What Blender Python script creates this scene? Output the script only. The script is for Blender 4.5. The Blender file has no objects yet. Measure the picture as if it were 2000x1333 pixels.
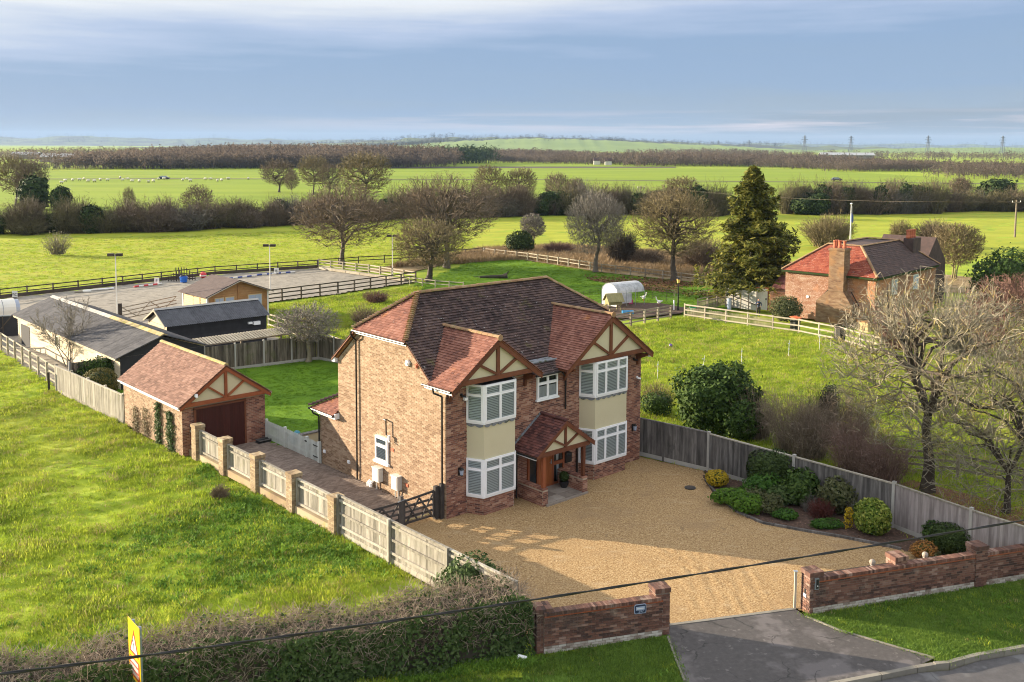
import bpy, math, random
import numpy as np
from math import sin, cos, pi, radians
from mathutils import Vector, Matrix

SC = bpy.context.scene
COL = SC.collection
RNG = np.random.default_rng(7)
random.seed(7)

# ------------------------------------------------------------------ camera
cam_data = bpy.data.cameras.new('camera')
cam = bpy.data.objects.new('camera', cam_data)
COL.objects.link(cam)
cam.location = (0, 0, 14.6)
cam.rotation_euler = (Matrix.Rotation(radians(90 - 5.28), 3, 'X') @ Matrix.Rotation(0.0045, 3, 'Z')).to_euler()
cam_data.sensor_width = 36
cam_data.lens = 34.87
cam_data.shift_y = -0.10125
cam_data.clip_start = 0.5
cam_data.clip_end = 30000
SC.camera = cam

# ------------------------------------------------------------------ sun, sky, exposure
SUN_AZ, SUN_EL = 288.0, 11.6          # where the sun stands: clockwise from +Y, degrees
sun_dir = Vector((sin(radians(SUN_AZ)) * cos(radians(SUN_EL)), cos(radians(SUN_AZ)) * cos(radians(SUN_EL)), sin(radians(SUN_EL))))
sun_data = bpy.data.lights.new('sun', 'SUN')
sun_data.energy = 4.2
sun_data.angle = radians(0.5)
sun_data.color = (1.0, 0.84, 0.62)
sun = bpy.data.objects.new('sun', sun_data)
sun.rotation_euler = (-sun_dir).to_track_quat('-Z', 'Y').to_euler()
sun.location = (-40, 20, 60)
COL.objects.link(sun)

world = bpy.data.worlds.new('World')
SC.world = world
world.use_nodes = True
def build_sky():
    nt = world.node_tree; N = nt.nodes; L = nt.links
    N.clear()
    def nd(t, **k):
        n = N.new(t)
        for a, b in k.items(): setattr(n, a, b)
        return n
    def mth(op, a, b=None, c=None, clamp=False):
        n = nd('ShaderNodeMath', operation=op, use_clamp=clamp)
        for i, x in enumerate((a, b, c)):
            if x is None: continue
            if isinstance(x, (int, float)): n.inputs[i].default_value = x
            else: L.new(x, n.inputs[i])
        return n.outputs[0]
    out = nd('ShaderNodeOutputWorld'); bg = nd('ShaderNodeBackground')
    bg.inputs['Strength'].default_value = 0.1
    sky = nd('ShaderNodeTexSky', sky_type='NISHITA', sun_disc=False)
    sky.sun_elevation = radians(SUN_EL); sky.sun_rotation = radians(SUN_AZ)
    sky.altitude = 50; sky.air_density = 1.0; sky.dust_density = 1.2; sky.ozone_density = 1.5
    tc = nd('ShaderNodeTexCoord'); sep = nd('ShaderNodeSeparateXYZ')
    L.new(tc.outputs['Generated'], sep.inputs[0])
    az = mth('ARCTAN2', sep.outputs[0], sep.outputs[1])
    el = mth('ARCSINE', sep.outputs[2])
    def noise(ka, ke, scale, detail, rough, off):
        cx = nd('ShaderNodeCombineXYZ')
        L.new(mth('MULTIPLY', az, ka), cx.inputs[0]); L.new(mth('MULTIPLY', el, ke), cx.inputs[1]); cx.inputs[2].default_value = off
        n = nd('ShaderNodeTexNoise'); n.inputs['Scale'].default_value = scale; n.inputs['Detail'].default_value = detail
        n.inputs['Roughness'].default_value = rough; L.new(cx.outputs[0], n.inputs['Vector']); return n.outputs['Fac']
    n1 = noise(1.0, 9.0, 2.6, 5, 0.55, 3.1)
    n2 = noise(1.0, 22.0, 5.0, 6, 0.6, 9.4)
    n3 = noise(1.0, 30.0, 3.0, 7, 0.62, 1.7)
    # elevation, wobbled, drives the banked stratus
    e2 = mth('ADD', el, mth('MULTIPLY', mth('SUBTRACT', n1, 0.5), 0.11))
    e2 = mth('ADD', e2, mth('MULTIPLY', mth('SUBTRACT', n2, 0.5), 0.03))
    e2 = mth('SUBTRACT', e2, mth('MULTIPLY', mth('SINE', az), 0.055))
    rmp = nd('ShaderNodeValToRGB'); L.new(mth('MULTIPLY', e2, 4.0), rmp.inputs[0])
    cr = rmp.color_ramp
    K = SKY_K
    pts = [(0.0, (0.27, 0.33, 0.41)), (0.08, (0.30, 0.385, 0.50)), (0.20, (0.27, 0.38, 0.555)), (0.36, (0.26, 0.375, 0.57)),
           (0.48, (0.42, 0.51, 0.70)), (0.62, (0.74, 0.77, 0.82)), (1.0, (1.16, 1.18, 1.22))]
    while len(cr.elements) < len(pts): cr.elements.new(0.5)
    for e, (p, c) in zip(cr.elements, pts):
        e.position = p; e.color = (c[0], c[1], c[2], 1)
    # thin pinkish streaks of lit cloud low over the horizon
    band = mth('SUBTRACT', 1.0, mth('MULTIPLY', mth('ABSOLUTE', mth('SUBTRACT', el, 0.022)), 70.0), clamp=True)
    st = mth('MULTIPLY', mth('MULTIPLY', mth('SUBTRACT', n3, 0.45), 7.0, clamp=True), band)
    st = mth('MULTIPLY', st, mth('ADD', 0.5, mth('MULTIPLY', az, 1.3), clamp=True), clamp=True)
    mix = nd('ShaderNodeMixRGB'); L.new(st, mix.inputs[0]); L.new(rmp.outputs[0], mix.inputs[1]); mix.inputs[2].default_value = (0.80, 0.69, 0.71, 1)
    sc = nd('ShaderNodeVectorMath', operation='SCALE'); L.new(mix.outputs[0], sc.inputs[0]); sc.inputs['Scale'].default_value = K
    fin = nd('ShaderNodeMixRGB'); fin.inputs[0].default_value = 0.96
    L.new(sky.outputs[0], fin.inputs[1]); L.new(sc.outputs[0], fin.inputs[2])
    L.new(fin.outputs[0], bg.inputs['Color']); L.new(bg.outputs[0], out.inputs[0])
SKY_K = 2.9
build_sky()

SC.view_settings.view_transform = 'Standard'
SC.view_settings.look = 'None'
SC.view_settings.gamma = 1.0
SC.view_settings.use_curve_mapping = False
SC.view_settings.exposure = 1.9
SC.cycles.max_bounces = 5
SC.cycles.diffuse_bounces = 2
SC.cycles.transparent_max_bounces = 12
SC.cycles.volume_bounces = 0
SC.cycles.pixel_filter_type = 'BLACKMAN_HARRIS'
SC.cycles.filter_width = 1.05
SC.cycles.use_denoising = True
SC.cycles.denoising_prefilter = 'ACCURATE'
SC.cycles.denoising_input_passes = 'RGB_ALBEDO_NORMAL'
SC.cycles.sample_clamp_indirect = 4.0

# ------------------------------------------------------------------ materials
MATS = {}
one = (1, 1, 1)
def mat(name, cols, scale=1.5, rw=0.6, nw=0.55, rough=0.85, bump=0.0, bscale=25.0, stretch=(1, 1, 1), spec=0.3,
        metal=0.0, local=False, spots=(), detail=5, bstretch=None, trans=0.0, cracks=None):
    """Procedural surface: noise + a random value per piece choose a colour from a ramp; spots lie on top as lichen, dirt or wear."""
    m = bpy.data.materials.new(name); m.use_nodes = True
    nt = m.node_tree; N = nt.nodes; L = nt.links
    b = N['Principled BSDF']
    b.inputs['Roughness'].default_value = rough; b.inputs['Metallic'].default_value = metal
    b.inputs['Specular IOR Level'].default_value = spec
    if local:
        src = N.new('ShaderNodeTexCoord').outputs['Object']
    else:
        src = N.new('ShaderNodeNewGeometry').outputs['Position']
    def coords(st):
        if st == (1, 1, 1): return src
        mp = N.new('ShaderNodeMapping'); mp.inputs['Scale'].default_value = st; L.new(src, mp.inputs[0]); return mp.outputs[0]
    def noise(sc, det, st):
        n = N.new('ShaderNodeTexNoise'); n.inputs['Scale'].default_value = sc; n.inputs['Detail'].default_value = det
        n.inputs['Roughness'].default_value = 0.62; L.new(coords(st), n.inputs['Vector']); return n.outputs['Fac']
    def mth(op, a, b_=None, clamp=False):
        n = N.new('ShaderNodeMath'); n.operation = op; n.use_clamp = clamp
        for i, x in enumerate((a, b_)):
            if x is None: continue
            if isinstance(x, (int, float)): n.inputs[i].default_value = x
            else: L.new(x, n.inputs[i])
        return n.outputs[0]
    at = N.new('ShaderNodeAttribute'); at.attribute_name = 'rnd'
    oi = N.new('ShaderNodeObjectInfo')
    rnd = mth('FRACT', mth('ADD', at.outputs['Fac'], oi.outputs['Random']))
    nz = noise(scale, detail, stretch)
    f = mth('ADD', mth('MULTIPLY', mth('SUBTRACT', rnd, 0.5), rw), mth('MULTIPLY', mth('SUBTRACT', nz, 0.5), nw * 3.0))
    f = mth('ADD', f, 0.5, clamp=True)
    rp = N.new('ShaderNodeValToRGB'); L.new(f, rp.inputs[0]); cr = rp.color_ramp
    n = len(cols)
    while len(cr.elements) < n: cr.elements.new(0.5)
    for i, (e, c) in enumerate(zip(cr.elements, cols)):
        e.position = i / max(1, n - 1); e.color = (c[0], c[1], c[2], 1)
    c = rp.outputs[0]
    for (sc_, sst, thr, soft, colr, amt) in spots:
        q = mth('MULTIPLY', mth('SUBTRACT', noise(sc_, 4, sst), thr), 1.0 / soft, clamp=True)
        mx = N.new('ShaderNodeMixRGB'); L.new(mth('MULTIPLY', q, amt), mx.inputs[0]); L.new(c, mx.inputs[1]); mx.inputs[2].default_value = (*colr, 1)
        c = mx.outputs[0]
    if cracks:
        wn = N.new('ShaderNodeTexNoise'); wn.inputs['Scale'].default_value = 1.3; wn.inputs['Detail'].default_value = 6; L.new(src, wn.inputs['Vector'])
        va = N.new('ShaderNodeVectorMath'); va.operation = 'MULTIPLY_ADD'; L.new(wn.outputs['Color'], va.inputs[0]); va.inputs[1].default_value = (1.1, 1.1, 0); L.new(src, va.inputs[2])
        vo = N.new('ShaderNodeTexVoronoi'); vo.feature = 'DISTANCE_TO_EDGE'; vo.inputs['Scale'].default_value = cracks[0]; L.new(va.outputs[0], vo.inputs['Vector'])
        q = mth('MULTIPLY', mth('SUBTRACT', cracks[1], vo.outputs['Distance']), 1.0 / cracks[1], clamp=True)
        q = mth('MULTIPLY', q, mth('MULTIPLY', mth('SUBTRACT', noise(.6, 3, one), .45), 9.0, clamp=True), clamp=True)
        mx = N.new('ShaderNodeMixRGB'); L.new(mth('MULTIPLY', q, .85), mx.inputs[0]); L.new(c, mx.inputs[1]); mx.inputs[2].default_value = (.02, .019, .018, 1); c = mx.outputs[0]
    L.new(c, b.inputs['Base Color'])
    if trans:
        tl = N.new('ShaderNodeBsdfTranslucent'); L.new(c, tl.inputs['Color']); ms = N.new('ShaderNodeMixShader'); ms.inputs[0].default_value = trans
        L.new(b.outputs[0], ms.inputs[1]); L.new(tl.outputs[0], ms.inputs[2]); L.new(ms.outputs[0], N['Material Output'].inputs['Surface'])
    if bump:
        bp = N.new('ShaderNodeBump'); bp.inputs['Strength'].default_value = min(1, bump); bp.inputs['Distance'].default_value = 0.02
        L.new(noise(bscale, 4, bstretch or stretch), bp.inputs['Height']); L.new(bp.outputs[0], b.inputs['Normal'])
    MATS[name] = m
    return m

def plain(name, c, rough=0.5, spec=0.4, metal=0.0, emit=None):
    m = mat(name, [tuple(x * 0.85 for x in c), c, tuple(min(1, x * 1.1) for x in c)], scale=3, rw=0.3, nw=0.3, rough=rough, spec=spec, metal=metal)
    return m

one = (1, 1, 1)
# masonry
mat('brick_facade', [(.10, .045, .04), (.19, .082, .06), (.26, .115, .078), (.33, .165, .11), (.42, .25, .18)], 1.1, .95, .3, .9, .3, 60,
    spots=[(1.2, one, .58, .12, (.30, .17, .12), .5), (22, one, .66, .06, (.5, .38, .3), .5)])
mat('brick_buff', [(.19, .115, .068), (.275, .18, .112), (.325, .222, .145), (.39, .285, .195)], 1.0, .95, .3, .9, .3, 60, spots=[(1.0, one, .60, .15, (.33, .19, .115), .35)])
mat('brick_garden', [(.06, .036, .03), (.115, .058, .044), (.16, .078, .056), (.20, .105, .075), (.29, .19, .15)], 1.0, .9, .4, .9, .4, 50,
    spots=[(.9, one, .50, .14, (.05, .042, .038), .55), (1.6, one, .6, .1, (.36, .28, .22), .5)])
mat('brick_pier', [(.20, .14, .085), (.29, .21, .125), (.35, .27, .165), (.42, .34, .23)], 1.2, .8, .4, .9, .4, 50, spots=[(2.0, one, .6, .1, (.28, .26, .08), .6)])
mat('mortar', [(.34, .28, .215), (.42, .35, .27)], 6, .2, .5, .95, .3, 80)
mat('mortar_dark', [(.19, .15, .12), (.28, .22, .18)], 6, .2, .5, .95, .3, 80)
mat('efflorescence', [(.20, .15, .12), (.44, .40, .35), (.56, .53, .48)], 3, .8, .5, .95, .4, 40)
mat('chimney_brick', [(.085, .05, .032), (.16, .095, .058), (.215, .14, .085), (.28, .20, .135)], 1.6, .1, .8, .9, .8, 14, stretch=(1, 1, 3.4), detail=9, spots=[(.7, one, .55, .1, (.33, .17, .07), .5)])
mat('old_brick_wall', [(.15, .07, .045), (.25, .12, .07), (.29, .17, .115), (.36, .265, .2)], 1.3, .1, .8, .9, .8, 14, stretch=(1, 1, 3.2), detail=9,
    spots=[(9, (1, 1, 3), .56, .06, (.58, .5, .43), .6), (.5, one, .52, .1, (.5, .21, .09), .6)])
# roofs
mat('tile_main', [(.036, .024, .023), (.062, .040, .038), (.088, .057, .052), (.12, .078, .066)], .8, .8, .5, .9, .3, 40,
    spots=[(8, one, .665, .03, (.50, .48, .46), .9), (1.1, one, .60, .1, (.13, .12, .03), .55)])
mat('tile_red', [(.135, .055, .042), (.19, .078, .056), (.24, .102, .072), (.29, .14, .105)], 1.1, .8, .4, .85, .25, 40,
    spots=[(9, one, .69, .03, (.5, .40, .34), .7), (.9, one, .62, .10, (.42, .17, .05), .6)])
mat('tile_porch', [(.06, .025, .025), (.10, .04, .036), (.15, .058, .048), (.2, .08, .065)], 1.4, .8, .4, .8, .25, 40, spots=[(20, one, .69, .05, (.4, .36, .33), .6)])
mat('tile_garage', [(.14, .075, .055), (.20, .11, .082), (.25, .14, .105), (.31, .19, .145)], 1.0, .8, .35, .9, .25, 40, spots=[(3.0, one, .63, .1, (.2, .1, .08), .5)])
mat('tile_old', [(.14, .032, .022), (.22, .05, .03), (.27, .075, .042), (.31, .11, .07)], 2.2, .4, .7, .9, .5, 18, detail=8,
    spots=[(9, (1, 1, 2), .62, .05, (.55, .46, .38), .7), (5, one, .6, .08, (.16, .06, .05), .6)])
mat('tile_old_dark', [(.05, .036, .034), (.075, .05, .045), (.11, .07, .06)], 2.5, .4, .7, .9, .5, 18, spots=[(9, one, .66, .06, (.2, .15, .12), .5)])
mat('ridge_tile', [(.22, .13, .07), (.30, .18, .10), (.34, .23, .14)], 2.0, .8, .5, .9, .4, 30,
    spots=[(5, one, .52, .1, (.20, .17, .06), .7), (9, one, .62, .08, (.45, .25, .06), .7)])
mat('bonnet_tile', [(.20, .12, .07), (.30, .18, .11), (.36, .24, .15)], 2.0, .7, .5, .9, .3, 30, spots=[(6, one, .5, .1, (.19, .17, .06), .7)])
mat('ridge_mossy', [(.32, .25, .12), (.42, .34, .2), (.30, .27, .10)], 2.2, .8, .6, .95, .6, 20, spots=[(3, one, .52, .1, (.30, .27, .05), .7)])
mat('lead', [(.14, .15, .17), (.20, .215, .24), (.26, .28, .31)], 2, .3, .6, .45, .2, 8, spots=[(4, one, .55, .06, (.06, .065, .03), .8)])
mat('felt_roof', [(.026, .026, .031), (.05, .05, .058), (.085, .083, .09)], 2.2, .5, .8, .9, .6, 50, spots=[(2.0, one, .6, .1, (.11, .105, .10), .6)])
mat('shingle_brown', [(.07, .05, .05), (.10, .075, .07), (.13, .10, .09)], 3, .3, .6, .95, .4, 60)
mat('corrugated', [(.05, .052, .06), (.085, .088, .1), (.12, .125, .14)], 3, .3, .6, .75, .2, 40)
# timber, plaster, plastics
mat('timber_brown', [(.10, .035, .018), (.145, .052, .026), (.19, .07, .035)], 3, .5, .5, .6, .3, 30, stretch=(1, 1, 1))
mat('timber_red', [(.20, .055, .022), (.26, .075, .03), (.31, .10, .04)], 3, .5, .5, .55, .2, 30)
mat('door_orange', [(.22, .065, .02), (.29, .09, .028), (.34, .115, .04)], 3, .5, .6, .4, .2, 30, stretch=(6, 6, .6))
mat('garage_door', [(.035, .010, .008), (.052, .014, .011), (.07, .02, .015)], 4, .6, .4, .45, .2, 30, stretch=(6, 6, .5))
mat('cream_render', [(.52, .47, .31), (.56, .51, .345), (.59, .54, .375)], 1.2, .2, .4, .85, .15, 60)
mat('white_plastic', [(.82, .83, .85), (.86, .87, .89)], 2, .3, .3, .35)
mat('white_paint', [(.58, .57, .52), (.70, .69, .64), (.76, .75, .71)], 4, .5, .5, .6, .2, 30)
mat('picket_paint', [(.44, .47, .44), (.52, .55, .52), (.58, .61, .57)], 3, .5, .4, .7, .2, 30)
mat('black_plastic', [(.012, .011, .011), (.022, .02, .02)], 3, .3, .3, .4)
mat('dark_interior', [(.02, .022, .025), (.035, .036, .04)], 3, .3, .3, .8)
mat('blind_slat', [(.74, .76, .76), (.82, .84, .84)], 3, .3, .3, .6)
mat('curtain', [(.45, .45, .48), (.62, .62, .64)], 6, .3, .6, .9, .3, 20, stretch=(4, 4, .4))
mat('fence_grey', [(.17, .155, .125), (.26, .238, .195), (.34, .312, .26), (.42, .39, .33)], 3, .8, .6, .9, .5, 25, stretch=(3, 3, .5),
    spots=[(2.0, (1, 1, .5), .6, .1, (.16, .17, .08), .5)])
mat('fence_dark', [(.055, .052, .05), (.09, .084, .08), (.135, .126, .12), (.20, .19, .18)], 2.5, .6, .7, .9, .5, 25, stretch=(3, 3, .4),
    spots=[(1.4, (1, 1, .6), .6, .1, (.04, .04, .035), .7)])
mat('fence_brown', [(.05, .042, .032), (.10, .085, .065), (.15, .13, .10), (.22, .19, .15)], 2.2, .8, .7, .9, .5, 25, stretch=(3, 3, .4),
    spots=[(1.6, (1, 1, .5), .58, .1, (.09, .10, .04), .6)])
mat('fence_purple', [(.16, .14, .135), (.22, .195, .19), (.29, .26, .255), (.36, .33, .32)], 2.5, .6, .6, .9, .5, 25, stretch=(3, 3, .4),
    spots=[(1.5, (1, 1, .5), .62, .1, (.10, .06, .06), .7)])
mat('rail_pale', [(.26, .23, .17), (.34, .30, .23), (.42, .38, .30)], 3, .7, .5, .9, .3, 25)
mat('rail_dark', [(.035, .028, .022), (.06, .048, .038), (.09, .07, .055)], 3, .7, .5, .9, .3, 25)
mat('rail_mid', [(.16, .13, .10), (.24, .20, .155), (.32, .28, .22)], 3, .7, .5, .9, .3, 25)
mat('gate_wood', [(.045, .038, .034), (.07, .06, .055), (.11, .095, .085)], 3, .7, .5, .85, .3, 25)
mat('concrete_post', [(.30, .29, .27), (.40, .39, .365)], 3, .5, .5, .9, .3, 40)
mat('weatherboard_cream', [(.46, .38, .26), (.56, .475, .335), (.62, .53, .39)], 2.4, .6, .5, .85, .3, 25, stretch=(1, 1, 4))
mat('weatherboard_black', [(.014, .014, .017), (.022, .022, .026), (.032, .032, .038)], 2.4, .6, .5, .7, .3, 25)
mat('cabin_log', [(.28, .14, .055), (.37, .19, .075), (.44, .25, .11)], 2.4, .6, .5, .7, .2, 25)
mat('cabin_log_pale', [(.52, .39, .20), (.60, .47, .26)], 2.4, .6, .5, .7, .2, 25)
mat('coop_wood', [(.20, .18, .085), (.28, .25, .12), (.34, .31, .17)], 3, .6, .5, .9, .3, 25)
# metal and odd bits
plain('galvanised', (.34, .37, .42), .45, .5, .6)
plain('meter_box', (.62, .60, .56), .6)
plain('sign_yellow', (.80, .50, .01), .4)
plain('sign_white', (.72, .72, .72), .4)
plain('sign_red', (.48, .055, .02), .4)
plain('sign_black', (.02, .02, .022), .4)
plain('sign_navy', (.025, .04, .075), .35)
plain('sign_pale', (.34, .40, .52), .4)
plain('cable_black', (.014, .013, .015), .6)
plain('bucket_pink', (.62, .09, .25), .4)
plain('bucket_green', (.01, .25, .10), .4)
plain('plastic_blue', (.06, .30, .55), .4)
plain('tub_blue', (.015, .12, .50), .4)
plain('tarp_blue', (.05, .22, .30), .6)
plain('orange_lid', (.60, .12, .03), .5)
plain('ball_purple', (.12, .06, .30), .4)
plain('pole_red', (.55, .05, .06), .5)
plain('pole_blue', (.03, .06, .26), .5)
plain('trailer_grey', (.30, .34, .42), .3, .5, .2)
plain('trailer_white', (.66, .64, .58), .4)
plain('car_dark', (.03, .035, .05), .25, .6)
mat('polytunnel_sheet', [(.40, .42, .45), (.60, .62, .66), (.72, .74, .78)], 2.2, .5, .8, .4, .4, 6, trans=.35)
plain('goose_white', (.78, .77, .74), .8)
plain('sheep_wool', (.66, .62, .52), .95)
plain('terracotta', (.42, .12, .06), .7)
plain('pale_steel', (.42, .38, .30), .5)
plain('flag_white', (.78, .78, .78), .4)
plain('pylon_steel', (.10, .115, .135), .7)
plain('skin', (.50, .27, .19), .6)
plain('hair', (.06, .035, .02), .8)
plain('jacket_navy', (.03, .045, .085), .8)
plain('trousers_dark', (.05, .045, .042), .85)
plain('far_roof', (.34, .35, .36), .6)
plain('far_wall', (.22, .19, .165), .8)
plain('lantern_sun_glint', (.80, .52, .16), .2)  # the sun's golden reflection is painted into the glass colour
mat('pole_wood', [(.14, .11, .08), (.22, .18, .14), (.30, .26, .21)], 4, .5, .5, .9)
# ground
mat('grass_ground', [(.12, .185, .022), (.21, .285, .028), (.29, .36, .034), (.37, .41, .05)], .35, 0, .75, .95, .9, 5, detail=9,
    spots=[(.05, one, .53, .12, (.22, .235, .035), .55), (1.3, one, .58, .12, (.19, .19, .055), .45)], spec=.1)
mat('verge_ground', [(.07, .12, .025), (.11, .185, .03), (.16, .23, .038)], .8, 0, .7, .95, .8, 9, spec=.1, detail=8,
    spots=[(1.1, one, .60, .08, (.13, .10, .055), .7)])
mat('lawn_ground', [(.06, .13, .012), (.10, .195, .014), (.145, .25, .018)], .5, 0, .6, .95, .8, 9, spec=.1, detail=8)
mat('middle_ground', [(.21, .245, .026), (.28, .31, .032), (.345, .365, .042)], .10, 0, .8, .95, .8, 2.5, spec=.1, detail=9, stretch=(1, 2.0, 1),
    spots=[(.045, (.6, 2, 1), .57, .1, (.40, .36, .06), .6)])
mat('far_field', [(.145, .21, .02), (.19, .26, .024), (.235, .295, .032)], .012, 0, .8, .95, .6, .25, spec=.1, detail=9, stretch=(1, 3.5, 1),
    spots=[(.05, (.4, 3, 1), .56, .1, (.23, .25, .06), .6)])
mat('rough_grass', [(.17, .13, .06), (.23, .17, .085), (.29, .215, .125), (.16, .17, .045)], .35, 0, .8, .95, .9, 6, spec=.1, detail=9)
mat('gravel', [(.125, .072, .032), (.29, .182, .085), (.40, .275, .138), (.56, .425, .25)], 17, 0, .85, .95, 1.0, 42, spec=.15, detail=12,
    spots=[(.30, one, .53, .12, (.27, .18, .10), .6), (1.6, (.5, 1.4, 1), .58, .10, (.46, .36, .23), .3), (2.6, (1.2, .4, 1), .64, .05, (.20, .135, .075), .6)])
mat('tarmac', [(.055, .050, .050), (.075, .068, .066), (.10, .092, .09)], 6, 0, .6, .8, .8, 60, spec=.35, detail=10,
    spots=[(.55, one, .52, .07, (.15, .135, .135), .7), (3.0, one, .62, .05, (.19, .17, .165), .5)], cracks=(.45, .016))
mat('road', [(.06, .058, .06), (.085, .08, .082), (.11, .106, .108)], 5, 0, .6, .7, .8, 60, spec=.4, detail=10,
    spots=[(.5, one, .53, .05, (.16, .158, .16), .75)], cracks=(.4, .02))
mat('kerb_stone', [(.18, .165, .14), (.26, .24, .20)], 5, .7, .5, .9, .4, 40)
mat('sand', [(.21, .19, .16), (.28, .255, .215), (.35, .32, .27)], 1.4, 0, .8, .95, 1.0, 5, spec=.1, detail=12, stretch=(1, 1.6, 1),
    spots=[(1.1, (1, 2.4, 1), .55, .06, (.14, .125, .105), .75)])
mat('paver', [(.13, .098, .08), (.19, .145, .118), (.25, .195, .16)], .8, .8, .5, .9, .4, 40)
mat('soil', [(.045, .028, .02), (.075, .046, .034), (.12, .075, .055)], 6, 0, .8, .95, 1.0, 16, detail=10,
    spots=[(12, one, .6, .06, (.21, .12, .085), .8)])
mat('leaf_litter', [(.12, .055, .032), (.18, .085, .045), (.16, .12, .045)], 3, 0, .8, .95, 1.0, 12, detail=10)
mat('slab', [(.20, .165, .14), (.28, .24, .205), (.34, .30, .26)], 3, .7, .5, .9, .3, 30)
mat('ploughed', [(.06, .05, .035), (.09, .075, .05)], .02, 0, .8, .95, .5, .3, stretch=(.2, 4, 1))
mat('hill_blue', [(.03, .036, .03), (.05, .055, .04), (.10, .13, .05), (.04, .045, .035)], .006, 0, .9, .95, 0, 1, detail=8)
mat('hill_green', [(.13, .19, .035), (.18, .24, .05)], .006, 0, .9, .95, 0, 1)
# foliage
def leafm(name, cols, **k): return mat(name, cols, scale=k.pop('scale', 1.5), rw=.9, nw=.4, rough=k.pop('rough', .65), spec=k.pop('spec', .12), **k)
leafm('bark_brown', [(.10, .074, .050), (.155, .116, .08), (.22, .17, .12)])
leafm('bark_olive', [(.12, .095, .05), (.18, .145, .075), (.25, .20, .11)])
leafm('bark_grey', [(.13, .115, .095), (.20, .18, .15), (.27, .245, .205)])
leafm('bark_pale', [(.13, .115, .088), (.225, .20, .145), (.34, .30, .215)], spots=[(1.0, one, .55, .1, (.42, .33, .08), .75)])
leafm('bark_trunk', [(.06, .048, .038), (.10, .082, .064), (.15, .125, .10)], bump=.8, bscale=18)
leafm('bark_red', [(.105, .06, .048), (.16, .092, .072), (.22, .13, .105)])
leafm('bark_dark', [(.04, .034, .026), (.065, .055, .042), (.095, .08, .06)])
leafm('wood_haze', [(.085, .066, .052), (.115, .09, .07), (.145, .115, .09)], scale=.012, trans=.45)
leafm('leaf_dark', [(.018, .038, .008), (.032, .062, .012), (.05, .09, .018), (.085, .13, .03)], trans=.12)
leafm('leaf_yew', [(.020, .036, .010), (.034, .055, .014), (.052, .078, .02)])
leafm('leaf_ivy', [(.03, .055, .016), (.055, .09, .025), (.10, .14, .05)], trans=.15)
leafm('leaf_mid', [(.03, .08, .012), (.05, .12, .018), (.08, .16, .03)], trans=.25)
leafm('leaf_lime', [(.06, .13, .015), (.09, .18, .02), (.13, .22, .03)], trans=.25)
leafm('leaf_variegated', [(.05, .10, .015), (.16, .22, .03), (.34, .36, .08)], trans=.25)
leafm('leaf_yellow', [(.20, .15, .012), (.42, .30, .02), (.55, .40, .035)], trans=.25)
leafm('leaf_olive', [(.06, .065, .025), (.10, .11, .045), (.15, .155, .08)], trans=.25)
leafm('leaf_orange', [(.16, .07, .02), (.26, .12, .03), (.33, .17, .05)])
leafm('leaf_maroon', [(.06, .02, .018), (.10, .032, .026), (.14, .05, .038)])
leafm('leaf_spruce', [(.05, .060, .012), (.11, .12, .022), (.23, .205, .04)], trans=.25)
leafm('leaf_gold_yew', [(.06, .055, .012), (.10, .085, .018), (.14, .12, .03)])
leafm('grass_blade', [(.15, .225, .022), (.25, .345, .03), (.34, .425, .036), (.45, .475, .065)], scale=.25, spec=.15, trans=.45,
      spots=[(.05, one, .53, .12, (.25, .27, .045), .5)])
leafm('grass_lush', [(.07, .145, .014), (.12, .22, .016), (.17, .275, .02)], scale=.5, spec=.15, trans=.4)
leafm('grass_verge', [(.08, .14, .025), (.13, .22, .032), (.19, .28, .045)], scale=.6, spec=.15, trans=.35)
leafm('hedge_brown', [(.085, .062, .043), (.14, .105, .075), (.20, .155, .115)])
leafm('hedge_olive', [(.075, .065, .032), (.125, .108, .055), (.18, .155, .085)])
leafm('shrub_brown', [(.14, .105, .075), (.22, .17, .125), (.31, .25, .19)])
leafm('shrub_russet', [(.15, .095, .075), (.23, .15, .12), (.32, .22, .18)])
leafm('hedge_grey', [(.09, .08, .068), (.145, .13, .11), (.20, .18, .155)])
leafm('grass_dry', [(.24, .21, .07), (.34, .29, .11), (.42, .36, .17)], scale=.5, spec=.1, trans=.3)
leafm('grass_straw', [(.22, .15, .07), (.30, .21, .11), (.38, .28, .17)], scale=.5, spec=.15)
leafm('weed', [(.08, .165, .022), (.13, .245, .03), (.19, .32, .045)], scale=.8, trans=.35)

def glassmat():
    m = bpy.data.materials.new('window_glass'); m.use_nodes = True
    nt = m.node_tree; N = nt.nodes; L = nt.links
    N.clear()
    out = N.new('ShaderNodeOutputMaterial'); tr = N.new('ShaderNodeBsdfTransparent'); gl = N.new('ShaderNodeBsdfGlossy')
    gl.inputs['Roughness'].default_value = 0.03; tr.inputs[0].default_value = (.86, .90, .90, 1)
    fr = N.new('ShaderNodeFresnel'); fr.inputs[0].default_value = 1.5
    mx = N.new('ShaderNodeMixShader'); L.new(fr.outputs[0], mx.inputs[0]); L.new(tr.outputs[0], mx.inputs[1]); L.new(gl.outputs[0], mx.inputs[2])
    L.new(mx.outputs[0], out.inputs[0]); MATS['window_glass'] = m
glassmat()

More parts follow.
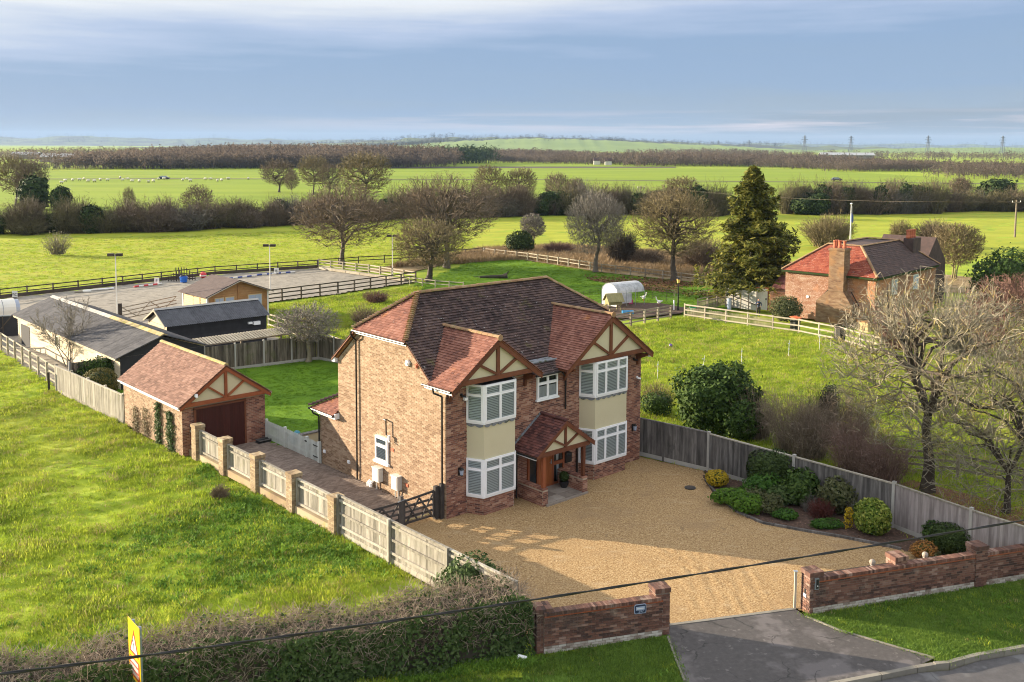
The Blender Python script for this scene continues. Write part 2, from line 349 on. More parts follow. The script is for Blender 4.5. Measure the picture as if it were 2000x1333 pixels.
# ------------------------------------------------------------------ mesh helpers
def np_mesh(name, V, F, rnd=None, smooth=False):
    """V (n,3), F (m,k) with k = 3 or 4 -> mesh, with a random value per face."""
    V = np.asarray(V, dtype=np.float32); F = np.asarray(F, dtype=np.int32)
    me = bpy.data.meshes.new(name)
    m, k = F.shape
    me.vertices.add(len(V)); me.vertices.foreach_set('co', V.ravel())
    me.loops.add(m * k); me.loops.foreach_set('vertex_index', F.ravel())
    me.polygons.add(m); me.polygons.foreach_set('loop_start', np.arange(0, m * k, k, dtype=np.int32))
    try: me.polygons.foreach_set('loop_total', np.full(m, k, dtype=np.int32))
    except Exception: pass
    if smooth: me.polygons.foreach_set('use_smooth', np.ones(m, dtype=bool))
    if rnd is not None:
        a = me.attributes.new('rnd', 'FLOAT', 'FACE'); a.data.foreach_set('value', np.asarray(rnd, dtype=np.float32))
    me.update(calc_edges=True)
    return me

def link(name, me, m=None, parent=None, loc=None, rz=None, scale=None, kind=None):
    o = bpy.data.objects.new(name, me); COL.objects.link(o)
    if m is not None and me is not None and not me.materials: me.materials.append(MATS[m])
    if parent is not None: o.parent = parent
    if loc is not None: o.location = loc
    if rz is not None: o.rotation_euler = (0, 0, rz)
    if scale is not None: o.scale = scale
    if kind: o['kind'] = kind
    return o

def tag(o, label, cat, group=None, kind=None):
    o['label'] = label; o['category'] = cat
    if group: o['group'] = group
    if kind: o['kind'] = kind
    return o

def thing(name, label, cat, loc=(0, 0, 0), rz=0.0, group=None):
    o = bpy.data.objects.new(name, None); COL.objects.link(o)
    o.location = (*loc, 0) if len(loc) == 2 else loc; o.rotation_euler = (0, 0, rz); o.empty_display_size = 0.2
    return tag(o, label, cat, group)

def copy_tree(o, parent=None):
    c = o.copy(); COL.objects.link(c)
    if parent is not None: c.parent = parent
    for ch in list(o.children): copy_tree(ch, c)
    return c

class MB:
    def __init__(s): s.v = []; s.f = []; s.r = []
    def poly(s, pts, r=0.0):
        b = len(s.v); s.v.extend([tuple(p) for p in pts]); s.f.append(tuple(range(b, b + len(pts)))); s.r.append(r); return s
    def box(s, lo, hi, r=0.0):
        x0, y0, z0 = lo; x1, y1, z1 = hi; b = len(s.v)
        s.v += [(x0, y0, z0), (x1, y0, z0), (x1, y1, z0), (x0, y1, z0), (x0, y0, z1), (x1, y0, z1), (x1, y1, z1), (x0, y1, z1)]
        for q in ((0, 3, 2, 1), (4, 5, 6, 7), (0, 1, 5, 4), (1, 2, 6, 5), (2, 3, 7, 6), (3, 0, 4, 7)):
            s.f.append(tuple(b + i for i in q)); s.r.append(r)
        return s
    def beam(s, p0, p1, w, h, r=0.0, up=(0, 0, 1)):
        p0 = Vector(p0); p1 = Vector(p1); d = (p1 - p0).normalized(); up = Vector(up)
        if abs(d.dot(up)) > 0.99: up = Vector((0, 1, 0)) if abs(d.y) < .9 else Vector((1, 0, 0))
        sx = d.cross(up).normalized() * (w / 2); sz = sx.normalized().cross(d).normalized() * (h / 2); b = len(s.v)
        for p in (p0, p1):
            for a, c in ((-1, -1), (1, -1), (1, 1), (-1, 1)): s.v.append(tuple(p + sx * a + sz * c))
        for q in ((0, 1, 2, 3), (7, 6, 5, 4), (0, 4, 5, 1), (1, 5, 6, 2), (2, 6, 7, 3), (3, 7, 4, 0)):
            s.f.append(tuple(b + i for i in q)); s.r.append(r)
        return s
    def tube(s, p0, p1, r0, r1=None, n=8, r=0.0, cap=True):
        r1 = r0 if r1 is None else r1
        p0 = Vector(p0); p1 = Vector(p1); d = (p1 - p0).normalized()
        a = d.orthogonal().normalized(); c = d.cross(a); b = len(s.v)
        for p, q in ((p0, r0), (p1, r1)):
            for i in range(n): t = 2 * pi * i / n; s.v.append(tuple(p + (a * cos(t) + c * sin(t)) * q))
        for i in range(n): j = (i + 1) % n; s.f.append((b + i, b + j, b + n + j, b + n + i)); s.r.append(r)
        if cap:
            s.f.append(tuple(b + i for i in range(n))[::-1]); s.r.append(r); s.f.append(tuple(b + n + i for i in range(n))); s.r.append(r)
        return s
    def path(s, pts, rad, n=6, r=0.0):
        for a, b in zip(pts[:-1], pts[1:]): s.tube(a, b, rad, rad, n, r)
        return s
    def prism(s, poly, ext, r=0.0):
        """poly: list of 3D points, ext: extrusion vector"""
        n = len(poly); b = len(s.v); e = Vector(ext)
        s.v += [tuple(p) for p in poly] + [tuple(Vector(p) + e) for p in poly]
        s.f.append(tuple(b + i for i in range(n))[::-1]); s.r.append(r); s.f.append(tuple(b + n + i for i in range(n))); s.r.append(r)
        for i in range(n): j = (i + 1) % n; s.f.append((b + i, b + j, b + n + j, b + n + i)); s.r.append(r)
        return s
    def lathe(s, prof, c=(0, 0, 0), n=12, r=0.0):
        b = len(s.v); k = len(prof)
        for i in range(n):
            t = 2 * pi * i / n
            for (q, z) in prof: s.v.append((c[0] + q * cos(t), c[1] + q * sin(t), c[2] + z))
        for i in range(n):
            j = (i + 1) % n
            for m in range(k - 1): s.f.append((b + i * k + m, b + j * k + m, b + j * k + m + 1, b + i * k + m + 1)); s.r.append(r)
        return s
    def mesh(s, name, smooth=False, fix=True):
        me = bpy.data.meshes.new(name); me.from_pydata(s.v, [], s.f)
        a = me.attributes.new('rnd', 'FLOAT', 'FACE'); a.data.foreach_set('value', np.array(s.r, dtype=np.float32))
        if smooth: me.polygons.foreach_set('use_smooth', np.ones(len(me.polygons), dtype=bool))
        me.update()
        return me
    def build(s, name, m, parent=None, smooth=False, kind=None, loc=None, rz=None):
        return link(name, s.mesh(name, smooth), m, parent, loc, rz, None, kind)

def part(name, m, parent, fn, **k):
    """build a part; pieces of it that stand clear of each other become parts of their own. Returns the largest one."""
    mb = MB(); fn(mb)
    if k.get('kind') == 'stuff': return mb.build(name, m, parent, **k)
    par = list(range(len(mb.v)))
    def find(i):
        while par[i] != i: par[i] = par[par[i]]; i = par[i]
        return i
    for f in mb.f:
        a = find(f[0])
        for i in f[1:]: par[find(i)] = a
    comp = {}
    for i in range(len(mb.v)): comp.setdefault(find(i), []).append(i)
    ids = list(comp); co = np.array(mb.v)
    lo = np.array([co[comp[c]].min(0) for c in ids]) - .012; hi = np.array([co[comp[c]].max(0) for c in ids]) + .012
    g = list(range(len(ids)))
    def fg(i):
        while g[i] != i: g[i] = g[g[i]]; i = g[i]
        return i
    for i in range(len(ids)):
        for j in np.nonzero(((lo[i] <= hi[i + 1:]) & (hi[i] >= lo[i + 1:])).all(1))[0]: g[fg(i)] = fg(i + 1 + int(j))
    groups = {}
    for i, c in enumerate(ids): groups.setdefault(fg(i), set()).add(c)
    if len(groups) == 1: return mb.build(name, m, parent, **k)
    best = None
    for gs in groups.values():
        q = MB(); mp = {}
        for f, r in zip(mb.f, mb.r):
            if find(f[0]) in gs:
                for i in f:
                    if i not in mp: mp[i] = len(q.v); q.v.append(mb.v[i])
                q.f.append(tuple(mp[i] for i in f)); q.r.append(r)
        o = q.build(name, m, parent, **k)
        if best is None or len(q.f) > best[0]: best = (len(q.f), o)
    return best[1]

def boxmesh(name, lo, hi, m):
    me = MB().box(lo, hi).mesh(name); me.materials.append(MATS[m]); return me

def inpoly(P, poly):
    x, y = P[:, 0], P[:, 1]; ins = np.zeros(len(P), bool); n = len(poly); j = n - 1
    for i in range(n):
        xi, yi = poly[i]; xj, yj = poly[j]
        c = ((yi > y) != (yj > y)) & (x < (xj - xi) * (y - yi) / ((yj - yi) or 1e-9) + xi)
        ins ^= c; j = i
    return ins

CAMP = np.array([0, 0, 14.6])
HU = np.array([sin(radians(48.0)), cos(radians(48.0))]); HV = np.array([-HU[1], HU[0]])
HA = (-2.52, 37.69)
HZ = math.atan2(HU[1], HU[0])
def fromh(u, v, z=0.0):
    return (HA[0] + u * HU[0] + v * HV[0], HA[1] + u * HU[1] + v * HV[1], z)

# ------------------------------------------------------------------ bricks
BRICK_ME = {}
def brick_mesh(m):
    if m not in BRICK_ME:
        BRICK_ME[m] = boxmesh('brick', (-.1055, -.012, -.031), (.1055, .004, .031), m)
    return BRICK_ME[m]
def lay_bricks(parent, O, ax, ang, L, H, m, holes=(), top=None, budget=0, name='brick', bottom=0.0, jit=.002):
    """Courses of stretcher-bond bricks standing 8 mm proud of a wall face. O: local origin of the face, ax: unit vector along it,
    ang: rotation of the face about z so that -y of the brick looks outwards. Returns number of separate bricks."""
    rest = MB(); full = []
    O = Vector(O); ax = Vector(ax); nrm = Vector((sin(ang), -cos(ang), 0))
    rows = int(H / .075)
    for i in range(rows):
        z = .0375 + i * .075 + bottom
        off = -.1125 if i % 2 else 0.0
        x = off
        while x < L:
            a, b = max(x + .005, 0.0), min(x + .2175, L)
            x += .225
            if b - a < .04: continue
            if top:
                t0, t1 = top(a, z + .03), top(b, z + .03)
                if not (t0 and t1): continue
            segs = [(a, b)]
            for (h0, h1, g0, g1) in holes:
                if z + .03 < g0 or z - .03 > g1: continue
                ns = []
                for (p, q) in segs:
                    if q <= h0 or p >= h1: ns.append((p, q)); continue
                    if p < h0 - .03: ns.append((p, h0))
                    if q > h1 + .03: ns.append((h1, q))
                segs = ns
            for (p, q) in segs:
                if q - p > .205: full.append(((p + q) / 2, z))
                else:
                    r = random.random(); j = random.uniform(0, jit)
                    c0 = O + ax * p + nrm * (.008 + j); c1 = O + ax * q + nrm * (.008 + j); d0 = O + ax * p - nrm * .006; d1 = O + ax * q - nrm * .006
                    zz0, zz1 = Vector((0, 0, z - .031)), Vector((0, 0, z + .031))
                    rest.poly([c0 + zz0, c1 + zz0, c1 + zz1, c0 + zz1], r)
                    rest.poly([c0 + zz1, c1 + zz1, d1 + zz1, d0 + zz1], r); rest.poly([d0 + zz0, d1 + zz0, c1 + zz0, c0 + zz0], r)
                    rest.poly([d0 + zz0, c0 + zz0, c0 + zz1, d0 + zz1], r); rest.poly([c1 + zz0, d1 + zz0, d1 + zz1, c1 + zz1], r)
    random.shuffle(full)
    if budget: full.sort(key=lambda q: q[1])
    n = 0
    for (c, z) in full:
        p = O + ax * c + Vector((0, 0, z)) + nrm * .004
        if n < budget:
            link(name, brick_mesh(m), None, parent, p + nrm * random.uniform(0, jit), ang); n += 1
        else:
            r = random.random(); j = random.uniform(0, jit)
            a0 = O + ax * (c - .1055); a1 = O + ax * (c + .1055); f = nrm * (.008 + j); k = nrm * -.006
            lo, hi = Vector((0, 0, z - .031)), Vector((0, 0, z + .031))
            rest.poly([a0 + f + lo, a1 + f + lo, a1 + f + hi, a0 + f + hi], r)
            rest.poly([a0 + f + hi, a1 + f + hi, a1 + k + hi, a0 + k + hi], r); rest.poly([a0 + k + lo, a1 + k + lo, a1 + f + lo, a0 + f + lo], r)
            rest.poly([a0 + k + lo, a0 + f + lo, a0 + f + hi, a0 + k + hi], r); rest.poly([a1 + f + lo, a1 + k + lo, a1 + k + hi, a1 + f + hi], r)
    if rest.f: rest.build(name + 'work' if name == 'brick' else name, m, parent, kind='stuff')
    return n

# ------------------------------------------------------------------ roof tiles
def tiles(mb, O, e, s, Ls, iv, w=.18, g=.125, th=.036, jit=.008):
    """Courses of tiles on a slope: O eave origin, e along the eave, s up the slope; iv(d) -> (a, b) run of the course at slope distance d."""
    O = Vector(O); e = Vector(e).normalized(); s = Vector(s).normalized(); n = e.cross(s)
    if n.z < 0: n = -n
    k = int(Ls / g)
    for i in range(k + 1):
        d0 = i * g; d1 = min(d0 + g * 1.15, Ls + .02)
        a, b = iv(min(d0 + g / 2, Ls))
        if b - a < .03: continue
        x = a - (w / 2 if i % 2 else 0)
        while x < b:
            p, q = max(x + .003, a), min(x + w - .003, b); x += w
            if q - p < .02: continue
            r = random.random(); h = th + random.uniform(-jit, jit)
            A = O + e * p + s * d0 + n * h; B = O + e * q + s * d0 + n * (h + random.uniform(-.003, .003)); C = O + e * q + s * d1 + n * .004; D = O + e * p + s * d1 + n * .004
            mb.poly([A, B, C, D], r)
            mb.poly([O + e * p + s * d0 - n * .004, O + e * q + s * d0 - n * .004, B, A], r)
            mb.poly([O + e * p + s * d0 - n * .004, A, D], r); mb.poly([B, O + e * q + s * d0 - n * .004, C], r)

RIDGE_ME = {}
def ridge_line(parent, p0, p1, m, length=.33, rad=.115, name='ridge_tile', bonnet=False):
    key = (m, length, rad, bonnet)
    if key not in RIDGE_ME:
        mb = MB(); n = 7; L = length * (1.25 if bonnet else .97)
        r0, r1 = (rad * 1.15, rad * .72) if bonnet else (rad, rad * .97)
        rim = []
        for (x, r) in ((0, r0), (L, r1)):
            rim.append([(x, -r * cos(pi * i / (n - 1)), r * .75 * sin(pi * i / (n - 1)) + (.06 if bonnet and x == 0 else 0)) for i in range(n)])
        for i in range(n - 1): mb.poly([rim[0][i], rim[1][i], rim[1][i + 1], rim[0][i + 1]], 0)
        mb.poly(rim[0], 0); mb.poly(rim[1][::-1], 0)
        me = mb.mesh(name); me.materials.append(MATS[m]); RIDGE_ME[key] = me
    p0 = Vector(p0); p1 = Vector(p1); d = p1 - p0; n = max(1, round(d.length / length)); u = d.normalized()
    q = u.to_track_quat('X', 'Z')
    for i in range(n):
        o = link(name, RIDGE_ME[key], None, parent, p0 + d * (i / n) + Vector((0, 0, random.uniform(-.006, .006))))
        o.rotation_mode = 'QUATERNION'; o.rotation_quaternion = q
        o.scale = (d.length / n / length, 1, 1)

# ================================================================== the house
def hroot(name, label, cat, u, v, group=None):
    return thing(name, label, cat, fromh(u, v), HZ, group)

house = hroot('brick_house', 'large two storey brick house with half timbered gables and tiled roof, centre of the picture', 'house', 0, 0)
W = 11.5
BAYS = [dict(w0=1.05, c0=1.36, c1=2.97, w1=3.28, n=2), dict(w0=7.42, c0=7.72, c1=9.72, w1=10.03, n=3)]
prof = [(0, 0), (7.77, 0), (7.77, 5.12), (6.1, 6.55), (2.36, 6.55), (1.08, 5.45), (.75, 5.15), (0, 5.15)]
wall = part('wall', 'mortar', house, lambda b: b.prism([(.002, v, z) for v, z in prof], (W - .004, 0, 0)))
# facade (faces -v) and the left flank (faces -u)
holes = [(b['w0'] - .02, b['w1'] + .02, 0, 5.3) for b in BAYS] + [(4.78, 6.02, 3.93, 5.0), (4.28, 6.42, 0, 2.15)]
nb = lay_bricks(wall, (0, 0, 0), (1, 0, 0), 0, W, 5.15, 'brick_facade', holes, budget=190)
def flank_top(v, z):
    if z < 5.12: return True
    return z < 6.55 and v < 7.77 - (z - 5.12) * 1.168 and v > .75 + (z - 5.15) * .92
def lay_flank(O, L, H, m, holes, topf, budget):
    # along -v so that the face looks to -u
    lay_bricks(wall, O, (0, -1, 0), -pi / 2, L, H, m, holes, topf, budget)
fl = 7.77
lay_flank((0, fl, 0), fl, 6.55, 'brick_buff', [(fl - 4.80, fl - 3.88, 1.26, 2.36)], lambda x, z: flank_top(fl - x, z), 110)

def window(nm, parent, O, ex, w, h, cols, transom=.72, blind='blind_slat', fw=.055, tr_cols=None):
    """White casement window: O lower left corner on the wall face, ex along it; glass, slatted blind and dark room behind."""
    O = Vector(O); ex = Vector(ex).normalized(); n = Vector((ex.y, -ex.x, 0)); z = Vector((0, 0, 1))
    def bar(mb, x0, x1, z0, z1, d0, d1):
        a = O + ex * x0 + z * z0
        mb.prism([a + n * d0, a + ex * (x1 - x0) + n * d0, a + ex * (x1 - x0) + z * (z1 - z0) + n * d0, a + z * (z1 - z0) + n * d0], n * (d1 - d0))
    fr = MB()
    bar(fr, 0, w, 0, fw, .0, .085); bar(fr, 0, w, h - fw, h, .0, .085); bar(fr, 0, fw, fw, h - fw, .0, .085); bar(fr, w - fw, w, fw, h - fw, .0, .085)
    tot = sum(cols); x = 0; edges = [0]
    for c in cols: x += c / tot * w; edges.append(x)
    lights = []
    for i in range(len(cols)):
        a, b = edges[i], edges[i + 1]
        aa = a + (fw if i == 0 else fw * .55); bb = b - (fw if i == len(cols) - 1 else fw * .55)
        if i: bar(fr, a - fw * .55, a + fw * .55, fw, h - fw, .0, .084)
        zt = transom * h
        if transom < 1:
            bar(fr, aa, bb, zt - fw * .5, zt + fw * .5, .0, .083)
            lights += [(aa, bb, fw, zt - fw * .5), (aa, bb, zt + fw * .5, h - fw)]
        else: lights.append((aa, bb, fw, h - fw))
    s = .030
    for (a, b, c, d) in lights:
        bar(fr, a, b, c, c + s, .02, .095); bar(fr, a, b, d - s, d, .02, .095); bar(fr, a, a + s, c + s, d - s, .02, .095); bar(fr, b - s, b, c + s, d - s, .02, .095)
    win = fr.build(nm, 'white_plastic', parent)
    bk = MB()
    a = O + n * .006; bk.poly([a, a + ex * w, a + ex * w + z * h, a + z * h]); bk.build('dark_room', 'dark_interior', win)
    for (a, b, c, d) in lights:
        g = MB(); p = O + n * .062
        g.poly([p + ex * (a + s) + z * (c + s), p + ex * (b - s) + z * (c + s), p + ex * (b - s) + z * (d - s), p + ex * (a + s) + z * (d - s)])
        g.build('pane', 'window_glass', win)
        if blind:
            q = MB(); zz = c + s + .01
            while zz < d - s:
                e = zz + .043; p0 = O + n * .022; p1 = O + n * .046
                q.poly([p1 + ex * (a + s) + z * zz, p1 + ex * (b - s) + z * zz, p0 + ex * (b - s) + z * e, p0 + ex * (a + s) + z * e], random.random()); zz += .066
            q.build('blind', blind, win, kind='stuff')
    return win

def bay(b):
    d = -.65
    P = [(b['w0'], 0), (b['c0'], d), (b['c1'], d), (b['w1'], 0)]
    bp = part('bay_plinth', 'mortar', house, lambda m: m.prism([(x, y, 0) for x, y in P] + [], (0, 0, .70)))
    faces = []
    for (x0, y0), (x1, y1) in zip(P[:-1], P[1:]):
        L = math.hypot(x1 - x0, y1 - y0); faces.append(((x0, y0), ((x1 - x0) / L, (y1 - y0) / L), L))
    for (o, e, L) in faces: lay_bricks(bp, (o[0], o[1], 0), (e[0], e[1], 0), math.atan2(e[1], e[0]), L, .70, 'brick_facade')
    def ring(z0, z1, grow):
        m = MB(); g = grow
        Q = [(P[0][0] - g, 0), (P[1][0] - g * .7, d - g), (P[2][0] + g * .7, d - g), (P[3][0] + g, 0)]
        m.prism([(x, y, z0) for x, y in Q], (0, 0, z1 - z0)); return m
    for (z0, z1) in ((.78, 2.28), (3.76, 5.26)):
        ring(z0 - .07, z0, .06).build('sill', 'white_plastic', house)
        part('bay_core', 'dark_interior', house, lambda m: m.prism([(x, y, z0) for x, y in P], (0, 0, z1 - z0)))
        nm = 'bay_window'
        (o, e, L) = faces[0]; window(nm, house, (o[0], o[1], z0), (e[0], e[1], 0), L, z1 - z0, [1], fw=.052)
        (o, e, L) = faces[1]; window(nm, house, (o[0], o[1], z0), (e[0], e[1], 0), L, z1 - z0, [1, 1] if b['n'] == 2 else [.8, 1.05, .8], fw=.052)
        (o, e, L) = faces[2]; window(nm, house, (o[0], o[1], z0), (e[0], e[1], 0), L, z1 - z0, [1], fw=.052)
        for k in (1, 2):
            part('corner_post', 'white_plastic', house, lambda m: m.tube((P[k][0], P[k][1], z0), (P[k][0], P[k][1], z1), .06, n=8))
    ring(2.28, 3.68, .03).build('bay_panel', 'cream_render', house)
    # scalloped lead apron under the upper sill
    ap = MB()
    for (o, e, L) in faces:
        k = max(2, round(L / .32)); nx, ny = e[1], -e[0]
        for i in range(k):
            pts = []
            for t in range(9):
                a = i * L / k + L / k * t / 8; pts.append((a, 3.655 - .07 * sin(pi * t / 8) - .03))
            pts = [(i * L / k, 3.68)] + pts + [((i + 1) * L / k, 3.68)]
            ap.prism([(o[0] + e[0] * a + nx * .045, o[1] + e[1] * a + ny * .045, z) for a, z in pts], (nx * .012, ny * .012, 0))
    ap.build('lead_apron', 'lead', house)
for b in BAYS: bay(b)
window('window', house, (4.8, -.0, 3.96), (1, 0, 0), 1.2, 1.02, [1, 1], transom=.66, blind=None)
part('curtain', 'curtain', house, lambda m: m.box((4.86, -.035, 4.0), (5.96, -.03, 4.5)))
part('sill', 'white_plastic', house, lambda m: m.box((4.74, -.12, 3.89), (6.06, .0, 3.955)))
fw = window('window', house, (-.0, 4.80, 1.28), (0, -1, 0), .92, 1.06, [1], transom=.64, fw=.07)
part('sill', 'white_plastic', house, lambda m: m.box((-.14, 3.80, 1.19), (.0, 4.88, 1.275)))

# ---- gables
def gable(uc, half, zr, ze, vf, wall_u0, wall_u1, back=2.95, m='tile_red', ridge='ridge_tile'):
    sl = (zr - ze) / half
    uL, uR = uc - half, uc + half
    zz = lambda u: zr - abs(u - uc) * sl
    tb = ze + .12                                    # tie beam underside
    # triangular cream infill: panels between the timbers
    part('gable_panel', 'cream_render', house, lambda q: q.prism([(uL + .32, vf + .12, tb), (uR - .32, vf + .12, tb), (uc, vf + .12, zr - .16)], (0, .62, 0)))
    y0 = vf + .03
    part('tie_beam', 'timber_brown', house, lambda q: q.box((uL + .28, y0 - .0, tb - .02), (uR - .28, y0 + .12, tb + .16)))
    part('king_post', 'timber_brown', house, lambda q: q.box((uc - .075, y0 + .02, tb + .16), (uc + .075, y0 + .12, zr - .3)))
    for sgn in (-1, 1):
        part('brace', 'timber_brown', house, lambda q: q.beam((uc + sgn * .08, y0 + .075, tb + .2), (uc + sgn * half * .40, y0 + .075, zz(uc + half * .40) - .26), .1, .14, up=(0, -1, 0)))
        part('bargeboard', 'timber_brown', house, lambda q: q.prism(
            [(uc, vf, zr - .03), (uc + sgn * half, vf, ze - .03), (uc + sgn * (half - .02), vf, ze - .22), (uc + sgn * (half - .28), vf, ze - .06), (uc, vf, zr - .30)], (0, .05, 0)))
        wu = wall_u0 if sgn < 0 else wall_u1
        part('bracket', 'timber_brown', house, lambda q: q.prism(
            [(wu - .06, -.02, ze - .05), (wu - .06, vf + .12, ze - .05), (wu - .06, vf + .14, ze - .15), (wu - .06, -.14, ze - .34), (wu - .06, -.10, ze - .62), (wu - .06, -.02, ze - .62)], (.12, 0, 0)))
        # deck and tiles
        ln = math.hypot(half, zr - ze); s = Vector((-sgn * half, 0, zr - ze)) / ln
        def vb(z): return min(back, max(.3, 4.23 - (8.25 - z) / .83 + .12))
        rf = part('gable_roof', 'timber_brown', house, lambda q: q.prism(
            [(uc + sgn * half, vf - .02, ze - .03), (uc, vf - .02, zr - .03), (uc, vb(zr), zr - .03), (uc + sgn * half, vb(ze), ze - .03)], (0, 0, -.05)))
        tm = MB(); O = Vector((uc + sgn * half, vf - .04, ze))
        tiles(tm, O, (0, 1, 0), s, ln, lambda d: (0, vb(ze + (zr - ze) * d / ln) - vf))
        tm.build('roof_tiles', m, rf, kind='stuff')
    ridge_line(house, (uc, vf - .05, zr + .03), (uc, back, zr + .03), ridge)
    part('ridge_cap', 'ridge_tile', house, lambda q: q.tube((uc, vf - .07, zr + .02), (uc, vf - .02, zr + .02), .13, .13, 10))
gable(2.08, 2.38, 7.05, 5.30, -.75, .12, 4.1)
gable(8.68, 2.80, 7.24, 5.18, -.75, 6.45, 11.2, back=3.15)

# ---- main roof
VR, ZR = 4.23, 8.28
def zmain(v): return ZR - .83 * abs(v - VR)
hipz = zmain(2.36)
rl, rr = 1.79, 9.45
roof = part('roof', 'timber_brown', house, lambda q: [
    q.prism([(-.22, .75, zmain(.75) - .04), (-.22, 2.36, hipz - .04), (rl, VR, ZR - .04), (rr, VR, ZR - .04), (11.72, 2.36, hipz - .04), (11.72, .75, zmain(.75) - .04)], (0, 0, -.06)),
    q.prism([(-.22, 8.0, zmain(8.0) - .04), (-.22, 6.1, zmain(6.1) - .04), (rl, VR, ZR - .04), (rr, VR, ZR - .04), (11.72, 6.1, zmain(6.1) - .04), (11.72, 8.0, zmain(8.0) - .04)], (0, 0, -.06)),
    q.prism([(-.24, 2.36, hipz - .05), (rl, VR, ZR - .05), (-.24, 6.1, hipz - .05)], (0, 0, -.06)),
    q.prism([(11.74, 2.36, hipz - .05), (rr, VR, ZR - .05), (11.74, 6.1, hipz - .05)], (0, 0, -.06))])
sl = math.hypot(1, .83)
def run_main(d):
    v = .75 + d / sl
    if v < 2.36: return (0, 11.94)
    t = (v - 2.36) / (VR - 2.36)
    return (t * (rl + .22), 11.94 - t * (11.72 - rr))
tm = MB(); tiles(tm, (-.22, .75, zmain(.75)), (1, 0, 0), (0, 1 / sl, .83 / sl), (VR - .75) * sl, run_main, w=.20, g=.14, th=.05, jit=.012); tm.build('roof_tiles', 'tile_main', roof, kind='stuff')
hl = math.hypot(rl + .26, ZR - hipz)
tm = MB(); tiles(tm, (-.26, 2.30, hipz), (0, 1, 0), Vector((rl + .26, 0, ZR - hipz)) / hl, hl, lambda d: (d / hl * 1.90, 3.86 - d / hl * 1.90)); tm.build('roof_tiles', 'tile_red', roof, kind='stuff')
tm = MB(); tiles(tm, (11.72, 8.0, zmain(8.0)), (-1, 0, 0), (0, -1 / sl, .83 / sl), (8.0 - VR) * sl, lambda d: (max(0, (d / sl - 1.9) / 1.87 * 2.2), 11.94 - max(0, (d / sl - 1.9) / 1.87 * 2.0)), w=.3, g=.2); tm.build('roof_tiles', 'tile_main', roof, kind='stuff')
ridge_line(roof, (rl, VR, ZR + .04), (rr, VR, ZR + .04), 'ridge_tile', .33, .13)
ridge_line(roof, (-.24, 2.33, hipz + .02), (rl, VR, ZR + .03), 'bonnet_tile', .128, .12, 'hip_tile', True)
ridge_line(roof, (-.24, 6.13, hipz + .02), (rl, VR, ZR + .03), 'bonnet_tile', .128, .12, 'hip_tile', True)
ridge_line(roof, (11.72, 2.33, hipz + .02), (rr, VR, ZR + .03), 'ridge_tile', .3, .12, 'hip_tile')
# cream verge mortar along the flank, white fascias, gutters
part('verge', 'cabin_log', house, lambda q: [q.beam((-.06, 7.98, zmain(7.98) - .1), (-.06, 6.1, hipz - .1), .1, .1), q.beam((-.04, 2.36, hipz - .12), (-.04, 1.0, zmain(1.0) - .12), .08, .07)])
part('fascia', 'white_plastic', house, lambda q: [q.box((-.2, 2.36, hipz - .19), (-.17, 6.1, hipz - .05)), q.box((-.26, -.7, 5.1), (-.23, 1.05, 5.24)), q.box((4.5, -.24, 4.98), (6.0, -.2, 5.1))])
part('gutter', 'black_plastic', house, lambda q: [q.tube((-.3, 2.3, hipz - .06), (-.3, 6.15, hipz - .06), .05), q.tube((-.36, -.72, 5.25), (-.36, 1.1, 5.25), .05), q.tube((4.5, -.30, 5.06), (6.0, -.30, 5.06), .05)])
part('boxed_eave', 'white_plastic', house, lambda q: [q.box((-.18, 7.78, 5.0), (-.02, 8.0, 5.2)), q.box((11.35, -.62, 4.98), (11.62, -.3, 5.1))])
# lead flat and tiled skirt between the gables
part('flat_roof', 'lead', house, lambda q: q.box((4.1, .28, 5.38), (6.42, 1.1, 5.47)))
part('flat_edge', 'lead', house, lambda q: q.tube((4.1, .3, 5.46), (6.42, .3, 5.46), .045))
sk = part('skirt_roof', 'timber_brown', house, lambda q: q.prism([(4.2, -.28, 5.06), (6.36, -.28, 5.06), (6.36, .35, 5.40), (4.2, .35, 5.40)], (0, 0, -.05)))
tm = MB(); k = math.hypot(.63, .34); tiles(tm, (4.15, -.3, 5.08), (1, 0, 0), (0, .63 / k, .34 / k), k, lambda d: (0, 2.25)); tm.build('roof_tiles', 'tile_main', sk, kind='stuff')

# ---- rear single storey wing
rw = part('rear_wing', 'mortar', house, lambda q: q.box((.002, 7.77, 0), (7, 9.37, 2.55)))
lay_bricks(rw, (0, 9.37, 0), (0, -1, 0), -pi / 2, 1.6, 2.5, 'brick_buff')
lay_bricks(rw, (7, 9.37, 0), (-1, 0, 0), pi, 7, 2.5, 'brick_buff')
e0 = 2.56
wr = part('wing_roof', 'timber_brown', house, lambda q: [q.prism([(-.28, 9.75, e0), (-.28, 7.77, e0), (1.5, 7.77, e0 + 1.05)], (0, 0, -.05)), q.prism([(-.28, 9.75, e0), (1.5, 7.77, e0 + 1.05), (7.2, 7.77, e0 + 1.05), (7.2, 9.75, e0)], (0, 0, -.05))])
k = math.hypot(1.78, 1.05)
tm = MB(); tiles(tm, (-.3, 7.78, e0 + .02), (0, 1, 0), Vector((1.78, 0, 1.05)) / k, k, lambda d: (0, 1.98 * (1 - d / k))); tm.build('roof_tiles', 'tile_red', wr, kind='stuff')
k = math.hypot(1.98, 1.05)
tm = MB(); tiles(tm, (7.2, 9.75, e0 + .02), (-1, 0, 0), Vector((0, -1.98, 1.05)) / k, k, lambda d: (0, 7.5 - 1.8 * d / k)); tm.build('roof_tiles', 'tile_red', wr, kind='stuff')
ridge_line(wr, (-.3, 9.77, e0 + .06), (1.5, 7.8, e0 + 1.11), 'tile_main', .2, .11, 'hip_tile', True)
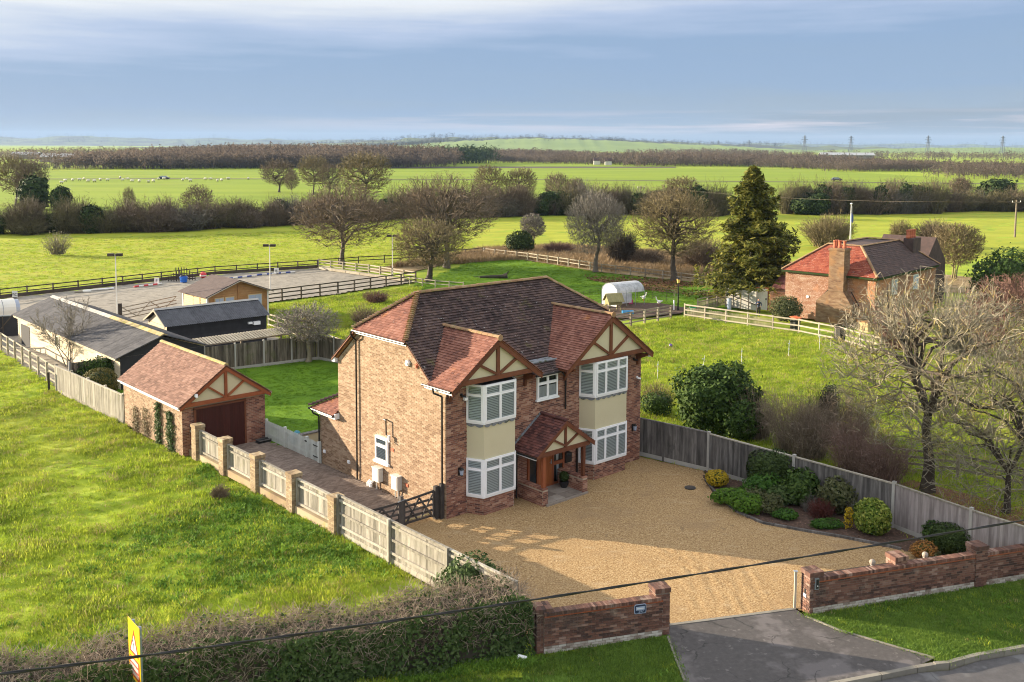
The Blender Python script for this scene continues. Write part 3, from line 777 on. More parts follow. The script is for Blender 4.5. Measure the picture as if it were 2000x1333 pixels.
part('fascia', 'white_plastic', house, lambda q: [q.box((-.24, 7.8, e0 - .16), (-.21, 9.7, e0 - .03)), q.box((-.24, 7.70, e0 - .16), (.0, 7.80, e0 + .08))])
part('gutter', 'black_plastic', house, lambda q: q.tube((-.33, 7.75, e0 - .02), (-.33, 9.8, e0 - .02), .05))

# ---- pipes and fittings
def dpipe(pts): part('downpipe', 'black_plastic', house, lambda q: q.path(pts, .038, 8))
dpipe([(-.3, 6.25, 6.62), (-.28, 6.25, 6.42), (-.09, 6.18, 6.22), (-.09, 6.18, 0.02)])
dpipe([(-.36, .38, 5.2), (-.33, .38, 5.02), (-.10, .14, 4.9), (-.10, .14, .02)])
dpipe([(-.33, 9.55, 2.52), (-.3, 9.5, 2.36), (-.08, 9.34, 2.22), (-.08, 9.34, .02)])
dpipe([(6.05, -.30, 5.0), (6.42, -.08, 4.76), (6.47, -.08, 4.6), (6.47, -.08, 3.3)])
dpipe([(3.62, -.10, 1.98), (3.62, -.10, .02)])
dpipe([(7.22, -.08, 2.0), (7.22, -.08, .02)])
part('flue_pipe', 'black_plastic', house, lambda q: q.path([(-.02, 4.03, 3.16), (-.16, 4.03, 3.18), (-.16, 3.86, 3.18), (-.16, 3.84, 2.56), (-.16, 3.68, 2.52)], .03, 8))
part('flue_cap', 'white_plastic', house, lambda q: [q.tube((-.16, 3.64, 2.40), (-.16, 3.64, 2.58), .06), q.tube((-.2, 3.55, 2.32), (-.14, 3.7, 2.36), .03)])
def alarm(q): q.tube((0, 2.46, 5.82), (-.10, 2.46, 5.82), .15, .13, 6); q.tube((-.1, 2.46, 5.82), (-.13, 2.46, 5.82), .10, .06, 6)
part('alarm_box', 'white_plastic', house, alarm)
part('wall_vent', 'terracotta', house, lambda q: [q.tube((0, 1.88, 5.80), (-.06, 1.88, 5.80), .10, .10, 10), q.tube((-.06, 1.88, 5.80), (-.09, 1.88, 5.80), .07, .05, 10)])
for (v0, v1) in ((4.32, 4.80), (2.96, 3.40)):
    mb = part('meter_box', 'meter_box', house, lambda q: [q.box((-.24, v0, .40), (.0, v1, .98)), q.box((-.255, v0 + .04, .44), (-.24, v1 - .04, .94)), q.box((-.27, v0 - .02, .96), (.0, v1 + .02, 1.0))])
    part('conduit', 'meter_box', mb, lambda q: [q.tube((-.1, (v0 + v1) / 2 + d, 0), (-.1, (v0 + v1) / 2 + d, .4), .03) for d in ((-.1, .1) if v0 < 4 else (.1,))])
for v in (5.02, 5.22): part('drain_stub', 'white_plastic', house, lambda q: [q.tube((-.16, v, 0), (-.16, v, .18), .07), q.tube((-.16, v, .18), (-.05, v, .24), .06)])
for (v, z) in ((8.96, .62), (6.93, .62)): part('wall_light', 'white_plastic', house, lambda q: [q.box((-.06, v - .08, z - .07), (.0, v + .08, z + .07)), q.box((-.08, v - .06, z - .03), (-.06, v + .06, z + .05))])
for (v, z) in ((3.6, 1.95), (4.9, .75), (2.6, .7), (8.05, 2.35)): part('air_brick', 'terracotta', house, lambda q: [q.box((-.03, v - .11, z - .07), (.0, v + .11, z + .07)), q.box((-.04, v - .08, z - .04), (-.03, v + .08, z + .04))])
def coach_lamp(u, z):
    o = part('coach_lamp', 'black_plastic', house, lambda q: [q.box((u - .05, -.05, z - .16), (u + .05, .0, z + .16)), q.tube((u, -.05, z + .12), (u, -.16, z + .16), .02), q.tube((u, -.17, z + .10), (u, -.17, z + .2), .11, .03, 6), q.tube((u, -.17, z - .16), (u, -.17, z - .10), .03, .07, 6)])
    part('lamp_glass', 'sign_pale', o, lambda q: q.tube((u, -.17, z - .1), (u, -.17, z + .1), .07, .09, 6))
coach_lamp(.63, 1.80); coach_lamp(10.95, 1.62)
def camera_at(u, z, m): part('security_camera', m, house, lambda q: [q.tube((u, 0, z), (u, -.05, z), .06, .06, 10), q.tube((u - .06, -.1, z - .03), (u + .1, -.16, z - .06), .045, .04, 8)])
camera_at(11.2, 3.95, 'white_plastic'); camera_at(.74, 4.86, 'black_plastic'); camera_at(10.95, 4.85, 'black_plastic')
part('floodlight', 'white_plastic', house, lambda q: q.box((.70, -.28, 4.68), (.86, -.16, 4.78)))

# ---- porch
PU0, PU1, PC, PE, PR, PF = 3.40, 6.78, 5.08, 2.14, 3.34, -1.55
ps = (PR - PE) / (PC - PU0)
for sgn in (-1, 1):
    half = (PU1 - PU0) / 2; ln = math.hypot(half, PR - PE); s = Vector((-sgn * half, 0, PR - PE)) / ln
    pr_ = part('porch_roof', 'timber_brown', house, lambda q: q.prism([(PC + sgn * half, PF, PE - .02), (PC, PF, PR - .02), (PC, 0, PR - .02), (PC + sgn * half, 0, PE - .02)], (0, 0, -.05)))
    tm = MB(); tiles(tm, (PC + sgn * half, PF - .03, PE), (0, 1, 0), s, ln, lambda d: (0, -PF + .02)); tm.build('roof_tiles', 'tile_porch', pr_, kind='stuff')
    part('porch_bargeboard', 'timber_brown', house, lambda q: q.prism([(PC, PF - .02, PR), (PC + sgn * half, PF - .02, PE), (PC + sgn * (half - .02), PF - .02, PE - .16), (PC + sgn * (half - .2), PF - .02, PE - .03), (PC, PF - .02, PR - .2)], (0, .05, 0)))
    part('porch_brace', 'timber_brown', house, lambda q: q.beam((PC + sgn * .05, PF + .07, PE + .16), (PC + sgn * half * .42, PF + .07, PR - half * .42 * ps - .18), .08, .09, up=(0, -1, 0)))
    part('lead_flashing', 'lead', house, lambda q: [q.beam((PC + sgn * half * (1 - i / 12), -.03, PE + (PR - PE) * i / 12 + .07), (PC + sgn * half * (1 - (i + 1) / 12), -.03, PE + (PR - PE) * (i + .6) / 12 + .09), .05, .10) for i in range(12)])
part('porch_panel', 'cream_render', house, lambda q: q.prism([(PU0 + .3, PF + .1, PE + .05), (PU1 - .3, PF + .1, PE + .05), (PC, PF + .1, PR - .1)], (0, .05, 0)))
part('porch_beam', 'timber_brown', house, lambda q: [q.box((PU0 + .25, PF + .04, PE - .10), (PU1 - .25, PF + .16, PE + .08)), q.box((PU1 - .42, PF + .16, PE - .1), (PU1 - .28, 0, PE + .02)), q.box((PU0 + .28, PF + .16, PE - .1), (PU0 + .42, 0, PE + .02))])
part('porch_king_post', 'timber_brown', house, lambda q: q.box((PC - .05, PF + .03, PE + .08), (PC + .05, PF + .1, PR - .2)))
ridge_line(house, (PC, PF - .02, PR + .02), (PC, 0, PR + .02), 'tile_porch', .3, .1)
part('gutter', 'black_plastic', house, lambda q: q.tube((PU0 - .06, PF, PE - .05), (PU0 - .06, -.02, PE - .05), .045))
part('fascia', 'white_plastic', house, lambda q: q.box((PU0 + .0, PF + .05, PE - .16), (PU0 + .03, -.02, PE - .04)))
part('porch_post', 'timber_brown', house, lambda q: q.box((6.17, -1.46, .72), (6.31, -1.32, PE - .1)))
part('porch_post', 'timber_red', house, lambda q: q.box((3.86, -1.44, .72), (4.0, -1.30, PE - .1)))
def dwarf(u0, u1, v0, v1, h):
    p = part('porch_wall', 'mortar', house, lambda q: q.box((u0, v0, 0), (u1, v1, h - .06)))
    lay_bricks(p, (u0, v0, 0), (1, 0, 0), 0, u1 - u0, h - .06, 'brick_facade')
    lay_bricks(p, (u0, v1, 0), (0, -1, 0), -pi / 2, v1 - v0, h - .06, 'brick_facade')
    lay_bricks(p, (u1, v0, 0), (0, 1, 0), pi / 2, v1 - v0, h - .06, 'brick_facade')
    k = int((v1 - v0) / .075)
    cp = boxmesh('coping_brick', (-.0, .004, 0), (u1 - u0 + .02, .071, .065), 'brick_facade')
    for i in range(k): link('coping_brick', cp, None, p, (u0 - .01, v0 + i * (v1 - v0) / k, h - .06 + random.uniform(0, .004)))
dwarf(3.78, 4.05, -1.52, -.02, .72); dwarf(6.06, 6.34, -1.55, -.02, .72)
SL = [(4.05, -1.52), (6.06, -.02)]
for i in range(4):
    for j in range(3):
        du, dv = 2.01 / 4, 1.5 / 3
        part('paving_slab', 'slab', house, lambda q: q.box((4.06 + i * du, -1.52 + j * dv, 0), (4.06 + (i + 1) * du - .015, -1.52 + (j + 1) * dv - .015, .10 + random.uniform(0, .006))))
part('step_edge', 'slab', house, lambda q: q.box((3.9, -1.66, 0), (6.3, -1.56, .08)))
part('side_light', 'dark_interior', house, lambda q: q.box((4.34, -.03, .12), (4.84, .0, 2.1)))
part('pane', 'window_glass', house, lambda q: q.poly([(4.36, -.05, .2), (4.8, -.05, .2), (4.8, -.05, 2.0), (4.36, -.05, 2.0)]))
part('door_frame', 'timber_red', house, lambda q: [q.box((4.28, -.10, .1), (4.36, .0, 2.14)), q.box((4.80, -.10, .1), (4.90, .0, 2.14)), q.box((5.70, -.10, .1), (5.78, .0, 2.14)), q.box((6.34, -.10, .1), (6.42, .0, 2.14)), q.box((4.36, -.10, 2.06), (6.34, .0, 2.14)), q.box((5.78, -.09, .95), (6.34, .0, 1.1)), q.box((4.36, -.09, .1), (6.34, -.0, .2))])
door = part('front_door', 'door_orange', house, lambda q: [q.box((4.9 + i * .133, -.08 - (i % 2) * .006, .2), (4.9 + (i + 1) * .133 - .006, -.02, 2.06)) for i in range(6)])
part('door_handle', 'galvanised', door, lambda q: [q.box((5.60, -.12, 1.05), (5.64, -.085, 1.25)), q.beam((5.62, -.13, 1.15), (5.5, -.13, 1.15), .02, .02)])
part('side_light', 'dark_interior', house, lambda q: q.box((5.78, -.02, .2), (6.34, .0, 2.06)))
part('curtain', 'curtain', house, lambda q: [q.prism([(5.82, -.04, 2.04), (6.3, -.04, 2.04), (6.12, -.04, 1.5), (6.1, -.04, 1.12), (5.98, -.04, 1.12), (5.96, -.04, 1.5)], (0, .01, 0)), q.box((6.0, -.04, .22), (6.12, -.03, .94))])
part('pane', 'window_glass', house, lambda q: q.poly([(5.78, -.06, .2), (6.34, -.06, .2), (6.34, -.06, 2.06), (5.78, -.06, 2.06)]))
lb = part('letter_box', 'black_plastic', house, lambda q: [q.box((6.47, -.12, .9), (6.85, .0, 1.30)), q.prism([(6.45, -.13, 1.30), (6.87, -.13, 1.30), (6.66, -.13, 1.40)], (0, .13, 0))])
part('letter_flap', 'dark_interior', lb, lambda q: q.box((6.54, -.135, 1.18), (6.78, -.12, 1.24)))

# ================================================================== garage
garage = hroot('brick_garage', 'single brick garage with pink tiled roof, half timbered gable and dark door', 'garage', -2.28, 14.35)
# local frame: x = u + 2.28, y = v - 14.35
GX0, GX1, GL, GE, GR = -2.12, 2.13, 7.2, 2.42, 4.08
gw = part('wall', 'mortar', garage, lambda q: q.prism([(GX0, 0, 0), (GX1, 0, 0), (GX1, 0, GE - .1), (0, 0, GR - .25), (GX0, 0, GE - .1)], (0, GL, 0)))
lay_bricks(gw, (GX0, 0, 0), (1, 0, 0), 0, GX1 - GX0, 2.3, 'brick_facade', [(.58, 3.12, 0, 2.2)], budget=60)
lay_bricks(gw, (GX0, GL, 0), (0, -1, 0), -pi / 2, GL, 2.3, 'brick_buff', budget=0)
lay_bricks(gw, (GX1, 0, 0), (0, 1, 0), pi / 2, GL, 2.3, 'brick_facade', budget=0)
dr = part('garage_door', 'garage_door', garage, lambda q: [q.box((-1.46, -.03, 0), (1.0, -.012, 2.14))])
pl = boxmesh('door_plank', (0, -.025, .02), (.118, 0, 2.12), 'garage_door')
for i in range(20): link('door_plank', pl, None, dr, (-1.45 + i * .1225, -.03 - random.uniform(0, .004), 0))
part('door_frame', 'timber_brown', garage, lambda q: [q.box((-1.56, -.08, 0), (-1.46, .0, 2.2)), q.box((1.0, -.08, 0), (1.1, .0, 2.2)), q.box((-1.56, -.08, 2.14), (1.1, .0, 2.24))])
part('gable_panel', 'cream_render', garage, lambda q: q.prism([(-2.0, -.15, 2.5), (2.0, -.15, 2.5), (0, -.15, GR - .14)], (0, .16, 0)))
part('tie_beam', 'timber_red', garage, lambda q: q.box((-2.05, -.24, 2.36), (2.05, -.10, 2.54)))
part('king_post', 'timber_red', garage, lambda q: q.box((-.07, -.23, 2.54), (.07, -.13, GR - .25)))
gs = (GR - GE) / 2.35; gl = math.hypot(2.35, GR - GE)
for sg in (-1, 1):
    part('brace', 'timber_red', garage, lambda q: q.beam((sg * .08, -.18, 2.58), (sg * .95, -.18, GR - .95 * gs - .2), .09, .13, up=(0, -1, 0)))
    part('bargeboard', 'timber_red', garage, lambda q: q.prism([(0, -.27, GR - .03), (sg * 2.35, -.27, GE - .03), (sg * 2.33, -.27, GE - .2), (sg * 2.1, -.27, GE - .08), (0, -.27, GR - .26)], (0, .04, 0)))
    rf = part('roof', 'timber_brown', garage, lambda q: q.prism([(sg * 2.35, -.28, GE - .03), (0, -.28, GR - .03), (0, GL + .1, GR - .03), (sg * 2.35, GL + .1, GE - .03)], (0, 0, -.05)))
    tm = MB(); tiles(tm, (sg * 2.37, -.3, GE - .005), (0, 1, 0), Vector((-sg * 2.35, 0, GR - GE)) / gl, gl, lambda d: (0, GL + .42), w=.2, g=.125); tm.build('roof_tiles', 'tile_garage', rf, kind='stuff')
    part('fascia', 'white_plastic', garage, lambda q: q.box((sg * 2.28 - .015, -.2, GE - .2), (sg * 2.28 + .015, GL, GE - .07)))
    part('gutter', 'meter_box', garage, lambda q: q.tube((sg * 2.38, -.2, GE - .06), (sg * 2.38, GL + .05, GE - .06), .045))
ridge_line(garage, (0, -.3, GR + .03), (0, GL + .1, GR + .03), 'ridge_mossy', .40, .12)
part('floodlight', 'white_plastic', garage, lambda q: [q.box((-1.62, -.36, 2.82), (-1.48, -.28, 2.94)), q.box((-1.6, -.42, 2.78), (-1.5, -.34, 2.86))])
t = thing('rubber_mat_pile', 'dark flat pile of trays lying by the right garage pier', 'tray', fromh(-.45, 14.0), HZ)
part('tray', 'black_plastic', t, lambda q: [q.box((-.4, -.3, 0), (.35, .1, .06)), q.box((-.35, -.26, .06), (.4, .12, .12))])
part('rim', 'fence_dark', t, lambda q: [q.box((-.36, -.28, .12), (.4, -.24, .17)), q.box((-.36, .08, .12), (.4, .12, .17)), q.box((-.36, -.24, .12), (-.32, .08, .17)), q.box((.36, -.24, .12), (.4, .08, .17))])

# ================================================================== ground of the plot
GROUND = []
def sheet(name, m, poly, z, label=None, cat=None, sub=0, amp=0.0, seed=0, cell=.6, ruts=False):
    """A level piece of ground, optionally finely divided and lumpy."""
    if not sub:
        mb = MB(); mb.poly([(x, y, z) for x, y in poly]); return mb.build(name, m, kind='structure')
    P = np.array(poly); lo = P.min(0); hi = P.max(0)
    nx = int((hi[0] - lo[0]) / cell) + 1; ny = int((hi[1] - lo[1]) / cell) + 1
    X, Y = np.meshgrid(np.linspace(lo[0], hi[0], nx + 1), np.linspace(lo[1], hi[1], ny + 1)); V = np.stack([X.ravel(), Y.ravel()], 1)
    idx = np.arange((nx + 1) * (ny + 1)).reshape(ny + 1, nx + 1)
    F = np.stack([idx[:-1, :-1], idx[:-1, 1:], idx[1:, 1:], idx[1:, :-1]], -1).reshape(-1, 4)
    cen = V[F].mean(1); F = F[inpoly(cen, poly)]
    Z = lumps(V, seed) * amp + z
    if ruts: Z = Z + tyre_ruts(V)
    me = np_mesh(name, np.column_stack([V, Z]), F, smooth=True)
    return link(name, me, m, kind='structure')
def tyre_ruts(V):
    """pairs of shallow wheel tracks turning in from the gateway"""
    out = np.zeros(len(V)); r = np.random.default_rng(4)
    G0 = np.array([6.9, 29.8])
    for k in range(7):
        a0 = radians(92 + r.uniform(-12, 14)); turn = r.uniform(-.14, .16); p = G0 + np.array([r.uniform(-1, 1), 0]); pts = []
        for i in range(46): p = p + .32 * np.array([cos(a0), sin(a0)]); a0 += turn * .32; pts.append((*p, cos(a0), sin(a0)))
        P = np.array(pts)
        for side in (-.72, .72):
            q = P[:, :2] + np.column_stack([-P[:, 3], P[:, 2]]) * side
            for c in range(0, len(V), 20000):
                d = np.sqrt(((V[c:c + 20000, None, :] - q[None]) ** 2).sum(-1)).min(1)
                out[c:c + 20000] += -.022 * np.exp(-(d / .10) ** 2) + .014 * np.exp(-((d - .2) / .07) ** 2)
    return np.clip(out * .55, -.022, .016)
def lumps(V, seed):
    r = np.random.default_rng(seed); out = np.zeros(len(V))
    for k in range(26):
        wl = r.uniform(.9, 6.5); a = r.uniform(0, 2 * pi); kx, ky = 2 * pi / wl * cos(a), 2 * pi / wl * sin(a) * 1.4
        out += np.sin(V[:, 0] * kx + V[:, 1] * ky + r.uniform(0, 6.28)) * (wl / 6.5) ** .5
    for k in range(22):
        wl = r.uniform(.55, 1.5); a = r.normal(pi / 2 + .35, .5); kx, ky = 2 * pi / wl * cos(a), 2 * pi / wl * sin(a)
        out += np.sin(V[:, 0] * kx * .6 + V[:, 1] * ky + r.uniform(0, 6.28)) * .27
    return out / 6.0
def H(u, v): p = fromh(u, v); return (p[0], p[1])

sheet('ground', 'grass_ground', [(-9000, -500), (9000, -500), (9000, 30000), (-9000, 30000)], -.20)
FENCE_L = [H(-4.05, -8.4), H(-4.05, 16.0)]
FIELD_L = [(-75, 12), (0.34, 25.95), H(-4.05, -8.6), H(-4.05, 14.4), H(-4.5, 21.5), H(-4.8, 31.2), (-27.5, 58.6), (-36.4, 69.4), (-75, 96)]
sheet('left_field', 'grass_ground', FIELD_L, 0.0, sub=1, amp=.10, seed=3, cell=.26)
GRAVEL = [H(-3.9, .9), H(11.6, .9), (8.72, 43.62), (8.53, 42.31), (8.68, 40.10), (9.07, 38.54), (9.80, 37.36), (11.01, 36.71), (12.36, 36.07), (13.31, 35.51), (14.22, 34.91), (15.39, 34.16), (16.36, 33.91), (15.39, 32.17), (9.29, 30.05), (9.04, 30.25), (4.83, 29.13), (4.52, 28.62), (0.73, 27.85), H(-3.9, -9.2)]
sheet('gravel_drive', 'gravel', GRAVEL, .012, sub=1, amp=.008, seed=9, cell=.11, ruts=True)
PAVE = [H(-3.8, .9), H(0, .9), H(0, 14.4), H(-3.8, 14.4)]
sheet('paved_drive_base', 'mortar_dark', PAVE, 0.0)
sheet('terrace_base', 'mortar_dark', [H(0, 9.3), H(4.5, 9.3), H(4.5, 12.2), H(0, 12.2)], 0.0)
LAWN = [H(-.1, 12.2), H(14, 12.2), H(14, 29.2), H(5.7, 29.6), H(-4.4, 31), H(-4.4, 21.5), H(-.1, 21.5)]
sheet('back_lawn', 'lawn_ground', LAWN, .02, sub=1, amp=.03, seed=5, cell=.4)
BED = [(8.72, 43.62), (8.89, 43.55), (14.72, 37.06), (16.42, 34.30), (17.93, 33.08), (17.78, 32.79), (16.36, 33.91), (15.39, 34.16), (14.22, 34.91), (13.31, 35.51), (12.36, 36.07), (11.01, 36.71), (9.80, 37.36), (9.07, 38.54), (8.68, 40.10), (8.53, 42.31)]
sheet('planting_bed', 'soil', BED, .03, sub=1, amp=.03, seed=6, cell=.2)
TAR = [(4.83, 29.13), (9.04, 30.25), (9.20, 29.77), (9.98, 28.83), (12.17, 27.22), (11.47, 26.77), (9.03, 25.94), (7.78, 25.50), (4.59, 24.62), (4.78, 25.91), (4.69, 28.40)]
sheet('driveway', 'tarmac', TAR, .016)
VERGE_R = [(9.20, 29.77), (9.98, 28.83), (12.17, 27.22), (12.43, 26.97), (13.53, 27.46), (15.10, 27.92), (18.88, 29.17), (21.92, 34.10), (17.43, 32.46), (12.72, 31.08), (9.60, 30.02)]
sheet('verge', 'verge_ground', VERGE_R, .01, sub=1, amp=.02, seed=8, cell=.25)
VERGE_L = [(4.69, 28.40), (4.78, 25.91), (4.59, 24.62), (-3.56, 22.10), (-5.29, 24.66), (0.49, 27.03), (4.27, 28.46)]
sheet('verge', 'verge_ground', VERGE_L, .01, sub=1, amp=.03, seed=12, cell=.25)
sheet('road', 'road', [(4.02, 24.38), (8.97, 25.76), (11.49, 26.63), (12.42, 26.77), (13.48, 27.29), (15.05, 27.74), (20.70, 29.55), (13.58, 18.89), (3.17, 18.83)], -.10)
KLINE = [(5.43, 24.76), (7.79, 25.52), (9.03, 25.94), (10.31, 26.35), (11.46, 26.74), (12.04, 26.91), (12.46, 26.97), (12.97, 27.20), (13.55, 27.43), (15.15, 27.92), (18.86, 29.14)]
kerb = thing('kerb', 'pale stone kerb between the tarmac drive, the grass verge and the road', 'kerb', (KLINE[2][0], KLINE[2][1], 0))
def poly_walk(pts, step):
    out = []
    for a, b in zip(pts[:-1], pts[1:]):
        d = math.hypot(b[0] - a[0], b[1] - a[1]); n = max(1, round(d / step))
        for i in range(n): out.append((a[0] + (b[0] - a[0]) * i / n, a[1] + (b[1] - a[1]) * i / n))
    out.append(pts[-1]); return out
kp = poly_walk(KLINE, .9)
for i, (a, b) in enumerate(zip(kp[:-1], kp[1:])):
    m = ((a[0] + b[0]) / 2, (a[1] + b[1]) / 2)
    top = .03 if m[0] < 12.0 else .05
    part('kerb_stone', 'kerb_stone', kerb, lambda q: q.beam((a[0] - kerb.location.x, a[1] - kerb.location.y, -.10 + top / 2), (b[0] - kerb.location.x + (a[0] - b[0]) * .02, b[1] - kerb.location.y, -.10 + top / 2), .14, .20 + top))
# edging stones of tarmac and bed
def edging(label, pts, step=.9, w=.06, h=.05, m='kerb_stone'):
    t = thing('edging', label, 'edging', (pts[0][0], pts[0][1], 0)); k = poly_walk(pts, step)
    for a, b in zip(k[:-1], k[1:]):
        part('edging_stone', m, t, lambda q: q.beam((a[0] - pts[0][0], a[1] - pts[0][1], h / 2), (b[0] - pts[0][0], b[1] - pts[0][1], h / 2), w, h))
edging('narrow concrete edging between the tarmac and the right grass verge', [(9.22, 29.71), (9.98, 28.83), (11.13, 27.97), (12.17, 27.22)])
edging('narrow concrete edging between the tarmac and the left grass verge', [(4.70, 28.37), (4.73, 27.07), (4.78, 25.91)])
edging('concrete threshold strip between gravel and tarmac at the gateway', [(4.83, 29.13), (9.04, 30.25)], w=.12, h=.03)
edging('low curved log edging round the shrub bed', [(8.53, 42.31), (8.68, 40.10), (9.07, 38.54), (9.80, 37.36), (11.01, 36.71), (12.36, 36.07), (13.31, 35.51), (14.22, 34.91)], .5, .09, .10, 'fence_dark')
edging('timber sleeper edge between block paving and gravel below the gate', [H(-3.9, .9), H(-.1, .9)], 1.0, .12, .03, 'coop_wood')
# block paving: blocks laid half-bond along the drive, the nearest as single pieces
def pave(u0, u1, v0, v1, budget):
    rest = MB(); me = boxmesh('paving_block', (-.1, -.05, 0), (.098, .048, .03), 'paver'); n = 0
    base = bpy.data.objects['paved_drive_base']
    rows = int((v1 - v0) / .1)
    for i in range(rows):
        v = v0 + .05 + i * .1; u = u0 + (.1 if i % 2 else 0)
        while u + .2 <= u1 + .01:
            p = fromh(u + .1, v)
            h = random.uniform(0, .005)
            if n < budget and u < -.2:
                link('paving_block', me, None, base, (p[0], p[1], h), HZ); n += 1
            else:
                r = random.random(); c = [fromh(u + .002, v - .048, .03 + h), fromh(u + .197, v - .048, .03 + h), fromh(u + .197, v + .048, .03 + h), fromh(u + .002, v + .048, .03 + h)]
                rest.poly(c, r)
                d = [(x, y, 0) for x, y, z in c]; rest.poly([d[0], d[1], c[1], c[0]], r); rest.poly([d[3], d[0], c[0], c[3]], r); rest.poly([d[1], d[2], c[2], c[1]], r); rest.poly([d[2], d[3], c[3], c[2]], r)
            u += .2
    rest.build('block_paving', 'paver', base, kind='stuff')
pave(-3.75, 0, .95, 14.3, 280)
pave(.0, 4.4, 9.4, 12.2, 0)

# ================================================================== fences
UNIT = {}
def unit_box(name, m):
    if (name, m) not in UNIT: UNIT[(name, m)] = boxmesh(name, (-.5, -.5, 0), (.5, .5, 1), m)
    return UNIT[(name, m)]
def stick(name, m, parent, p0, p1, w, h, tilt=0.0):
    """a straight piece from p0 to p1 sharing one unit mesh (long axis z)"""
    p0 = Vector(p0); p1 = Vector(p1); d = p1 - p0
    o = link(name, unit_box(name, m), None, parent, p0)
    o.rotation_mode = 'QUATERNION'
    if d.xy.length < 1e-6: o.rotation_quaternion = Matrix.Rotation(tilt, 3, 'Z').to_quaternion()
    else:
        z = d.normalized(); x = Vector((0, 0, 1)).cross(z).normalized(); y = z.cross(x)
        o.rotation_quaternion = Matrix((x, y, z)).transposed().to_quaternion()
    o.scale = (w, h, d.length) if d.xy.length < 1e-6 else (h, w, d.length); return o
def lerp(a, b, t): return (a[0] + (b[0] - a[0]) * t, a[1] + (b[1] - a[1]) * t)

def rail_fence(name, label, pts, m, h=1.15, rails=(.35, .7, 1.08), step=2.0, pw=.10, rw=.10, th=.035, gaps=(), tiltj=.02, cap=False, side=1, z0=0.0):
    t = thing(name, label, 'fence', (pts[0][0], pts[0][1], z0)); o = pts[0]
    for (a, b) in zip(pts[:-1], pts[1:]):
        L = math.hypot(b[0] - a[0], b[1] - a[1]); n = max(1, round(L / step)); ang = math.atan2(b[1] - a[1], b[0] - a[0])
        nx, ny = -sin(ang) * side * (pw / 2 + th / 2), cos(ang) * side * (pw / 2 + th / 2)
        for i in range(n + (1 if b is pts[-1] else 0)):
            p = lerp(a, b, i / n)
            q = (p[0] - o[0] + random.uniform(-tiltj, tiltj), p[1] - o[1] + random.uniform(-tiltj, tiltj))
            stick('post', m, t, (p[0] - o[0], p[1] - o[1], 0), (p[0] - o[0], p[1] - o[1], h + random.uniform(-.02, .02)), pw, pw, ang)
        for i in range(n):
            p, q = lerp(a, b, i / n), lerp(a, b, (i + 1) / n)
            for z in rails:
                e = random.uniform(-.015, .015)
                stick('rail', m, t, (p[0] - o[0] + nx, p[1] - o[1] + ny, z + e), (q[0] - o[0] + nx, q[1] - o[1] + ny, z + random.uniform(-.015, .015)), rw, th)
    return t
def board_run(t, o, a, b, m, h, bw, z0=0.05, th=.02, jit=.012, offset=0.0, name='board', hj=.01):
    L = math.hypot(b[0] - a[0], b[1] - a[1]); n = max(1, int(L / bw)); ang = math.atan2(b[1] - a[1], b[0] - a[0])
    nx, ny = -sin(ang) * offset, cos(ang) * offset
    for i in range(n):
        p = lerp(a, b, (i + .5) / n); k = random.uniform(0, jit)
        ob = link(name, unit_box(name, m), None, t, (p[0] - o[0] + nx * (1 + k * 8), p[1] - o[1] + ny * (1 + k * 8), z0), ang + random.uniform(-.10, .10) + .12)
        ob.scale = (L / n * .97, th, h + random.uniform(-hj, hj))
def board_fence(name, label, pts, m, h, bw, post_m, step, post_h, pw=.1, rails=True, gravelboard=None, cap=None, side=1, rail_m=None, z0=0):
    t = thing(name, label, 'fence', (pts[0][0], pts[0][1], z0)); o = pts[0]
    for (a, b) in zip(pts[:-1], pts[1:]):
        L = math.hypot(b[0] - a[0], b[1] - a[1]); n = max(1, round(L / step)); ang = math.atan2(b[1] - a[1], b[0] - a[0])
        ox, oy = -sin(ang) * side, cos(ang) * side
        board_run(t, o, a, b, m, h - .22, bw, .20, offset=side * .012)
        for i in range(n + 1):
            if i == n and b is not pts[-1]: continue
            p = lerp(a, b, i / n); d = -.07 if rails else 0
            stick('post', post_m, t, (p[0] - o[0] + ox * d, p[1] - o[1] + oy * d, 0), (p[0] - o[0] + ox * d, p[1] - o[1] + oy * d, post_h), pw, pw, ang)
        for i in range(n):
            p, q = lerp(a, b, i / n), lerp(a, b, (i + 1) / n)
            def r(z, w, th, off, nm, mm): stick(nm, mm, t, (p[0] - o[0] + ox * off, p[1] - o[1] + oy * off, z), (q[0] - o[0] + ox * off, q[1] - o[1] + oy * off, z), w, th)
            if rails:
                for z in (.42, h * .58, h - .16): r(z, .085, .05, -.035, 'rail', rail_m or post_m)
            if gravelboard: r(.10, .20, .04, 0, 'gravel_board', gravelboard)
            if cap: r(h + .01, .05, .10, 0, 'capping', cap)
    return t

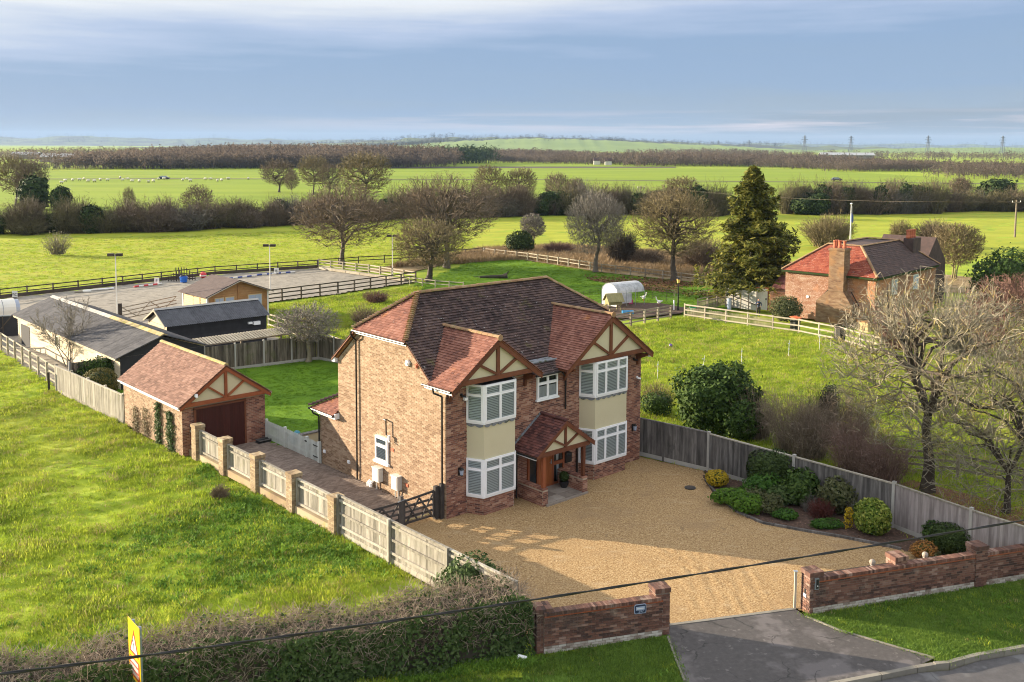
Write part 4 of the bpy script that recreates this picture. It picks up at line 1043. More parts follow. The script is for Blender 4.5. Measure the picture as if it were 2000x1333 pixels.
# left boundary: brick piers with boarded bays, then boarded fence to the road
PV = [15.95, 13.55, 10.75, 7.78, 4.74, 1.62]
pf = hroot('pier_fence', 'fence of six square brick piers with pale boarded bays beside the block paved drive', 'fence', -4.0, 15.95)
def pier(parent, x, y, w, h, m, budget=0, cap='brick_pier', name='pier'):
    k = part(name, 'mortar_dark', parent, lambda q: q.box((x - w / 2 + .004, y - w / 2 + .004, 0), (x + w / 2 - .004, y + w / 2 - .004, h - .1)))
    a = w / 2
    lay_bricks(k, (x - a, y - a, 0), (1, 0, 0), 0, w, h - .14, m, budget=budget)
    lay_bricks(k, (x - a, y + a, 0), (0, -1, 0), -pi / 2, w, h - .14, m, budget=budget)
    lay_bricks(k, (x + a, y - a, 0), (0, 1, 0), pi / 2, w, h - .14, m, budget=budget)
    lay_bricks(k, (x + a, y + a, 0), (-1, 0, 0), pi, w, h - .14, m, budget=budget)
    c = MB(); n = max(2, round((w + .06) / .11))
    for i in range(n):
        for j in range(2):
            c.box((x - a - .03 + i * (w + .06) / n, y - a - .03 + j * (w + .06) / 2, h - .14), (x - a - .03 + (i + 1) * (w + .06) / n - .006, y - a - .03 + (j + 1) * (w + .06) / 2 - .006, h + random.uniform(-.004, .004)), random.random())
    c.build('pier_cap', cap, k)
    return k
for i, v in enumerate(PV): pier(pf, 0, v - 15.95, .45, (1.86, 1.66, 1.64, 1.62, 1.60, 1.50)[i], 'brick_pier', budget=6)
for i in range(5):
    a, b = (-.0, PV[i] - 15.95 - .25), (-.0, PV[i + 1] - 15.95 + .25)
    board_run(pf, (0, 0), (.05, a[1]), (.05, b[1]), 'fence_grey', 1.02, .115, .34, offset=0)
    for z in (.42, 1.15): stick('rail', 'fence_grey', pf, (0, a[1], z), (0, b[1], z), .09, .07)
    stick('capping', 'fence_grey', pf, (.02, a[1], 1.39), (.02, b[1], 1.39), .06, .13)
    part('brick_footing', 'brick_pier', pf, lambda q: q.box((-.12, b[1], 0), (.12, a[1], .30)))
    stick('side_post', 'fence_grey', pf, (-.02, a[1] - .06, .3), (-.02, a[1] - .06, 1.40), .1, .1)
front_fence = board_fence('boarded_fence', 'pale weathered boarded fence running from the last pier down to the hedge by the road', [H(-4.0, -8.5), H(-4.0, 1.36)], 'fence_grey', 1.55, .115, 'fence_grey', 3.05, 1.62, .12, True, 'fence_grey', 'fence_grey', side=-1)
board_fence('boarded_fence', 'pale boarded fence between the field and the garage back wall', [H(-4.85, 31.1), H(-4.45, 21.6)], 'fence_grey', 1.55, .13, 'fence_grey', 2.6, 1.65, .13, True, 'fence_grey', 'fence_grey', side=-1)
rail_fence('rail_fence', 'pale post and rail fence between the lit field and the long stable', [(-27.3, 58.4), (-36.2, 69.3), (-44.5, 75.0), (-52, 79)], 'rail_pale', 1.25, (.30, .75, 1.18), 1.9, side=-1)
t = thing('field_post', 'lone thin dark post in the lit grass beside the end of the boarded fence', 'post', (-27.34, 57.57))
part('post', 'rail_dark', t, lambda q: q.box((-.05, -.05, 0), (.05, .05, 1.15))); part('post_top', 'rail_mid', t, lambda q: q.box((-.06, -.06, 1.15), (.06, .06, 1.18)))
# right boundary: dark close-boarded fence with concrete posts
R1 = [H(11.75, 1.35), (8.89, 43.55)]; R2 = [(8.89, 43.55), (14.70, 37.00)]; R3 = [(14.70, 37.00), (16.40, 34.26), (18.12, 31.81)]
board_fence('close_boarded_fence', 'dark stained close boarded fence from the house corner to the shrub bed', [R1[1], R1[0]], 'fence_dark', 1.8, .10, 'fence_dark', 3.0, 1.8, .1, False, 'concrete_post', 'fence_dark')
board_fence('close_boarded_fence', 'grey close boarded fence behind the shrub bed, between pale concrete posts', [R2[1], lerp(R2[0], R2[1], .5), R2[0]], 'fence_dark', 1.75, .085, 'concrete_post', 3.2, 1.86, .12, False, 'concrete_post', 'fence_grey')
board_fence('close_boarded_fence', 'purplish grey close boarded fence at the right edge beyond the brick wall', [R3[2], R3[1], R3[0]], 'fence_purple', 1.75, .095, 'concrete_post', 3.0, 1.86, .12, False, 'concrete_post', 'fence_grey')
# back garden fence
BF = [H(-4.2, 30.6), H(5.78, 29.5), H(11.5, 28.7), H(12.0, 25.5), H(12.3, 21)]
board_fence('garden_fence', 'weathered brown panel fence along the back of the garden lawn', BF[::-1], 'fence_brown', 1.72, .15, 'concrete_post', 1.85, 1.78, .1, False, 'concrete_post', None)
rail_fence('rail_fence', 'pale post and rail fence beyond the garden fence, behind the bare apple tree', [(-19.47, 78.51), (-15.21, 72.77), (-11.23, 67.14)], 'rail_pale', 1.2, (.3, .75, 1.12), 1.8, side=-1)
# white picket fence with gate
pk = hroot('picket_fence', 'pale grey picket fence with gate between the garage and the house rear wing', 'fence', -.1, 14.3)
pv = [0, -1.85, -3.9, -5.0]
for i, y in enumerate(pv): stick('post', 'picket_paint', pk, (0, y, 0), (0, y, 1.02), .13, .13)
y = -.1
while y > -4.98:
    if min(abs(y - q) for q in pv) > .07:
        o = link('picket', unit_box('picket', 'picket_paint'), None, pk, (-.05, y, .06)); o.scale = (.02, .062, .90 + random.uniform(-.01, .01))
        tip = link('picket_tip', unit_box('picket_tip', 'picket_paint'), None, pk, (-.05, y, .955)); tip.scale = (.02, .034, .03)
    y -= .107
for a, b in zip(pv[:-1], pv[1:]):
    for z in (.28, .78): stick('rail', 'picket_paint', pk, (-.01, a, z), (-.01, b, z), .08, .05)
part('gate_brace', 'picket_paint', pk, lambda q: q.beam((-.0, -4.05, .3), (-.0, -4.9, .76), .04, .08))
part('gate_hinge', 'black_plastic', pk, lambda q: [q.box((-.075, -4.95, z), (-.065, -4.55, z + .05)) for z in (.24, .76)])
part('gate_latch', 'black_plastic', pk, lambda q: q.box((-.09, -3.98, .78), (-.065, -3.82, .84)))
# low rendered retaining wall and terrace things
t = hroot('retaining_wall', 'low cream rendered retaining wall at the lawn edge behind the picket fence', 'wall', .6, 12.2)
part('wall', 'cream_render', t, lambda q: q.box((0, 0, 0), (6, .2, .5)))
part('coping', 'fence_dark', t, lambda q: [q.box((i * .6, -.04, .5), (i * .6 + .59, .26, .55)) for i in range(10)])
t = hroot('folded_tarp', 'crumpled blue tarpaulin heap behind the picket fence', 'tarpaulin', .75, 12.7)
def tarp(q):
    r = random.Random(4)
    for i in range(9):
        x, y = r.uniform(-.4, .4), r.uniform(-.2, .2); q.tube((x - .3, y, .05 + r.random() * .2), (x + .3, y + r.uniform(-.2, .2), .2 + r.random() * .3), .16, .12, 6)
part('sheet', 'tarp_blue', t, tarp); part('rope', 'cable_black', t, lambda q: q.path([(-.4, -.25, .3), (0, -.3, .42), (.4, -.2, .35)], .015))
# five bar gate
g1 = hroot('field_gate', 'dark weathered five bar timber gate pair across the paved drive beside the house', 'gate', -3.7, .35)
def leaf(x0, x1, z0, z1):
    for k in range(5):
        z = .18 + k * .22; stick('rail', 'gate_wood', g1, (x0, 0, z + (z0 if k == 4 else 0)), (x1, 0, z + (z1 if k == 4 else 0)), .085, .04)
    for x in (x0 + .04, x1 - .04): stick('stile', 'gate_wood', g1, (x, -.03, .1), (x, -.03, 1.14), .09, .05)
    m = (x0 + x1) / 2
    stick('brace', 'gate_wood', g1, (x0 + .1, -.05, .15), (m, -.05, 1.05), .075, .03); stick('brace', 'gate_wood', g1, (x1 - .1, -.05, .15), (m, -.05, 1.05), .075, .03)
    stick('brace', 'gate_wood', g1, (x0 + .1, -.055, 1.05), (x0 + (m - x0) * .9, -.055, .2), .06, .03); stick('brace', 'gate_wood', g1, (x1 - .1, -.055, 1.05), (x1 - (x1 - m) * .9, -.055, .2), .06, .03)
leaf(.0, 1.72, 0, .0); leaf(1.86, 3.34, .0, .08)
stick('gate_post', 'gate_wood', g1, (1.79, 0, 0), (1.79, 0, 1.30), .14, .12); stick('gate_post', 'gate_wood', g1, (3.42, -.05, 0), (3.42, -.05, 1.34), .17, .15); stick('gate_post', 'gate_wood', g1, (3.60, -.17, 0), (3.60, -.17, 1.42), .16, .15)
part('latch', 'galvanised', g1, lambda q: q.beam((1.6, -.06, 1.12), (1.95, -.06, 1.16), .03, .03))
g2 = hroot('small_gate', 'small cross braced timber gate at the right hand end of the house', 'gate', 11.62, 1.1)
for z in (.18, .55, .95): stick('rail', 'gate_wood', g2, (0, 0, z), (1.1, 0, z), .085, .04)
for x in (.03, 1.07): stick('stile', 'gate_wood', g2, (x, -.03, .08), (x, -.03, 1.1), .09, .05)
stick('brace', 'gate_wood', g2, (.1, -.05, .15), (1.0, -.05, .95), .08, .03); stick('brace', 'gate_wood', g2, (.1, -.06, .95), (1.0, -.06, .15), .08, .03)

# ================================================================== front walls
def wall_thing(label, pts, h, piers, budget, wth=.26):
    """brick wall along pts (world), piers: list of (x, y, w, h)"""
    a, b = pts[0], pts[-1]; ang = math.atan2(b[1] - a[1], b[0] - a[0])
    t = thing('garden_wall', label, 'wall', (a[0], a[1], 0), ang)
    L = math.hypot(b[0] - a[0], b[1] - a[1]); per = budget // max(1, len(piers) + 1)
    core = part('wall_panel', 'mortar_dark', t, lambda q: q.box((0, -wth / 2 + .002, 0), (L, wth / 2, h - .11)))
    lay_bricks(core, (0, -wth / 2, .0), (1, 0, 0), 0, L, .23, 'efflorescence')
    lay_bricks(core, (0, -wth / 2, 0), (1, 0, 0), 0, L, h - .28, 'brick_garden', bottom=.225, budget=budget)
    lay_bricks(core, (L, wth / 2, 0), (-1, 0, 0), pi, L, h - .12, 'brick_garden')
    part('creasing_tile', 'timber_red', t, lambda q: q.box((0, -wth / 2 - .03, h - .125), (L, wth / 2 + .03, h - .10)))
    me = boxmesh('coping_brick', (.004, -wth / 2 - .012, 0), (.071, wth / 2 + .012, .105), 'brick_garden'); n = int(L / .075)
    for i in range(n): link('coping_brick', me, None, t, (i * .075, 0, h - .10 + random.uniform(0, .005)), random.uniform(-.02, .02))
    for (px, py, w, ph) in piers:
        dx, dy = px - a[0], py - a[1]; x = dx * cos(ang) + dy * sin(ang); y = -dx * sin(ang) + dy * cos(ang)
        pier(t, x, y, w, ph, 'brick_garden', budget=12, cap='brick_garden')
    return t
WL0, WL1 = (0.94, 27.50), (4.51, 28.56)
lw = wall_thing('low brown brick wall left of the gateway carrying the dark name plate', [WL0, WL1], 1.22, [((0.92, 27.67)[0], (0.92, 27.67)[1], .46, 1.32), ((4.49, 28.75)[0], (4.49, 28.75)[1], .46, 1.46)], 190)
WR0, WR1, WR2 = (9.44, 30.01), (12.54, 31.11), (15.52, 31.90)
rw1 = wall_thing('long brown brick wall right of the gateway with three square piers', [WR0, (21.87, 34.01)], 1.16, [((9.51, 30.15)[0], (9.51, 30.15)[1], .46, 1.36), ((12.58, 31.22)[0], (12.58, 31.22)[1], .46, 1.42), ((15.59, 32.05)[0], (15.59, 32.05)[1], .46, 1.44)], 240)
# name plate
ang = math.atan2(WL1[1] - WL0[1], WL1[0] - WL0[0]); pm = lerp(WL0, WL1, .80)
np_ = thing('name_plate', 'small dark blue house name plate with pale border on the left wall', 'sign', (pm[0] + sin(ang) * .155, pm[1] - cos(ang) * .155, .98), ang)
def rrect(q, x, z, w, h, r, y, d):
    pts = []
    for (cx, cz, a0) in ((x + w - r, z + r, -90), (x + w - r, z + h - r, 0), (x + r, z + h - r, 90), (x + r, z + r, 180)):
        for k in range(5): t = radians(a0 + k * 22.5); pts.append((cx + r * cos(t), y, cz + r * sin(t)))
    q.prism(pts, (0, d, 0))
part('border', 'sign_pale', np_, lambda q: rrect(q, -.19, -.145, .38, .29, .05, -.012, .012))
part('plate', 'sign_navy', np_, lambda q: rrect(q, -.172, -.127, .344, .254, .04, -.016, .006))
part('name_panel', 'sign_pale', np_, lambda q: q.box((-.14, -.021, -.03), (.14, -.0155, .075)))
part('name_line', 'sign_white', np_, lambda q: [q.box((-.1 + i * .034, -.024, .0), (-.1 + i * .034 + .026, -.0205, .035)) for i in range(6)])
def text_mesh(txt, size, parent, loc, m, rot=(pi / 2, 0, 0), name='number'):
    c = bpy.data.curves.new(name, 'FONT'); c.body = txt; c.size = size; c.extrude = .002; c.align_x = 'CENTER'; c.resolution_u = 2
    o = bpy.data.objects.new(name, c); COL.objects.link(o); dg = bpy.context.evaluated_depsgraph_get(); dg.update()
    me = bpy.data.meshes.new_from_object(o.evaluated_get(dg)); bpy.data.objects.remove(o)
    me.name = name; me.materials.clear(); me.materials.append(MATS[m])
    q = link(name, me, None, parent, loc); q.rotation_euler = rot; return q
text_mesh('297', .115, np_, (0.02, -.02, -.115), 'sign_pale')
# gatepost fittings
gx = (9.14, 29.87); ia = math.atan2(WR2[1] - WR0[1], WR2[0] - WR0[0])
ic = thing('intercom', 'black and silver intercom panel on the brick pier right of the gateway', 'intercom', ((9.51, 30.15)[0] + sin(ia) * .24, (9.51, 30.15)[1] - cos(ia) * .24, 1.0), ia)
part('housing', 'galvanised', ic, lambda q: q.box((-.08, -.05, -.18), (.06, .0, .18))); part('face', 'sign_black', ic, lambda q: q.box((-.045, -.06, -.15), (.045, -.05, .15))); part('button', 'sign_white', ic, lambda q: q.tube((0, -.062, -.06), (0, -.072, -.06), .02, .02, 10))
ps_ = thing('photocell', 'white sensor below a dark slot on the inner side of the gateway pier', 'sensor', ((9.51, 30.15)[0] - cos(ia) * .235, (9.51, 30.15)[1] - sin(ia) * .235, .55), ia)
part('slot', 'sign_black', ps_, lambda q: q.box((-.02, -.05, .06), (.0, .03, .2))); part('cover', 'white_plastic', ps_, lambda q: q.box((-.03, -.08, -.05), (.0, .06, .05)))
gp = thing('gate_post', 'slim pale steel gate post on the inner edge of the right gateway pier', 'post', (9.03, 30.29))
part('post', 'pale_steel', gp, lambda q: q.box((-.035, -.035, 0), (.035, .035, 1.2))); part('cap', 'galvanised', gp, lambda q: q.box((-.06, -.06, 1.22), (.06, .06, 1.24)))
gr = thing('sliding_gate', 'low dark sliding gate rail parked behind the right brick wall', 'gate', (9.86, 30.44), ia)
part('top_rail', 'rail_dark', gr, lambda q: q.box((0, -.02, 1.06), (4.2, .03, 1.12))); part('bottom_rail', 'rail_dark', gr, lambda q: q.box((0, -.02, .1), (4.2, .03, .18)))
for i in range(22): stick('bar', 'rail_dark', gr, (.1 + i * .19, .005, .18), (.1 + i * .19, .005, 1.06), .05, .03)
for x, lab in ((1.95, 'pale stone ball on the parked gate rail, nearer the gateway'), (4.0, 'pale stone ball by the orange shrub behind the right wall')):
    p = ((9.86, 30.44)[0] + cos(ia) * x - sin(ia) * .005, (9.86, 30.44)[1] + sin(ia) * x + cos(ia) * .005, 1.12)
    s = thing('stone_ball', lab, 'ornament', p); part('ball', 'slab', s, lambda q: q.lathe([(.001, .2), (.06, .185), (.095, .14), (.1, .1), (.09, .05), (.05, .015), (.05, 0)], n=12)); part('foot', 'concrete_post', s, lambda q: q.tube((0, 0, 0), (0, 0, .02), .07, .05))
# drain cover and pot plant
t = thing('drain_cover', 'round dark drain cover set in the gravel near the fence', 'drain cover', (*(7.69, 41.38), .03))
part('frame', 'sign_black', t, lambda q: q.tube((0, 0, -.02), (0, 0, .015), .24, .24, 20)); part('lid', 'gate_wood', t, lambda q: q.tube((0, 0, .0), (0, 0, .022), .20, .20, 20))

# road sign
sg = thing('road_sign', 'yellow road warning sign seen edge on in front of the hedge, with red bordered triangle', 'road sign', (-9.03, 23.23), radians(0))
BZ = .36; sa = radians(129)   # board runs almost along the line of sight
ex = Vector((cos(sa), sin(sa), 0)); nn = Vector((-sin(sa), cos(sa), 0))
def bp(x, z, d=0.0): return tuple(ex * (.84 - x) + nn * d + Vector((-.02, 0, z + BZ * (z > .5))))
for x in (.18, .66): part('pole', 'galvanised', sg, lambda q: [q.tube(bp(x, 0, -.06), bp(x, 2.36, -.06), .045, n=12), q.tube(bp(x, 2.36, -.06), bp(x, 2.42, -.06), .05, .035, 12)])
part('board', 'sign_yellow', sg, lambda q: q.prism([bp(0, .95), bp(.84, .95), bp(.84, 2.45), bp(0, 2.45)], nn * .012))
part('board_back', 'galvanised', sg, lambda q: q.prism([bp(0, .95, -.006), bp(.84, .95, -.006), bp(.84, 2.45, -.006), bp(0, 2.45, -.006)], nn * .006))
part('triangle_border', 'sign_red', sg, lambda q: q.prism([bp(.08, 1.62, .012), bp(.76, 1.62, .012), bp(.42, 2.26, .012)], nn * .004))
part('triangle_field', 'sign_white', sg, lambda q: q.prism([bp(.18, 1.68, .016), bp(.66, 1.68, .016), bp(.42, 2.12, .016)], nn * .003))
part('symbol', 'sign_black', sg, lambda q: q.prism([bp(.40, 1.71, .019), bp(.45, 1.71, .019), bp(.45, 1.86, .019), bp(.34, 2.0, .019), bp(.31, 1.97, .019), bp(.40, 1.85, .019)], nn * .003))
part('text_panel', 'sign_red', sg, lambda q: q.prism([bp(.06, 1.02, .012), bp(.78, 1.02, .012), bp(.78, 1.52, .012), bp(.06, 1.52, .012)], nn * .004))
part('text_line', 'sign_white', sg, lambda q: [q.prism([bp(.12 + i * .075, z, .016), bp(.12 + i * .075 + .05, z, .016), bp(.12 + i * .075 + .05, z + .10, .016), bp(.12 + i * .075, z + .10, .016)], nn * .002) for i in range(8) for z in (1.08, 1.23, 1.38)])
part('bracket', 'galvanised', sg, lambda q: [q.beam(bp(.0, z, -.03), bp(.84, z, -.03), .03, .05) for z in (1.25, 2.2)])
# overhead cable in the foreground
cb = thing('overhead_cable', 'thick black twisted overhead cable crossing the foreground from hedge to right edge', 'cable', (-8.14, 15.12, 6.20))
A_, B_, C_ = Vector((-9.46, 14.61, 6.25)), Vector((0.03, 18.54, 5.75)), Vector((14.84, 23.22, 6.10))
def cpt(t): return A_ * (1 - t) * (1 - 2 * t) + B_ * 4 * t * (1 - t) + C_ * t * (2 * t - 1)
pts = [cpt(i / 80) - Vector(cb.location) for i in range(81)]
for k in range(2):
    part('strand', 'cable_black', cb, lambda q: q.path([p + Vector((0, cos(i * .9 + k * pi) * .013, sin(i * .9 + k * pi) * .013)) for i, p in enumerate(pts)], .016, 6))

# ================================================================== vegetation builders
def norm_rows(a): return a / np.maximum(np.linalg.norm(a, axis=1, keepdims=True), 1e-9)
def grow(rng, P, D, L, R, levels):
    """Branching skeleton, level by level. levels: dicts with seg, wander, up, taper, n, start, ang, angsd, lr, rr, thin.
    Returns (p0, p1, r0, r1, level) arrays."""
    out = []
    for li, lv in enumerate(levels):
        B = len(P); ns = lv['seg']; d = D.copy(); p = P.copy(); pts = [p.copy()]; dirs = []
        for i in range(ns):
            d = norm_rows(d + rng.normal(0, lv['wander'], (B, 3)) + np.array([0, 0, lv['up']]))
            q = p + d * (L / ns)[:, None]
            r0 = R * (1 - (1 - lv['taper']) * i / ns); r1 = R * (1 - (1 - lv['taper']) * (i + 1) / ns)
            out.append((p.copy(), q.copy(), r0, r1, np.full(B, li))); p = q; pts.append(p.copy()); dirs.append(d.copy())
        if li + 1 < len(levels):
            n = lv['n']; pts = np.stack(pts, 1); dirs = np.stack(dirs, 1)
            t = lv['start'] + (1 - lv['start']) * (np.tile((np.arange(n) + .5) / n, (B, 1)) + rng.uniform(-.5 / n, .5 / n, (B, n)))
            t = np.clip(t, 0, .999); f = t * ns; k = f.astype(int); fr = (f - k)[..., None]; bi = np.arange(B)[:, None]
            sp = pts[bi, k] * (1 - fr) + pts[bi, k + 1] * fr; sd = dirs[bi, k]
            rv = norm_rows(rng.normal(size=(B * n, 3))).reshape(B, n, 3); perp = rv - (rv * sd).sum(-1, keepdims=True) * sd
            perp = perp / np.maximum(np.linalg.norm(perp, axis=-1, keepdims=True), 1e-6)
            a = np.radians(rng.normal(lv['ang'], lv['angsd'], (B, n)))[..., None] * (1 - lv.get('tipclose', .3) * t[..., None])
            nd = sd * np.cos(a) + perp * np.sin(a)
            nl = L[:, None] * lv['lr'] * (1 - lv.get('short', .45) * t) * rng.uniform(.75, 1.2, (B, n))
            nr = np.minimum(R[:, None] * lv['rr'], R[:, None] * (1 - (1 - lv['taper']) * t) * .85) * np.ones((B, n))
            P = sp.reshape(-1, 3); D = norm_rows(nd.reshape(-1, 3)); L = nl.ravel(); R = np.maximum(nr.ravel(), lv.get('rmin', .004))
    return [np.concatenate([o[i] for o in out]) for i in range(5)]

def segs_mesh(name, p0, p1, r0, r1, sides=3, rng=RNG, rnd=None):
    d = norm_rows(p1 - p0); h = np.where(np.abs(d[:, 2:3]) > .9, np.array([[1., 0, 0]]), np.array([[0, 0, 1.]]))
    a = norm_rows(np.cross(d, h)); b = np.cross(d, a); n = len(p0)
    ang = 2 * pi * np.arange(sides) / sides
    ring = a[:, None, :] * np.cos(ang)[None, :, None] + b[:, None, :] * np.sin(ang)[None, :, None]
    V = np.concatenate([p0[:, None] + ring * r0[:, None, None], p1[:, None] + ring * r1[:, None, None]], 1).reshape(-1, 3)
    base = (np.arange(n) * 2 * sides)[:, None]; i = np.arange(sides); j = (i + 1) % sides
    F = np.stack([base + i, base + j, base + sides + j, base + sides + i], -1).reshape(-1, 4)
    return np_mesh(name, V, F, np.repeat(rng.random(n) if rnd is None else rnd, sides), smooth=sides > 4)

def ribbon_mesh(name, p0, p1, r0, r1, rng=RNG, rnd=None):
    """finest twigs as thin flat slivers"""
    n = len(p0); d = norm_rows(p1 - p0); s = norm_rows(np.cross(d, rng.normal(size=(n, 3)))); a, b = s * (r0 * 1.45)[:, None], s * (r1 * 1.45)[:, None]
    V = np.stack([p0 - a, p0 + a, p1 + b, p1 - b], 1).reshape(-1, 3)
    return np_mesh(name, V, np.arange(4 * n).reshape(n, 4), rng.random(n) if rnd is None else rnd)
def join_mesh(name, a, b):
    """one quad mesh out of two"""
    def get(m):
        v = np.empty(len(m.vertices) * 3, np.float32); m.vertices.foreach_get('co', v); f = np.empty(len(m.loops), np.int32); m.loops.foreach_get('vertex_index', f); r = np.empty(len(m.polygons), np.float32); m.attributes['rnd'].data.foreach_get('value', r); return v.reshape(-1, 3), f.reshape(-1, 4), r
    va, fa, ra = get(a); vb, fb, rb = get(b); bpy.data.meshes.remove(a); bpy.data.meshes.remove(b)
    return np_mesh(name, np.concatenate([va, vb]), np.concatenate([fa, fb + len(va)]), np.concatenate([ra, rb]))
TWIG = .010
def LV(seg, wander, up, taper, n, start, ang, angsd, lr, rr, **k): return dict(seg=seg, wander=wander, up=up, taper=taper, n=n, start=start, ang=ang, angsd=angsd, lr=lr, rr=rr, **k)
FORMS = {
 # round headed field tree with low spreading limbs
 'round': [LV(4, .06, .05, .65, 14, .26, 64, 12, .95, .42, short=.25), LV(5, .13, .10, .35, 8, .2, 42, 12, .55, .5), LV(4, .16, .10, .35, 7, .15, 40, 12, .55, .5), LV(3, .18, .06, .4, 7, .1, 38, 12, .6, .6), LV(3, .2, .03, .5, 0, 0, 0, 0, 0, 0)],
 # upright crown of long rising rods
 'upright': [LV(3, .05, .05, .8, 16, .30, 50, 14, 1.2, .40, short=.15), LV(5, .10, .12, .3, 9, .12, 32, 10, .6, .45), LV(4, .12, .10, .3, 8, .1, 32, 10, .55, .5), LV(3, .14, .05, .4, 6, .1, 32, 12, .55, .6), LV(2, .2, 0, .5, 0, 0, 0, 0, 0, 0)],
 'weeping': [LV(4, .07, .05, .6, 14, .38, 50, 14, .8, .42, short=.2), LV(5, .16, .02, .3, 8, .2, 45, 12, .5, .45), LV(4, .2, -.10, .35, 7, .1, 45, 15, .6, .5), LV(4, .2, -.2, .4, 5, .1, 35, 15, .7, .6), LV(2, .2, -.2, .5, 0, 0, 0, 0, 0, 0)],
 'multi': [LV(5, .09, .04, .3, 9, .2, 34, 10, .55, .5), LV(4, .14, .06, .3, 7, .1, 38, 10, .5, .5), LV(3, .16, .03, .4, 6, .1, 40, 12, .5, .6), LV(2, .2, 0, .5, 0, 0, 0, 0, 0, 0)],
 'apple': [LV(4, .10, .05, .75, 9, .45, 55, 12, 1.0, .5, short=.1), LV(5, .22, .06, .4, 8, .2, 48, 14, .55, .5), LV(4, .24, .04, .4, 7, .1, 50, 15, .5, .5), LV(3, .25, .06, .5, 5, .1, 45, 15, .5, .6), LV(2, .2, .05, .5, 0, 0, 0, 0, 0, 0)],
 'walnut': [LV(5, .05, .02, .70, 15, .30, 66, 14, 1.05, .36, short=.2), LV(6, .17, .08, .32, 10, .16, 46, 12, .58, .42), LV(5, .2, .04, .35, 8, .12, 46, 14, .55, .45), LV(4, .22, .06, .4, 9, .1, 48, 14, .55, .5), LV(3, .24, .08, .5, 0, 0, 0, 0, 0, 0)],
}
def thicket_segs(rng, rx, ry, h, nrod, tw=4, base=.35, lump=.22, seed=0, rad=.018):
    """dome of arching rods from a spread stool, ending in fine twigs"""
    D = rng.normal(size=(nrod * 2, 3)); D[:, 2] = D[:, 2] * .9 + .25; D = norm_rows(D)[:nrod]
    u = rng.uniform(.15, 1, nrod) ** .45 * np.where((rng.random(nrod) < .10) & (D[:, 2] > .25), rng.uniform(1.05, 1.38, nrod), 1); k = (1 + lump * bumps(D, seed + 3, 9, 2.6)) * u
    tip = D * k[:, None] * np.array([rx, ry, h * .5]) + np.array([0, 0, h * .5]); tip[:, 2] = np.maximum(tip[:, 2], .12 * h * rng.random(nrod) + .05)
    b = np.column_stack([tip[:, 0] * base + rng.normal(0, .12 * rx, nrod), tip[:, 1] * base + rng.normal(0, .12 * ry, nrod), np.zeros(nrod)])
    c = b * .6 + tip * .4 + np.column_stack([np.zeros(nrod), np.zeros(nrod), h * rng.uniform(.02, .2, nrod)]); S0, S1, A, B = [], [], [], []
    P = lambda t: b * (1 - t) ** 2 + c * 2 * t * (1 - t) + tip * t * t
    ts = (0, .3, .55, .78, 1)
    for a_, b_ in zip(ts[:-1], ts[1:]):
        S0.append(P(a_)); S1.append(P(b_)); A.append(np.full(nrod, rad * (1 - a_ * .8))); B.append(np.full(nrod, rad * (1 - b_ * .8)))
    for q in range(tw):
        t = rng.uniform(.45, 1, (nrod, 1)); p = b * (1 - t) ** 2 + c * 2 * t * (1 - t) + tip * t * t; d = norm_rows(D * .6 + rng.normal(size=(nrod, 3)) * .7 + np.array([0, 0, .25])); l = h * rng.uniform(.06, .16, (nrod, 1))
        S0.append(p); S1.append(p + d * l); A.append(np.full(nrod, rad * .5)); B.append(np.full(nrod, rad * .25))
    return np.concatenate(S0), np.concatenate(S1), np.concatenate(A), np.concatenate(B)
def fitted(rng, form, h, w, stems=1, r=None, lean=.0, spread=.15):
    lv = FORMS[form]; r = r or h * .03
    P = np.zeros((stems, 3)); P[:, :2] = rng.normal(0, spread * (stems > 1), (stems, 2)); D = norm_rows(np.column_stack([rng.normal(lean, .25 if stems > 1 else .03, (stems, 1)), rng.normal(0, .28 if stems > 1 else .03, (stems, 1)), np.ones(stems)]))
    L = np.full(stems, h * (.55 if form != 'multi' else .8)) * rng.uniform(.8, 1.1, stems); R = np.full(stems, r) * (1 if stems == 1 else .6)
    p0, p1, r0, r1, lvl = grow(rng, P, D, L, R, lv)
    hh = np.percentile(p1[:, 2], 97); ww = np.percentile(np.hypot(p1[:, 0], p1[:, 1]), 92) * 2
    sc = np.array([w / ww, w / ww, h / hh]); p0 = p0 * sc; p1 = p1 * sc
    # a crown fills a rounded envelope: shoots that run past it are held back
    if form != 'multi':
        rad = np.array([w / 2, w / 2, h * .5]); cen = np.array([0, 0, h * .5])
        def hold(p):
            q = (p - cen) / rad; k = np.linalg.norm(q, axis=1, keepdims=True); f = np.where(k > .82, (.82 + (k - .82) * .42) / np.maximum(k, 1e-6), 1); f = np.where(p[:, 2:3] < h * .3, np.where(k > 1.2, f, 1), f); return cen + q * f * rad
        p0, p1 = hold(p0), hold(p1)
    s = 1; lo = .15
    # keep the tree above ground
    ok = (p0[:, 2] > -.05) & (p1[:, 2] > lo * (lvl > 0))
    return p0[ok], p1[ok], r0[ok], r1[ok], lvl[ok]
def tree_parts(rng, form, h, w, twig=TWIG, r=None, stems=1, lean=0, spread=.15):
    p0, p1, r0, r1, lvl = fitted(rng, form, h, w, stems, r, lean, spread)
    big = lvl <= (1 if form != 'multi' else 0)
    r0 = np.maximum(r0, twig * .8); r1 = np.maximum(r1, twig * .55)
    fl = 1 + .55 * np.exp(-p0[big][:, 2] / .5); fl1 = 1 + .55 * np.exp(-p1[big][:, 2] / .5)
    return segs_mesh('trunk', p0[big], p1[big], r0[big] * fl, r1[big] * fl1, 7, rng, np.full(big.sum(), .5)), segs_mesh('crown', p0[~big], p1[~big], np.maximum(r0[~big], twig), np.maximum(r1[~big], twig * .7), 3)
